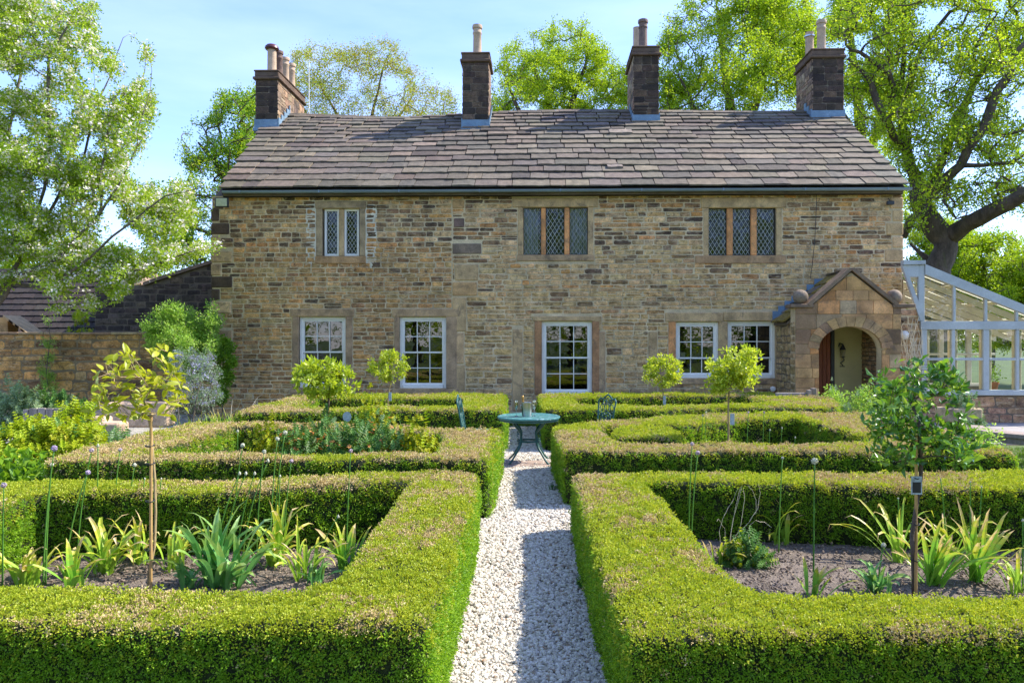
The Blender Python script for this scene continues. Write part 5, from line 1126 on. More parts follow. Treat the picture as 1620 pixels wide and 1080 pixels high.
cbox('sill', 1456, XR, 617, 625, off=.05, t=.2)
for x0, x1, y0, y1 in ((1458, 1467, 521, 617), (1506, 1511.5, 521, 617), (1556, 1565.5, 521, 617), (1608, 1613, 521, 617), (1660, 1669, 521, 617), (1715, XR, 521, 617), (1453.5, 1463, 419, 508), (1508.5, 1512.5, 441, 508), (1558.5, 1562.5, 461, 508), (1608, 1611.5, 481, 508)): cbox('post', x0, x1, y0, y1)
cbox('beam', 1456, XR, 508, 521, off=.02); 
for x0, x1 in ((1467.3, 1505.7), (1511.8, 1555.7), (1565.8, 1607.7), (1613.3, 1659.7), (1669.3, 1714.7)): cbox('transom', x0, x1, 566, 570, t=.06)
cpoly('rafter', [(1463.2, 418), (XR, sl(XR)-2), (XR, sl(XR)+10), (1463.2, 434)], off=.03); cpoly('eaves_cap', [(1428, 412), (1463, 412), (1463, 418), (1428, 419)], off=.05); cpoly('panel', [(1429, 419.2), (1453.3, 419.2), (1453.3, 438), (1436, 438), (1429.5, 425)], off=.01)
cpoly('brace', [(1427, 420), (1434.5, 425), (1461, 500), (1459, 507.5), (1456, 507.5)], off=.012, t=.07)
for x0, x1 in ((1463.5, 1508.2), (1512.8, 1558.2), (1562.8, 1607.7), (1611.8, 1660)):
    a = [cp_(x, y) for x, y in ((x0, 508), (x1, 508), (x1, sl(x1)+11), (x0, sl(x0)+12))]; mb = MB(); mb.add([(u, CW+.04, z) for u, z in a], [(0, 1, 2, 3)]); mb.build('pane', M['glass_clear'], cv)
a = [cp_(x, y) for x, y in ((1441, 440), (1453, 440), (1453, 476))]; mb = MB(); mb.add([(u, CW+.04, z) for u, z in a], [(0, 1, 2)]); mb.build('pane', M['glass_clear'], cv)
for x0, x1 in ((1467, 1506), (1511.5, 1556), (1565.5, 1608), (1613, 1660), (1669, 1715)):
    for y0, y1 in ((521, 566), (570, 617)):
        a = [cp_(x, y) for x, y in ((x0, y1), (x1, y1), (x1, y0), (x0, y0))]; mb = MB(); mb.add([(u, CW+.05, z) for u, z in a], [(0, 1, 2, 3)]); mb.build('pane', M['glass_clear'], cv)
    for m0, m1 in ((x0+.3, x0+3.5), (x1-3.5, x1-.3)): cbox('inner_frame', m0, m1, 522, 616, 'cream_paint', t=.10, w=CW+.06)
# rear frame, seen through the glass
RW = CW+3.45
zb0, zt0, zr0 = zs_, cp_(1560, 510)[1], 4.6
x_ = q0
k = 0
while x_ < q1-.1:
    mb = MB(); mb.bbox((x_, RW, zb0), (x_+.13, RW+.1, zt0), .008); mb.build('rear_post', M['cream_paint'], cv); 
    mb = MB(); mb.add([(x_+.13, RW+.05, zb0), (x_+.75, RW+.05, zb0), (x_+.75, RW+.05, zt0), (x_+.13, RW+.05, zt0)], [(0, 1, 2, 3)]); mb.build('pane', M['glass_clear'], cv); x_ += .75
mb = MB(); mb.bbox((q0, RW-.02, zt0), (q1, RW+.12, zt0+.14), .01); mb.build('rear_beam', M['cream_paint'], cv); mb = MB(); mb.bbox((q0, RW-.05, zb0-.02), (q1, RW+.12, zb0+.06), .01); mb.build('rear_sill', M['cream_paint'], cv)
mb = MB(); mb.bbox((q0, RW-.01, (zb0+zt0)/2), (q1, RW+.08, (zb0+zt0)/2+.06), .01); mb.build('rear_rail', M['cream_paint'], cv)
zl, zr_ = cp_(1463, 430)[1], cp_(XR, sl(XR)+6)[1]; ul_, ur_ = cp_(1463, 430)[0], cp_(XR, 500)[0]
for j in range(1, 6):                                              # rafters run down the slope, parallel to the front one
    y = CW + j*3.4/5; mb = MB(); vs = []
    for dy in (0, .06):
        lx = .1 if y < .1 else .6
        for (u, z) in ((ul_-lx, zl+.02+.23*lx), (ur_, zr_+.02), (ur_, zr_-.10), (ul_-lx, zl-.10+.23*lx)): vs.append((u, y+dy, z))
    mb.add(vs, [(0, 1, 2, 3), (7, 6, 5, 4), (0, 4, 5, 1), (1, 5, 6, 2), (2, 6, 7, 3), (3, 7, 4, 0)]); mb.build('rafter', M['cream_paint'], cv)
for t in (.22, .48, .74, .97):
    u = ul_+(ur_-ul_)*t; z = zl+(zr_-zl)*t; mb = MB(); mb.box((u, CW+.1, z-.02), (u+.05, RW, z+.05)); mb.build('purlin', M['cream_paint'], cv)
for j in range(5):
    y0, y1 = CW+.08+j*3.4/5, CW+(j+1)*3.4/5-.02; mb = MB(); mb.add([(ul_-.1, y0, zl+.09), (ur_, y0, zr_+.07), (ur_, y1, zr_+.07), (ul_-.1, y1, zl+.09)], [(0, 1, 2, 3)]); mb.build('roof_pane', M['glass_clear'], cv)
mb = MB(); mb.box((q0, CW+.33, -.02), (q1, RW-.1, .05)); mb.build('tiled_floor', M['paving'], cv)
pt = cp_(1571, 617, -.2); e_ = empty('potted_plant', label='leafy plant in a terracotta pot inside the conservatory window', cat='potted plant')
e_.location = house.location; e_.rotation_euler = house.rotation_euler
q = MB(); q.lathe([(.07, 0), (.11, .22), (.125, .22), (.125, .27), (.1, .27), (.09, .2)], 16, (pt[0], -.2, zs_+.0)); q.build('pot', M['terracotta'], e_, smooth='auto')
pts = [(pt[0]+random.gauss(0, .07), -.2+random.gauss(0, .06), zs_+.40+random.gauss(0, .1)) for _ in range(16)]; scatter('leaves', pts, [(0, 0, 1)]*16, [.42]*16, [0]*16, LD, e_)['kind'] = 'stuff'

# ---------------------------------------------------------------- garden wall, outbuilding and paving at the left
DW = 18.6
def wp(px, py, d=DW): return ((px-CX)*d/F, EYE-(py-CY)*d/F)
def plainwall(name, x0, x1, zb, zt, d, label, cat, colf, hh, ww, thick=.4, rough=False, relief=.025, coping=None, mort='mortar', limit=300):
    rt = empty(name, (x0, d, 0), 0, label, cat); mb = MB(); mb.box((0, 0, -.1), (x1-x0, thick, zt)); mb.build('wall_core', M[mort], rt)
    lay(rt, courses(0, x1-x0, zb, zt, hh[0], hh[1], ww[0], ww[1], [], colf, wav=.025), 'stone', rough=rough, relief=relief, limit=limit)
    if coping:
        u = -.1
        while u < x1-x0:
            w_ = min(random.uniform(.45, .9), x1-x0+.05-u); q = MB(); q.bbox((u, -.05, zt), (u+w_-.012, thick+.05, zt+.055+random.uniform(-.01, .01)), .012); o = q.build('coping', M['dress_o'], rt); o.color = (*mixp([(1, (.34, .28, .19)), (1, (.26, .21, .15))]), 1); u += w_
    return rt
random.seed(3)
plainwall('garden_wall', wp(-160, 0)[0], wp(352, 0)[0], .15, wp(0, 526)[1]-.05, DW, 'warm brown stone garden wall left of the house', 'wall', lambda u, z: mixp([(26, (.46, .30, .12)), (22, (.36, .24, .105)), (16, (.26, .165, .08)), (10, (.14, .09, .055)), (14, (.52, .33, .13)), (12, (.42, .32, .17))]), (.13, .30), (.28, .75), coping=True, rough=True, relief=.03, mort='mortar_mid')
# outbuilding: dark gable wall stepping up to the house, slate roof to its left, shade put into its colour
ob = empty('outbuilding', (0, 0, 0), 0, 'dark stone outbuilding in shade behind the garden wall', 'outbuilding'); DO = 21.5
pl_ = [wp(150, 560, DO), wp(345, 560, DO), wp(345, 414, DO), wp(300, 428, DO), wp(250, 444, DO), wp(228, 452, DO), wp(150, 452, DO)]
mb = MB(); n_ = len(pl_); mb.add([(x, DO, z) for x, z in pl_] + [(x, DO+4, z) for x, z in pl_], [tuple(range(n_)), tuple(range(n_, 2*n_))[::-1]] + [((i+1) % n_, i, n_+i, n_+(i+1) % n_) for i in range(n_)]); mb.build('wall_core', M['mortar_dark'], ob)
def oshape(z, iv):
    zz = lambda x: np.interp(x, [pl_[5][0], pl_[4][0], pl_[3][0], pl_[2][0]], [pl_[5][1], pl_[4][1], pl_[3][1], pl_[2][1]])
    a, b = iv[0]; 
    for i in range(60):
        if zz(a) > z+.08: break
        a += .1
    return [(a, b)] if a < b-.2 else []
random.seed(8)
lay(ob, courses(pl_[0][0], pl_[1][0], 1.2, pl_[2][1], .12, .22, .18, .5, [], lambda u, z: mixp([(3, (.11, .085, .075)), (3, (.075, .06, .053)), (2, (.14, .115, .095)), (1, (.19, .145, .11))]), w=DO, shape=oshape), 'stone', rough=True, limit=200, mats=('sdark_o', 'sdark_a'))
for i in range(2, 5):
    (x0, z0), (x1, z1) = pl_[i], pl_[i+1]; q = MB(); q.add([(x0, DO-.08, z0), (x1, DO-.08, z1), (x1, DO+.4, z1), (x0, DO+.4, z0), (x0, DO-.08, z0+.1), (x1, DO-.08, z1+.1), (x1, DO+.4, z1+.1), (x0, DO+.4, z0+.1)], [(0, 1, 5, 4), (4, 5, 6, 7), (0, 4, 7, 3), (1, 2, 6, 5), (0, 3, 2, 1)]); o = q.build('coping', M['dress_o'], ob); o.color = (.20, .16, .13, 1)
x0, zt_ = wp(150, 445, DO); xl, _ = wp(-180, 445, DO); zb_ = wp(0, 560, DO)[1]; mb = MB(); mb.box((xl, DO+.4, -.1), (x0-.02, DO+4, zb_+.2)); mb.build('side_wall', M['mortar_dark'], ob)
rw = MB(); rw.add([(xl, DO, zb_), (x0, DO, zb_), (x0, DO+2.4, zt_+.5), (xl, DO+2.4, zt_+.5), (xl, DO+2.5, zb_), (x0, DO+2.5, zb_)], [(0, 1, 2, 3), (1, 5, 2), (0, 3, 4)]); rfo = rw.build('roof', M['mortar_dark'], ob)
pit = math.atan2(zt_+.5-zb_, 2.4); L = math.hypot(zt_+.5-zb_, 2.4); nr = 14
random.seed(12)
for i in range(nr):
    u = xl
    while u < x0:
        w_ = random.uniform(.34, .5); m4 = Matrix.Translation((u+w_/2, DO, zb_)) @ Matrix.Rotation(pit, 4, 'X') @ Matrix.Translation((0, L*i/nr, .045)) @ Matrix.Rotation(-.13, 4, 'X') @ Matrix.Diagonal((w_-.012, L/nr*1.5, .022, 1))
        o = bpy.data.objects.new('slate', random.choice(SLM)); o.color = (*mixp([(2, (.050, .040, .038)), (1, (.040, .033, .032)), (1, (.06, .048, .045))]), 1); COL.objects.link(o); o.parent = rfo; o.matrix_local = m4; u += w_  # slates coloured near black to stand for the shade on this roof
# far warm roof glimpsed over the outbuilding
fr_ = empty('shed', (0, 0, 0), 0, 'low building with warm stone slate roof glimpsed behind the blossom branches', 'building'); a = [wp(186, 448, 24), wp(255, 452, 24), wp(248, 432, 26), wp(200, 432, 26)]
q = MB(); q.add([(a[0][0], 24, a[0][1]), (a[1][0], 24, a[1][1]), (a[2][0], 26, a[2][1]), (a[3][0], 26, a[3][1])], [(0, 1, 2, 3)]); q.box((a[0][0], 24.1, 0), (a[1][0], 27, a[0][1]-.02)); o = q.build('roof', M['slate_o'], fr_); o.color = (.42, .30, .22, 1)
# small gabled stone coping over the garden wall at the far left
a = [wp(-8, 527, 19.2), wp(44, 527, 19.2), wp(14, 500, 19.2), wp(-8, 500, 19.2)]; e_ = empty('gate_pier', (0, 0, 0), 0, 'small stone pier with sloping slate cap behind the garden wall', 'pier')
q = MB(); q.box((a[0][0], 19.2, 0), (wp(12, 0, 19.2)[0], 19.6, a[3][1]-.03)); o = q.build('pier', M['dress_o'], e_); o.color = (.42, .31, .17, 1)
for i in range(4):
    t = i/4; p0 = Vector((wp(8, 0, 19.2)[0]+t*.62, 0, a[2][1]+.03-t*.46)); q = MB(); q.add([(p0.x, 19.12, p0.z), (p0.x+.26, 19.12, p0.z-.19), (p0.x+.26, 19.8, p0.z-.19), (p0.x, 19.8, p0.z), (p0.x, 19.12, p0.z-.06), (p0.x+.26, 19.12, p0.z-.25), (p0.x+.26, 19.8, p0.z-.25), (p0.x, 19.8, p0.z-.06)], [(0, 1, 2, 3), (4, 7, 6, 5), (0, 4, 5, 1), (1, 5, 6, 2), (3, 2, 6, 7), (0, 3, 7, 4)]); o = q.build('slate', M['slate_o'], e_); o.color = (.46, .34, .21, 1)

pavL = sheet('gravel_yard', [G(150, 720)[:2], G(300, 690), G(330, 655), (-6.5, 18.5), (-16, 18.5), (-16, 12), (-9, 10.5)], -.004, M['gravel_bed'])
random.seed(6)                                                    # pale stone flags on the right
pv = sheet('terrace', [(5.9, 13.2), (16, 13.2), (16, 17.2), (5.9, 17.2)], -.006, M['mortar_dark'])
y = 13.25
while y < 16.7:
    h = random.uniform(.5, .75); x = 6.0
    while x < 14:
        w_ = random.uniform(.6, 1.1); q = MB(); q.bbox((x, y, -.02), (x+w_-.015, y+h-.015, .018+random.uniform(-.004, .004)), .01); o = q.build('flagstone', M['paving'], pv); k_ = random.uniform(.8, 1.15); o.color = (k_, k_, k_, 1); x += w_
    y += h
# ---------------------------------------------------------------- small trees in the beds
def leafmesh(name, mat, fold=.18):
    mb = MB(); n = 4; vs = []
    for i in range(n+1):
        t = i/n; w = .22*math.sin(math.pi*min(1, t*.93+.07))**.8*(1 if t < 1 else 0); z = -.22*t*t
        vs += [(-w, t, z+fold*w*1.2), (0, t, z), (w, t, z+fold*w*1.2)]
    mb.add(vs, [(3*i+j, 3*i+j+1, 3*i+4+j, 3*i+3+j) for i in range(n) for j in range(2)]); return mb.mesh(name, mat, smooth=True)
def sapling(name, label, base, d, trunk, poly, mat, ntip, lsize, barkm, seed, single, stake=None, ties=(), tagc=None, thick=.35, r=.016, nper=3, r0=.0022, dense=False, cf=.15):
    L = [[(x, y, z, r*(1-.35*i/len(trunk))) for i, (x, y, z) in enumerate(trunk)]]
    root, off, ends, dirs, pts = grow(label, 'small tree', 'lollipop trained small trees in the beds', d, poly, L, ntip, thick, None, 1, barkm, seed, nclump=14, spread=.22, base=name, r0=r0, rmax=r*.7, percl=nper, jit=.06, trunkname='trunk', cf=cf, raw=True)
    random.seed(seed)
    if single:
        ms = [leafmesh('leaf', mat, f) for f in (.1, .3, .5)]; k = 0
        spots = [(e-off, dr) for e, dr in zip(ends, dirs)] + [(p, None) for p in pts]
        random.shuffle(spots)
        for p, dr in spots[:300]:
            dv = (rv().normalized()*.9 + (dr if dr else Vector((0, 0, .3))) + Vector((0, 0, .15))).normalized(); o = bpy.data.objects.new('leaf', random.choice(ms)); COL.objects.link(o); o.parent = root
            s_ = lsize*random.uniform(.6, 1.2); q = dv.to_track_quat('Y', 'Z'); M4 = Matrix.Translation(p) @ q.to_matrix().to_4x4() @ Matrix.Rotation(random.uniform(-1.3, 1.3), 4, 'Y') @ Matrix.Diagonal((s_, s_, s_, 1)); o.matrix_local = M4
        rest = spots[300:850] if dense else []
        if rest:
            T = [cluster('leaf_cluster', mat, 2, .03, lsize, lsize*.5, seg=2)]; scatter('leaf_rest', [p for p, _ in rest], [(0, 0, 1)]*len(rest), RNG.uniform(.7, 1.1, len(rest)), [0]*len(rest), T, root, tilt=.8)['kind'] = 'stuff'
    else:
        T = [cluster('leaf_cluster', mat, 4, .045, lsize*.85, lsize*.42, seg=2) for _ in range(2)]; al = [e-off for e in ends] + pts
        scatter('leaves', al, [(0, 0, 1)]*len(al), RNG.uniform(.7, 1.2, len(al)), RNG.integers(0, 2, len(al)), T, root, tilt=.8)['kind'] = 'stuff'
    if stake:
        q = MB(); q.tube([P(x, y, d-.035)-off for x, y in stake], [.012, .011], 8); q.build('stake', M['stake'], root, smooth='auto')
    for tx_, ty in ties:
        p = P(tx_, ty, d-.02)-off; q = MB(); n_ = 14; q.tube([(p.x+.030*math.cos(a*2*math.pi/n_), p.y+.034*math.sin(a*2*math.pi/n_), p.z+.004*math.sin(a)) for a in range(n_+1)], .004, 5); q.build('tie', M['tie'], root)
    if tagc:
        x0, y0, x1, y1, kind = tagc; a_, b_ = P(x0, max(y0, y1), d-.05)-off, P(x1, min(y0, y1), d-.05)-off
        q = MB()
        if kind == 'disc':
            c_ = (a_+b_)/2; rr_ = (b_.x-a_.x)/2; q.add([(c_.x+rr_*math.cos(k*.5236), c_.y-.001*(k % 2), c_.z+rr_*1.15*math.sin(k*.5236)) for k in range(12)], [tuple(range(12))])
        else: q.bbox((a_.x, a_.y, a_.z), (b_.x, a_.y+.004, b_.z), .003)
        tg = q.build('plant_tag', M['label_card'], root)
        if kind == 'pic':
            q = MB(); w_, h_ = b_.x-a_.x, b_.z-a_.z; q.box((a_.x+w_*.12, a_.y-.0016, a_.z+h_*.10), (b_.x-w_*.12, a_.y-.0006, a_.z+h_*.68)); q.build('printed_panel', M['iron'], tg)
    return root
sapling('small_tree', 'slender staked small tree with golden yellow leaves, in the left front bed', 'x', 5.44, [(235, 950, 0), (236, 860, 0), (238, 760, 0), (238, 690, 0), (234, 668, 0)],
        [(150, 640), (152, 590), (165, 565), (180, 548), (205, 545), (225, 560), (240, 545), (268, 548), (282, 575), (300, 600), (312, 612), (300, 640), (280, 660), (240, 672), (200, 665), (165, 660), (140, 652)], M['l_gold'], 150, .084, M['stem_tan'], 61, True,
        stake=[(238.5, 945), (239, 652)], ties=((236, 931), (236, 868), (238, 792), (238, 733), (237, 705)), thick=.42, nper=2, r=.012)
sapling('small_tree', 'staked small tree with glossy dark and yellow leaves, in the right front bed', 'x', 5.42, [(1446, 950, 0), (1445, 860, 0), (1447, 760, 0), (1448, 700, 0), (1450, 670, 0)],
        [(1368, 700), (1375, 660), (1380, 620), (1378, 598), (1405, 580), (1430, 572), (1460, 572), (1500, 575), (1520, 590), (1522, 615), (1530, 650), (1545, 670), (1560, 700), (1540, 740), (1500, 735), (1470, 700), (1440, 735), (1400, 740), (1375, 725)], M['l_gloss'], 240, .078, M['bark'], 62, True,
        stake=[(1449, 948), (1449.5, 690)], ties=((1447, 885), (1447, 828), (1447, 755)), tagc=(1441.5, 782, 1459, 753, 'pic'), thick=.42, r=.017, nper=4, dense=True, cf=.35)
sapling('small_tree', 'small tree with a round grey tag in the orange flower bed', 'x', 9.3, [(513, 790, 0), (512, 720, 0), (513, 660, 0), (514, 628, 0), (516, 612, 0)],
        [(448, 606), (470, 590), (474, 572), (500, 567), (525, 566), (540, 578), (552, 590), (566, 612), (552, 626), (525, 630), (495, 628), (475, 615)], M['l_bay'], 95, .085, M['bark'], 63, False, tagc=(542, 673, 556, 645, 'disc'), thick=.35, nper=3, cf=.5)
sapling('small_tree', 'compact round topped small tree in front of the second sash window', 'x', 13.7, [(614, 700, 0), (613.5, 648, 0), (614, 612, 0), (615, 600, 0)],
        [(583, 580), (590, 563), (608, 556), (628, 557), (642, 566), (645, 582), (636, 596), (620, 603), (600, 600), (588, 592)], M['l_bay'], 95, .075, M['stem_tan'], 64, False, tagc=(615, 634, 619.5, 620, 'card'), thick=.35, nper=4)
sapling('small_tree', 'yellow green small tree standing in the middle right bed', 'x', 9.8, [(1154, 770, 0), (1154, 700, 0), (1154, 650, 0), (1154, 622, 0), (1152, 606, 0)],
        [(1118, 590), (1120, 568), (1135, 556), (1155, 548), (1178, 548), (1200, 558), (1207, 580), (1200, 600), (1180, 616), (1150, 618), (1128, 622), (1112, 612)], M['l_bay'], 120, .085, M['stem_tan'], 65, False, tagc=(1155, 672, 1162, 654, 'card'), thick=.38, nper=4)
sapling('small_tree', 'small round topped tree left of the nine pane windows', 'x', 13.8, [(1051, 690, 0), (1051, 650, 0), (1050, 618, 0), (1049, 608, 0)],
        [(1018, 592), (1020, 573), (1035, 563), (1055, 562), (1074, 570), (1082, 588), (1076, 604), (1058, 612), (1036, 610), (1022, 602)], M['l_bay'], 100, .075, M['stem_tan'], 66, False, tagc=(1049, 640, 1053.5, 626, 'card'), thick=.36, nper=4)

# ---------------------------------------------------------------- strap leaved plants and allium stalks
def strap(base, az, ln, wd, lean, droop, curl=0., n=9, twist=0.):
    """one strap leaf as a mesh: rises from base leaning by lean, then bends down by droop, the tip curling"""
    mb = MB(); p = Vector(base); a = lean; vs = []; h = Vector((math.cos(az), math.sin(az), 0)); s_ = Vector((-math.sin(az), math.cos(az), 0)); st = ln/n
    for i in range(n+1):
        t = i/n; w = wd*(.55+.9*t if t < .5 else 1.0*(1-((t-.5)/.5)**2.6)+.02)*.5
        tw = twist*t; sd = s_*math.cos(tw)+Vector((0, 0, 1))*math.sin(tw); nn = (h*math.cos(a)+Vector((0, 0, 1))*math.sin(a)*0)
        up_ = Vector((0, 0, 1))*math.sin(a) - h*0
        dr = h*math.sin(a)+Vector((0, 0, 1))*math.cos(a); nr_ = dr.cross(sd).normalized()
        vs += [p-sd*w+nr_*w*.35, p, p+sd*w+nr_*w*.35]
        p = p + dr*st; a += droop/n*(t*2.0) + (curl/n*4 if t > .72 else 0)
    cs = []
    b = len(mb.v)
    for i in range(n):
        for j in range(2): mb.add([vs[3*i+j], vs[3*i+j+1], vs[3*i+4+j], vs[3*i+3+j]], [(0, 1, 2, 3)], ((i+.5)/n, 0, 0))
    return mb
def clump(name, label, cat, base, n, ln, wd, mat, seed, lean=(.1, .7), droop=(.4, 1.6), curl=(0, 1), spread=.04, group=None, azr=(0, 6.28)):
    random.seed(seed); x, y = base; rt = empty(name, (x, y, 0), 0, label, cat, group)
    for i in range(n):
        az = random.uniform(*azr); L = ln*random.uniform(.55, 1.1)
        mb = strap((random.gauss(0, spread), random.gauss(0, spread*.7), 0), az, L, wd*random.uniform(.7, 1.2), random.uniform(*lean), random.uniform(*droop), random.uniform(*curl), twist=random.uniform(-.8, .8))
        me = mb.mesh('leaf', M[mat], smooth=False); o = bpy.data.objects.new('leaf', me); COL.objects.link(o); o.parent = rt
    return rt
CG = 'yellowing allium leaf clumps in the front beds'
g = lambda x, y: G(x, y, .02)
clump('leek_clump', 'big clump of broad blue green strap leaves in the left front bed', 'leek clump', g(352, 925), 40, .66, .062, 'strap_green', 1, lean=(.05, 1.0), droop=(.0, 1.8), curl=(0, 1.2), spread=.09)
for k, (x, y, n_, L, w_, mt, lab) in enumerate((
    (435, 893, 16, .52, .038, 'strap_wilt', 'tall yellowing clump with curled tips just right of the big leek clump'),
    (478, 915, 9, .46, .030, 'strap_wilt', 'loose yellow clump sprawling right of the leeks toward the hedge'),
    (168, 905, 16, .46, .042, 'strap_wilt', 'yellow green clump with pale dead tips left of the golden tree'),
    (45, 925, 13, .34, .045, 'strap_wilt', 'low wilted orange clump in the far left corner of the bed'),
    (118, 928, 8, .36, .045, 'strap_lime', 'low green clump with whitish bent tips near the left edge'),
    (222, 888, 10, .44, .032, 'strap_wilt', 'thin yellow clump standing right behind the golden tree stake'),
    (272, 900, 8, .42, .036, 'strap_wilt', 'few yellow leaves folding over between golden tree and leeks'),
    (546, 897, 9, .38, .042, 'strap_lime', 'green clump with one dead hooked leaf by the inner hedge corner'),
    (500, 922, 6, .24, .030, 'strap_green', 'short dark green tuft in front of the hedge, left bed right end'),
    (300, 928, 6, .26, .040, 'strap_green', 'short dark green tuft at the left foot of the leek clump'),
    (1235, 858, 9, .44, .040, 'strap_wilt', 'yellow hooked clump standing against the hedge in the right bed'),
    (1285, 940, 5, .30, .036, 'strap_lime', 'three stiff orange tipped blades in the bare soil, right bed'),
    (1388, 935, 12, .26, .040, 'strap_green', 'low dark green tuft with a round seed head, right bed'),
    (1424, 888, 9, .56, .030, 'strap_wilt', 'tall thin yellowing clump left of the glossy tree stake'),
    (1476, 925, 15, .54, .042, 'strap_lime', 'lush green clump touching the right side of the glossy tree'),
    (1505, 880, 10, .44, .036, 'strap_wilt', 'clump with pale curled tips behind the two green ones, right bed'),
    (1545, 918, 15, .54, .046, 'strap_lime', 'bright green fan shaped clump with two arching leaves, right bed'),
    (1606, 935, 6, .34, .030, 'strap_wilt', 'few yellow leaves at the far right edge of the bed'),
    (1138, 893, 6, .30, .028, 'strap_wilt', 'dry yellow leaves beside the feathery herb, right bed'))):
    clump('allium_clump', lab, 'allium clump', g(x, y), int(n_*2.0), L*1.15, w_, mt, 100+k, lean=(.02, .8), droop=(.2, 2.6) if mt != 'strap_lime' else (.0, 1.6), curl=(0, 2.4) if mt == 'strap_wilt' else (0, .8), spread=.038, group=CG)
def stalk(label, top, base, head, size=.02, d=None, bend=0., group='tall allium stalks with buds or heads'):
    size *= .85
    bx, by = base; zb = 0.0; d = d or F*EYE/(max(by, 872)-CY)
    p0 = P(bx, by, d); p0.z = min(p0.z, .0) if by >= 872 else 0
    p1 = P(top[0], top[1], d); rt = empty('allium', (p0.x, p0.y, 0), 0, label, 'allium', group); p1 = p1 - Vector((p0.x, p0.y, 0)); n = 10; q = MB(); pts = []
    for i in range(n+1):
        t = i/n; s_ = t*t*(1-bend)+t*bend if bend >= 0 else t; pts.append((p1.x*(.25*t+.75*t*t), 0, p1.z*t))
    q.tube(pts, [.0068-.0028*i/n for i in range(n+1)], 6); q.build('stem', M['al_green'], rt, smooth=True)
    q = MB(); 
    if head == 'green' or head == 'pale': q.lathe([(0, -size*1.2), (size*.75, -size*.5), (size*.85, 0), (size*.5, size*.9), (0, size*1.5)], 10, tuple(p1)); q.build('bud', M['bud_pale'], rt, smooth=True)
    else:
        q.ball(tuple(p1), size, 10, 7); random.seed(int(top[0]))
        for _ in range(46):
            v = rv().normalized(); a = Vector(p1)+v*size*.9; s_ = v.orthogonal()*size*.25; w = v.cross(s_); q.add([a-s_, a+w, a+s_, a-w, a+v*size*.38], [(0, 1, 4), (1, 2, 4), (2, 3, 4), (3, 0, 4)])
        q.build('flower_head', M['bud_pink' if head == 'pink' else ('bud_violet' if head == 'violet' else 'bud_pale')], rt)
    return rt
for a_ in (('allium with pinkish head at the left border of the photo', (6, 767), (4, 935), 'pink', .022), ('tall allium with the violet head, leftmost of the high ones', (86, 709), (68, 932), 'violet', .024), ('allium with small white bud just left of the violet head', (82, 735), (72, 930), 'round', .016),
           ('arching allium with pink head topping the left hedge corner', (145, 712), (121, 905), 'pink', .020), ('short arching allium with lilac flower below the pink heads', (139, 747), (103, 913), 'violet', .020), ('straight green stalk with leafy tip left of the golden tree', (155, 705), (154, 872), 'green', .018),
           ('curved allium with pink head between leafy tip stalk and golden tree', (190, 711), (178, 872), 'pink', .017), ('allium with whitish head just left of the golden tree stem', (213, 735), (200, 873), 'round', .018), ('thin stalk close to the left side of the golden tree', (229, 757), (220, 874), 'green', .010), ('thin stalk close to the right side of the golden tree', (255, 757), (249, 874), 'green', .010),
           ('allium with pale bud, first of the tall group behind the leeks', (384, 704), (367, 876), 'round', .020), ('tallest allium of the left bed with white round bud', (451, 684), (432, 880), 'round', .022), ('allium beside the tallest one, with cream bud', (439, 694), (427, 882), 'round', .020),
           ('leaning stalk with closed green bud, leftmost of three together', (379, 749), (338, 905), 'green', .017), ('leaning stalk with closed green bud, middle of three together', (389, 749), (350, 903), 'green', .017), ('leaning stalk with closed green bud, rightmost of three together', (403, 749), (373, 900), 'green', .017),
           ('allium with pointed bud leaning right above the leeks', (424, 729), (383, 893), 'pale', .018), ('allium with cream head behind the three green buds', (418, 714), (406, 878), 'round', .019), ('allium with pink head right of the tall pair', (461, 729), (449, 876), 'pink', .019), ('short allium with green bud behind the curled leaves', (443, 753), (440, 880), 'green', .014),
           ('short leaning allium with yellow bud at the right of the left bed', (535, 817), (496, 915), 'pale', .015), ('tall allium with pink bud at the right end of the left bed', (555, 713), (548, 900), 'pink', .018),
           ('tall allium with small pink head by the right bed corner', (1095, 702), (1089, 880), 'pink', .018), ('second stalk at the right bed corner, with lilac head', (1104, 716), (1093, 882), 'pink', .022), ('thin allium with small bud above the yellow hooked clump', (1238, 724), (1232, 876), 'round', .013), ('tall allium with the largest round head, right bed', (1289, 729), (1287, 940), 'round', .027),
           ('short allium with round cream head over the low dark tuft', (1398, 862), (1389, 935), 'round', .020), ('bent pale stalk right of the glossy tree', (1488, 757), (1497, 885), 'pale', .008), ('tall stalk rising behind the green fan shaped clump', (1535, 762), (1535, 895), 'green', .010), ('tall stalk topping the bright green fan clump', (1553, 770), (1548, 905), 'green', .010), ('stalk at the very right border of the right bed', (1618, 823), (1618, 940), 'green', .012), ('hair thin stalk with tiny bud left of the glossy tree', (1421, 788), (1423, 885), 'round', .009)):
    stalk(*a_)
for i, (x, y, h) in enumerate(((1117, 652, 'round'), (1112, 657, 'round'), (1184, 652, 'pink'), (1209, 652, 'pink'), (1237, 677, 'green'), (1218, 680, 'green'), (1258, 692, 'pale'))):
    stalk(('white headed allium left of the yellow green small tree', 'shorter white headed allium left of the yellow green small tree', 'pink headed allium just right of the yellow green small tree', 'second pink headed allium right of the yellow green small tree', 'green allium stalk against the shaded hedge in the middle right bed', 'lower green stalk beside it in the middle right bed', 'pale short stalk at the right of the middle right bed')[i], (x, y), (x-3, 760), h, .016, d=10.2)
for i, (x, y, h) in enumerate(((376, 682, 'pale'), (383, 705, 'round'))): stalk(('pale bud standing at the left of the euphorbia in the flower bed', 'white allium head before the euphorbia in the flower bed')[i], (x, y), (x, 760), h, .020, d=8.5)

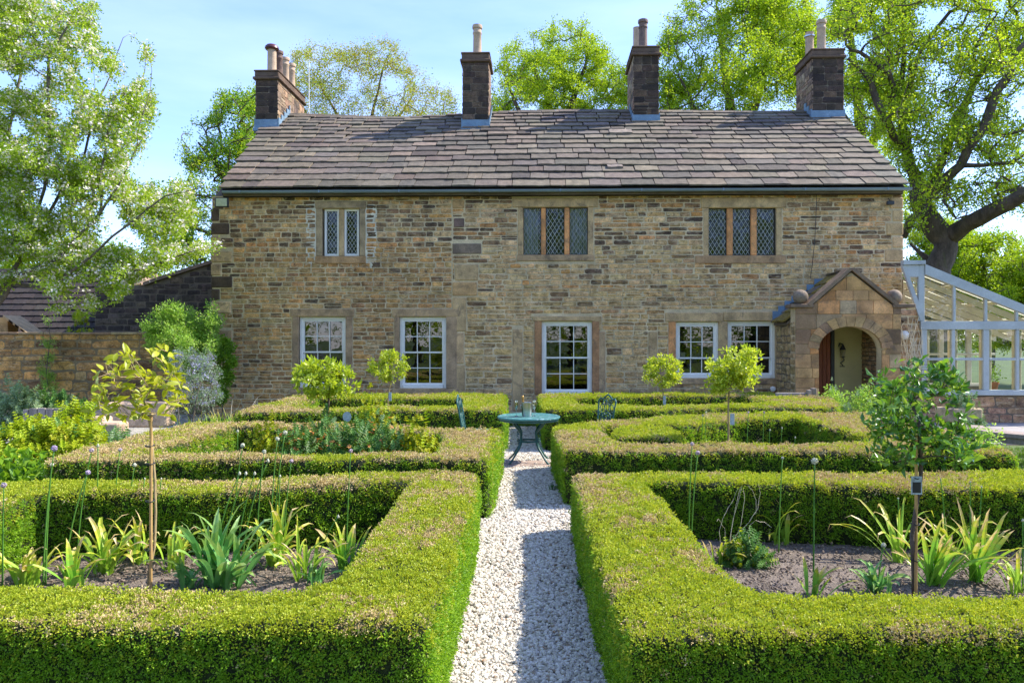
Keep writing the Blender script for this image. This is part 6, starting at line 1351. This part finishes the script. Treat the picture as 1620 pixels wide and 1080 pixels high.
# ---------------------------------------------------------------- mounds of foliage
def mound(name, label, cat, c, rad, h, temps, n, scl, seed, group=None, probs=None, stems=None, part='foliage', top=.5, hollow=.55):
    random.seed(seed); rng = np.random.default_rng(seed); x, y = c; rt = empty(name, (x, y, 0), 0, label, cat, group); pts = []; nr = []
    while len(pts) < n:
        v = Vector((random.uniform(-1, 1), random.uniform(-1, 1), random.uniform(0, 1)))
        if not hollow < v.length < 1: continue
        k = 1 + .35*noise.noise(v*2.2+Vector((seed, 0, 0))); pts.append((v.x*rad[0]*k, v.y*rad[1]*k, v.z*h*k+.02)); nr.append((v.x, v.y, v.z+top))
    pk = rng.choice(len(temps), n, p=probs) if probs else rng.integers(0, len(temps), n)
    scatter(part, pts, nr, rng.uniform(scl*.65, scl*1.25, n), pk, temps, rt, tilt=.4)['kind'] = 'stuff'
    q = MB()
    for i in range(stems or 14):
        p = pts[random.randrange(n)]; q.tube([(p[0]*.15, p[1]*.15, 0), (p[0]*.5, p[1]*.5, p[2]*.6), p], [.008, .006, .003], 4)
    q.build('stems', M['al_green'] if stems is None else M['bark_grey'], rt, smooth=True)['kind'] = 'stuff'
    return rt
def whorl(name, mat, n, ln, wd, tiers=4, h=.12):
    mb = MB()
    for t in range(tiers):
        for k in range(n):
            a = 6.283*k/n+t*.6; d = Vector((math.cos(a), math.sin(a), .25+.35*t)); leafquad(mb, Vector((0, 0, h*t/tiers)), d, Vector((0, 0, 1)), ln*(1-.12*t), wd, random.random(), seg=2)
    return bpy.data.objects.new(name, mb.mesh(name, mat))
WE_, WF_, WH_, WG_ = whorl('euphorbia_shoot', M['l_euph'], 7, .05, .018), whorl('flower_shoot', M['l_fennel'], 6, .034, .024, 3, .05), whorl('herb_shoot', M['l_herb'], 6, .055, .020), whorl('grey_shoot', M['l_grey'], 7, .06, .012)
def fl(name, mat, s, n=5):
    mb = MB(); 
    for k in range(n):
        a = 6.283*k/n; d = Vector((math.cos(a), math.sin(a), .35)); leafquad(mb, Vector((0, 0, 0)), d, Vector((0, 0, 1)), s, s*.8, random.random(), seg=2)
    return bpy.data.objects.new(name, mb.mesh(name, mat))
FO, FB = fl('orange_blossom', M['l_orange'], .036, 6), fl('blue_blossom', M['l_blue'], .022, 6)
EG = 'mounds of lime green euphorbia'
for k, (x, y, r, h, n_, lab) in enumerate(((95, 760, (.62, .5), .86, 900, 'wide lime green euphorbia mound right of the left border'), (25, 765, (.6, .5), .80, 800, 'lime green euphorbia mound cut by the left photo edge'), (118, 735, (.45, .45), .95, 600, 'taller euphorbia behind, before the timber edging'))):
    mound('euphorbia', lab, 'euphorbia', G(x, y), r, h, [WE_, WF_, WH_], n_, 1.15, 200+k, EG, [.62, .30, .08])
for k, (x, y, d, r, h, n_, lab) in enumerate(((425, 0, 8.9, (.30, .25), .90, 420, 'yellow flowered euphorbia at the left of the orange flower bed'), (652, 0, 8.75, (.42, .28), .88, 560, 'wide yellow flowered euphorbia at the right of the orange flower bed'), (590, 0, 9.9, (.34, .25), 1.13, 420, 'tallest yellow flowered euphorbia behind the orange flowers'))):
    mound('euphorbia', lab, 'euphorbia', ((x-CX)*d/F, d), r, h, [WF_, WE_], n_, .95, 210+k, 'yellow flowered euphorbias in the flower bed', [.75, .25])
for k in range(7):
    x = 462 + 26*k + (k % 2)*6; d = 8.75 + .28*(k % 3); mound('avens', ('leftmost', 'second from the left', 'third from the left', 'middle', 'fifth from the left', 'sixth from the left', 'rightmost')[k] + ' orange flowering clump in the hedged flower bed', 'flowering plant', ((x-CX)*d/F, d), (.24, .2), .86+.04*(k % 3), [WH_, FO, WG_], 330, .85, 220+k, 'orange flowering clumps', [.66, .26, .08])
random.seed(50)
# leafy border plants at the far left
mound('border_plant', 'dark leafy clump low in front of the euphorbia', 'border plant', G(40, 792), (.75, .35), .42, [WH_]+LD, 330, .8, 230, None, [.7, .15, .15])
mound('border_plant', 'grey green low shrub between euphorbia and stone trough', 'border plant', G(172, 722), (.55, .5), .34, [WG_, WH_], 420, 1.1, 231)
mound('border_plant', 'silver leaved plant above the timber edging', 'border plant', ((25-CX)*15.2/F, 15.2), (.5, .4), .95, [WG_], 260, 1.6, 232)
mound('border_plant', 'row of green herbs along the foot of the garden wall', 'border plant', ((75-CX)*15.6/F, 15.6), (.9, .35), .72, [WH_, WG_], 420, 1.5, 233, None, [.75, .25])
clump('leafy_tulip', 'tulip leaves standing between euphorbia and hedge', 'tulip', G(150, 762), 9, .40, .10, 'strap_green', 234, lean=(.05, .5), droop=(0, .6), curl=(0, 0))
clump('ornamental_grass', 'arching straw coloured grass at the left edge', 'ornamental grass', G(0, 790), 60, .55, .010, 'strap_wilt', 235, lean=(.3, 1.1), droop=(.5, 1.6), curl=(0, 0))
RL = lc('leaf_cluster', M['l_rose'], 11, .12, .055, .034); RC = lc('leaf_cluster', M['l_grey'], 9, .10, .04, .016); RBb = [cluster('ceanothus_spray', M['l_grey'], 7, .10, .035, .016, petals=(M['l_blue'], 12, .016))]
grow('rambling green rose against the wall and house corner', 'climbing rose', None, 16.6, [(232, 540), (228, 505), (250, 485), (275, 478), (300, 492), (330, 480), (352, 488), (350, 515), (340, 560), (300, 600), (262, 590), (240, 570)], [[(300, 680, 0, .03), (298, 600, 0, .025), (290, 540, 0, .018), (285, 505, 0, .01)], [(298, 620, 0, .02), (320, 560, 0, .015), (338, 510, 0, .008)]], 460, .7, RL, 1.0, M['bark_grey'], 71, nclump=30, base='climbing_rose', r0=.003, rmax=.02, percl=4, jit=.12)
grow('grey leaved shrub with clouds of small blue flowers', 'flowering shrub', None, 14.2, [(262, 600), (272, 560), (300, 545), (330, 552), (350, 590), (352, 635), (330, 650), (290, 655), (265, 640)], [[(305, 690, 0, .02), (306, 640, 0, .015), (300, 590, 0, .01)], [(312, 690, 0, .02), (325, 640, 0, .014), (338, 600, 0, .01)]], 380, .6, RC*2 + RBb, .7, M['bark_grey'], 72, nclump=24, base='flowering_shrub', r0=.003, rmax=.015, percl=4, jit=.10)
grow('bare twiggy dark stemmed shrub right behind the golden tree', 'bare shrub', None, 12.5, [(255, 670), (262, 600), (300, 590), (340, 610), (345, 665)], [[(283, 690, 0, .012), (283, 640, 0, .010), (280, 600, 0, .006)], [(300, 690, 0, .012), (310, 640, 0, .009), (322, 605, 0, .006)]], 90, .4, RC, .45, M['bark_grey'], 73, nclump=10, base='bare_shrub', r0=.003, rmax=.01, percl=2, jit=.05)
IV = lc('leaf_cluster', M['l_deep'], 10, .10, .06, .045)
grow('dark creeper clinging to the left house corner', 'creeper', None, 16.75, [(342, 545), (352, 530), (366, 540), (370, 575), (362, 620), (350, 650), (344, 640)], [[(352, 680, 0, .02), (352, 620, 0, .015), (356, 560, 0, .008)]], 150, .15, IV, .9, M['bark_grey'], 74, nclump=10, base='creeper', r0=.003, rmax=.012, percl=4, jit=.08)
grow('thin green vine trailing up the garden wall', 'vine', None, 18.35, [(58, 640), (60, 560), (66, 500), (90, 480), (96, 510), (92, 580), (96, 640)], [[(78, 650, 0, .014), (76, 590, 0, .010), (80, 540, 0, .008), (78, 490, 0, .004)]], 90, .12, RL, .7, M['bark_grey'], 75, nclump=8, base='vine', r0=.003, rmax=.01, percl=3, jit=.10)
mound('wall_plant', 'yellow green plant peeping over the garden wall', 'wall plant', ((130-CX)*19.4/F, 19.4), (.6, .4), 2.75, [WE_, WF_], 260, 1.8, 76, hollow=.75)
clump('grass_clump', 'green grass clump with seed heads by the house corner', 'grass clump', ((345-CX)*14.6/F, 14.6), 90, .55, .016, 'strap_lime', 77, lean=(.05, .7), droop=(.2, 1.3), curl=(0, 0), spread=.28)
clump('grass_clump', 'green bladed clump left of the seed heads, before the wall', 'grass clump', ((315-CX)*14.2/F, 14.2), 60, .45, .018, 'strap_green', 78, lean=(.05, .8), droop=(.2, 1.3), curl=(0, 0), spread=.25)
# right side
mound('rose_bush', 'pale flowering rose bush before the porch arch', 'rose bush', ((1318-CX)*14.9/F, 14.9), (.42, .35), .95, RL + [WG_], 340, .85, 81, None, [.4, .35, .25], stems=16)
mound('rose_bush', 'rose bush with small pink blooms behind the glossy tree', 'rose bush', ((1372-CX)*14.4/F, 14.4), (.60, .4), .95, RL + [WG_, FO], 460, .85, 82, None, [.40, .35, .21, .04], stems=16)
mound('rose_bush', 'low leafy rose at the right end of the middle hedge', 'rose bush', ((1560-CX)*8.6/F, 8.6), (.32, .3), .92, RL + [WG_], 210, .62, 83, None, [.45, .45, .10], stems=10)
mound('potted_shrub', 'grey green plant growing in the stone trough on the terrace', 'shrub', ((1525-CX)*13.2/F, 13.2), (.32, .25), .98, [WG_, WH_], 260, 1.1, 84, hollow=.7)
mound('herb', 'low feathery green herb in the right front bed', 'herb', g(1178, 893), (.21, .13), .24, [WH_, WE_], 230, .62, 85, None, [.75, .25])
mound('herb', 'leafy green herb behind the yellow clump left of the golden tree', 'herb', g(190, 872), (.16, .10), .42, [WH_], 130, .95, 86)
mound('weed', 'broad leaved seedling at the foot of the shaded hedge, left bed', 'weed', g(72, 872), (.14, .06), .20, LD, 12, .35, 87)
def twiggy(name, label, cat, d, polys, mat, r, seed):
    random.seed(seed); x0 = (polys[0][0][0]-CX)*d/F; rt = empty(name, (x0, d, 0), 0, label, cat)
    for L in polys:
        q = MB(); pts = [P(x, y, d+random.uniform(-.06, .06))-Vector((x0, d, 0)) for x, y in L]; fine_ = []
        for i in range(len(pts)-1):
            for j in range(4): fine_.append(pts[i].lerp(pts[i+1], j/4)+rv()*.004)
        fine_.append(pts[-1]); q.tube(fine_, [r*(1-.6*i/len(fine_)) for i in range(len(fine_))], 5); q.build('stalk', mat, rt)
    return rt
twiggy('dry_stalks', 'dry straw stalks arching out of the feathery herb', 'dry stalks', 6.3, [[(1152, 880), (1158, 830), (1166, 790), (1172, 770)], [(1150, 880), (1160, 820), (1170, 785), (1174, 768)], [(1155, 870), (1172, 830), (1178, 790), (1176, 772)], [(1148, 868), (1146, 835), (1136, 820), (1134, 824)], [(1160, 850), (1185, 825), (1198, 805), (1203, 780), (1200, 765)], [(1196, 812), (1196, 790), (1190, 775), (1184, 768)], [(1184, 850), (1186, 830), (1196, 823), (1210, 826), (1221, 834)], [(1140, 880), (1138, 840), (1145, 815), (1160, 790), (1167, 772)], [(1188, 870), (1200, 855), (1203, 845)]], M['straw'], .0022, 5)
random.seed(91); tw = []
for i in range(46):
    x = random.uniform(1430, 1455); y = random.uniform(560, 650); L = [(x, y)]
    for j in range(4): x += random.uniform(-7, 7); y -= random.uniform(6, 22); L.append((min(max(x, 1426), 1460), y))
    tw.append(L)
twiggy('bare_climber', 'bare sunlit twigs of a climber on the wall beside the porch', 'bare climber', 16.15, tw, M['straw'], .007, 6)
twiggy('seed_heads', 'dry seed stalks leaning beside the far left hedge corner', 'seed stalks', 14.4, [[(395, 660), (400, 640), (408, 628), (418, 622)], [(365, 660), (367, 640), (368, 632)], [(402, 650), (403, 640), (404, 634)], [(357, 660), (377, 645), (379, 638)]], M['straw'], .006, 7)
# lawn blades in the gap before the house and beside the terrace
def blade(name, mat):
    mb = MB()
    for _ in range(7):
        a = random.uniform(0, 6.28); p = Vector((random.gauss(0, .02), random.gauss(0, .02), 0)); d = Vector((math.cos(a)*.3, math.sin(a)*.3, 1)); leafquad(mb, p, d, Vector((1, 0, 0)), .06*random.uniform(.6, 1.2), .006, random.random(), seg=1)
    return bpy.data.objects.new(name, mb.mesh(name, mat))
BLD = [blade('grass_tuft', M['blade']) for _ in range(3)]; pts = []
for _ in range(6000): pts.append((random.uniform(-1.2, 1.2), random.uniform(15.8, 17.25), 0))
for _ in range(5000): pts.append((random.uniform(5.8, 9.5), random.uniform(7.4, 12.6), 0))
for _ in range(3000): pts.append((random.uniform(-7.5, -5.2), random.uniform(6.5, 10), 0))
tag(scatter('grass', pts, [(0, 0, 1)]*len(pts), RNG.uniform(.6, 1.4, len(pts)), RNG.integers(0, 3, len(pts)), BLD, tilt=.2), 'short green lawn grass at the path end and garden edges', 'grass', kind='stuff')

# ---------------------------------------------------------------- table, chairs and what stands on the table
d = 11.3; TX = (836.5-CX)*d/F
tb = empty('garden_table', (TX, d, 0), R(20), 'round green cast iron garden table standing on the gravel path', 'table')
q = MB(); q.lathe([(0, .700), (.30, .700), (.455, .698), (.475, .690), (.487, .700), (.487, .718), (.475, .726), (.455, .721), (.0, .722)], 44); q.build('tabletop', M['verd_top'], tb, smooth='auto')
q = MB(); q.lathe([(.44, .66), (.452, .655), (.46, .66), (.46, .697), (.44, .697)], 44); q.build('apron', M['verdigris'], tb, smooth='auto')
for k in range(4):
    a = R(25+90*k); c_, s_ = math.cos(a), math.sin(a); lg = MB()
    prof = [(.36, .69), (.335, .64), (.28, .58), (.20, .52), (.165, .46), (.17, .38), (.175, .31), (.21, .24), (.29, .15), (.36, .07), (.42, .02), (.455, .012)]
    lg.tube([(r_*c_, r_*s_, z) for r_, z in prof], [.022, .018, .017, .019, .022, .020, .022, .019, .016, .015, .018, .012], 8)
    for (r_, z, rr_, t0, t1) in ((.30, .655, .04, 0, 5.2), (.225, .455, .034, -1.5, 4.0), (.235, .325, .030, 1, 6.4)):
        lg.tube([((r_+rr_*(1-.10*i)*math.cos(t0+(t1-t0)*i/9))*c_, (r_+rr_*(1-.10*i)*math.cos(t0+(t1-t0)*i/9))*s_, z+rr_*(1-.10*i)*math.sin(t0+(t1-t0)*i/9)) for i in range(10)], .008, 6)
    lg.build('leg', M['verdigris'], tb, smooth=True)
q = MB(); n_ = 32
for r_ in (.175, .11): q.tube([(r_*math.cos(2*math.pi*i/n_), r_*math.sin(2*math.pi*i/n_), .34) for i in range(n_+1)], .011, 6)
for i in range(12): a = math.pi*i/6; q.tube([(.11*math.cos(a), .11*math.sin(a), .34), (.175*math.cos(a+.26), .175*math.sin(a+.26), .34)], .006, 5)
q.build('shelf_ring', M['verdigris'], tb, smooth=True)
def onT(px, py): p = P(px, py, d); return p.x
buc = empty('ice_bucket', (onT(834, 650), d-.05, .724), 0, 'steel ice bucket on the green table', 'ice bucket'); q = MB(); q.lathe([(.060, 0), (.066, .004), (.082, .205), (.088, .208), (.088, .216), (.080, .212), (.064, .012), (0, .010)], 28); q.build('pail', M['steel'], buc, smooth='auto')
for s_ in (-1, 1): q = MB(); q.tube([(s_*(.078+.03*math.sin(t)), 0, .15+.03*math.cos(t)) for t in (0, .5, 1, 1.57, 2.1, 2.6, 3.14)], .005, 6); q.build('handle', M['steel'], buc, smooth=True)
bo = empty('bottle', (onT(830, 640), d-.05, .734), 0, 'gold foiled bottle leaning in the ice bucket', 'bottle'); bo.rotation_euler = (0, R(-6), 0)
mg = surf('bottle_glass', (.03, .05, .02), rough=.15, var=.1, bump=0, spec=.6); mgo = surf('gold_foil', (.62, .36, .12), rough=.35, var=.3, scale=40, bump=.2, metal=.8)
q = MB(); q.lathe([(0, 0), (.036, 0), (.038, .01), (.038, .15), (.030, .18), (.016, .215), (.015, .23)], 20); q.build('glass_body', mg, bo, smooth='auto'); q = MB(); q.lathe([(.017, .20), (.0165, .27), (.019, .275), (.019, .30), (.012, .312), (0, .315)], 18); q.build('foil', mgo, bo, smooth='auto')
for k, px in enumerate((817, 845)):
    f_ = empty('champagne_flute', (onT(px, 650), d-.02+.03*k, .724), 0, ('champagne flute left of the ice bucket', 'champagne flute right of the ice bucket')[k], 'champagne flute', 'champagne flutes on the table')
    q = MB(); q.lathe([(.030, 0), (.028, .004), (.004, .010), (.0035, .09), (.010, .10), (.024, .14), (.028, .19), (.022, .245), (.0208, .245), (.026, .19), (.022, .142), (.008, .105), (0, .104)], 20); q.build('glass', M['glass_flute'], f_, smooth='auto')
    q = MB(); q.lathe([(0, .108), (.018, .135), (.0235, .165), (0, .165)], 18); q.build('wine', surf('pale_wine', (.62, .52, .24), rough=.2, var=.05, bump=0), f_, smooth='auto')
def chair(label, loc, rz):
    ch = empty('garden_chair', loc, rz, label, 'chair', 'green cast iron garden chairs'); mt = M['verdigris']
    q = MB(); q.bbox((-.20, -.21, .43), (.20, .19, .45), .008); q.build('seat', M['verd_top'], ch)
    for x, y in ((-.18, -.19), (.18, -.19), (-.18, .17), (.18, .17)):
        q = MB(); q.tube([(x*.85, y*.9, .43), (x*1.0, y*1.05, .30), (x*.92, y*.95, .14), (x*1.12, y*1.2, .01)], [.016, .014, .012, .016], 7); q.build('leg', mt, ch, smooth=True)
    q = MB()
    for s_ in (-1, 1): q.tube([(s_*.175, .19, .43), (s_*.17, .215, .60), (s_*.185, .25, .80), (s_*.20, .27, .90), (s_*.16, .28, .95)], .014, 7)
    q.tube([(-.17, .28, .94), (-.10, .285, .93), (-.05, .288, .98), (0, .29, 1.01), (.05, .288, .98), (.10, .285, .93), (.17, .28, .94)], .015, 7)
    q.tube([(-.175, .20, .48), (0, .20, .47), (.175, .20, .48)], .011, 6); q.build('back_frame', mt, ch, smooth=True)
    q = MB()
    def cir(cx_, cz, rr_, n_=14, t1=6.283, t0=0): q.tube([(cx_+rr_*math.cos(t0+(t1-t0)*i/n_), .19+.20*((cz+rr_*math.sin(t0+(t1-t0)*i/n_))-.43)/.55*.5+.0, cz+rr_*math.sin(t0+(t1-t0)*i/n_)) for i in range(n_+1)], .0075, 5, cap=False)
    cir(0, .62, .115); cir(0, .62, .06); cir(0, .62, .02, 8)
    for i in range(8):
        a = i*math.pi/4; cir(.088*math.cos(a), .62+.088*math.sin(a), .026, 8)
    for sx in (-1, 1): cir(sx*.10, .80, .05, 12, 5.4, 0); cir(sx*.065, .88, .035, 10); cir(sx*.13, .52, .035, 10); cir(sx*.135, .70, .03, 10)
    cir(0, .80, .055); cir(0, .92, .035)
    for x in (-.10, 0, .10): q.tube([(x, .235, .73), (x*.8, .265, .93)], .006, 5)
    q.build('back_scrollwork', mt, ch, smooth=True)
    return ch
chair('green cast iron chair seen edge on at the left of the table', ((731-CX)*11.75/F+.22, 11.75, 0), R(90-4))
chair('green cast iron chair seen three quarter at the right of the table', ((957-CX)*11.8/F-.16, 11.75, 0), R(-52))
x0, y0 = G(798, 738)[0], G(0, 738)[1]; q = MB(); q.bbox((G(793, 739)[0], G(0, 739)[1], -.01), (G(878, 739)[0], G(0, 730)[1], .022), .008); tag(q.build('stone_slab', M['slab']), 'flat brown stone slab crossing the path under the table', 'slab')

# ---------------------------------------------------------------- timber edging, troughs, rail and bench
def wbox(name, x0, x1, y0, y1, dd, th, mat, parent, r=.008, col=(1, 1, 1)):
    a_, b_ = P(x0, y1, dd), P(x1, y0, dd); q = MB(); q.bbox((a_.x, dd, a_.z), (b_.x, dd+th, b_.z), r); o = q.build(name, M[mat], parent); o.color = (*col, 1); return o
te = empty('timber_edging', (0, 0, 0), 0, 'upright weathered planks retaining the raised left border', 'timber edging'); random.seed(14); x = 36
while x < 188:
    w_ = random.uniform(9, 14); k_ = random.uniform(.8, 1.15); wbox('plank', x, x+w_-1, 647-(x-36)*.055+random.uniform(-1.5, 1.5), 700, 14.6, .05, 'wood_grey', te, col=(k_, k_, k_)); x += w_
for nm, lab, (x0, x1, y0, y1, dd, th) in (('stone_block', 'pale stone block at the end of the timber edging', (137, 164, 660, 682, 12.6, .3)), ('stone_step', 'low flat stone step left of the trough', (152, 187, 669, 688, 12.2, .35)), ('stone_trough', 'long weathered stone trough in front of the garden wall', (166, 262, 637, 676, 13.6, .4))):
    o = wbox(nm, x0, x1, y0, y1, dd, th, 'dress_o', None, .03, (.48, .40, .33)); tag(o, lab, 'stone')
rl = empty('timber_rail', (0, 0, 0), 0, 'low weathered timber rail and posts before the porch', 'rail'); wbox('rail', 1228, 1278, 621, 629, 15.2, .06, 'wood_grey', rl); wbox('post', 1278, 1284, 617, 650, 15.15, .1, 'wood_grey', rl); wbox('post', 1284.5, 1292, 614, 650, 15.2, .1, 'wood_grey', rl, col=(.8, .75, .7)); wbox('lower_rail', 1262, 1278, 629.5, 634, 15.22, .05, 'wood_grey', rl, col=(.75, .6, .5))
tr = wbox('stone_trough', 1498, 1555, 646, 668, 13.0, .4, 'dress_o', None, .02, (.42, .36, .27)); tag(tr, 'stone trough holding a plant on the terrace', 'trough')
dt = wbox('stone_planter', 1488, 1552, 681, 706, 10.6, .35, 'dress_o', None, .02, (.16, .13, .11)); tag(dt, 'dark stone planter low behind the glossy tree', 'planter')
bn = empty('garden_bench', (0, 0, 0), 0, 'curved weathered timber bench cut by the right photo edge', 'bench')
def arc(z0, z1, r0_, r1_, name, mat='wood_grey', a0=150, a1=240, c=(8.35, 11.9)):
    q = MB(); n_ = 14; vs = []
    for i in range(n_+1):
        a = R(a0+(a1-a0)*i/n_)
        for r_ in (r0_, r1_):
            for z in (z0, z1): vs.append((c[0]+r_*math.cos(a), c[1]+r_*math.sin(a), z))
    fs = []
    for i in range(n_):
        b = 4*i; fs += [(b+1, b+5, b+7, b+3), (b, b+2, b+6, b+4), (b+2, b+3, b+7, b+6), (b, b+4, b+5, b+1)]
    fs += [(0, 1, 3, 2), (4*n_, 4*n_+2, 4*n_+3, 4*n_+1)]; q.add(vs, fs); o = q.build(name, M[mat], bn); o.color = (.9, .8, .72, 1)
arc(.40, .46, .75, 1.15, 'seat'); arc(.30, .395, 1.05, 1.12, 'apron')
for a in (155, 195, 235): q = MB(); cc_ = (8.35+1.08*math.cos(R(a)), 11.9+1.08*math.sin(R(a))); q.bbox((cc_[0]-.05, cc_[1]-.05, 0), (cc_[0]+.05, cc_[1]+.05, .395), .008); q.build('leg', M['wood_grey'], bn)

# fallen leaves and small weeds on the path
fm = leafm('fallen_leaf', [(.20, .10, .04), (.34, .18, .07), (.45, .30, .12)], .1, rough=.8); q = MB()
random.seed(99)
for _ in range(150):
    dd = random.uniform(3.6, 11); x = random.choice((-1, 1))*random.uniform(.1, .52); leafquad(q, Vector((x, dd, .016)), Vector((random.uniform(-1, 1), random.uniform(-1, 1), .15)), Vector((0, 0, 1)), random.uniform(.014, .03), .014, random.random(), seg=2)
tag(q.build('fallen_leaves', fm), 'small brown fallen leaves scattered on the gravel path', 'fallen leaves', kind='stuff')
for k, (x, y, lab) in enumerate(((739, 922, 'tiny green weed at the left path edge beside the near hedge'), (874, 776, 'small weed at the right path edge in the shade'), (918, 930, 'small weed in the shaded gravel near the right hedge'))):
    mound('weed', lab, 'weed', G(x, y), (.05, .04), .05, [WH_], 14, .35, 300+k)
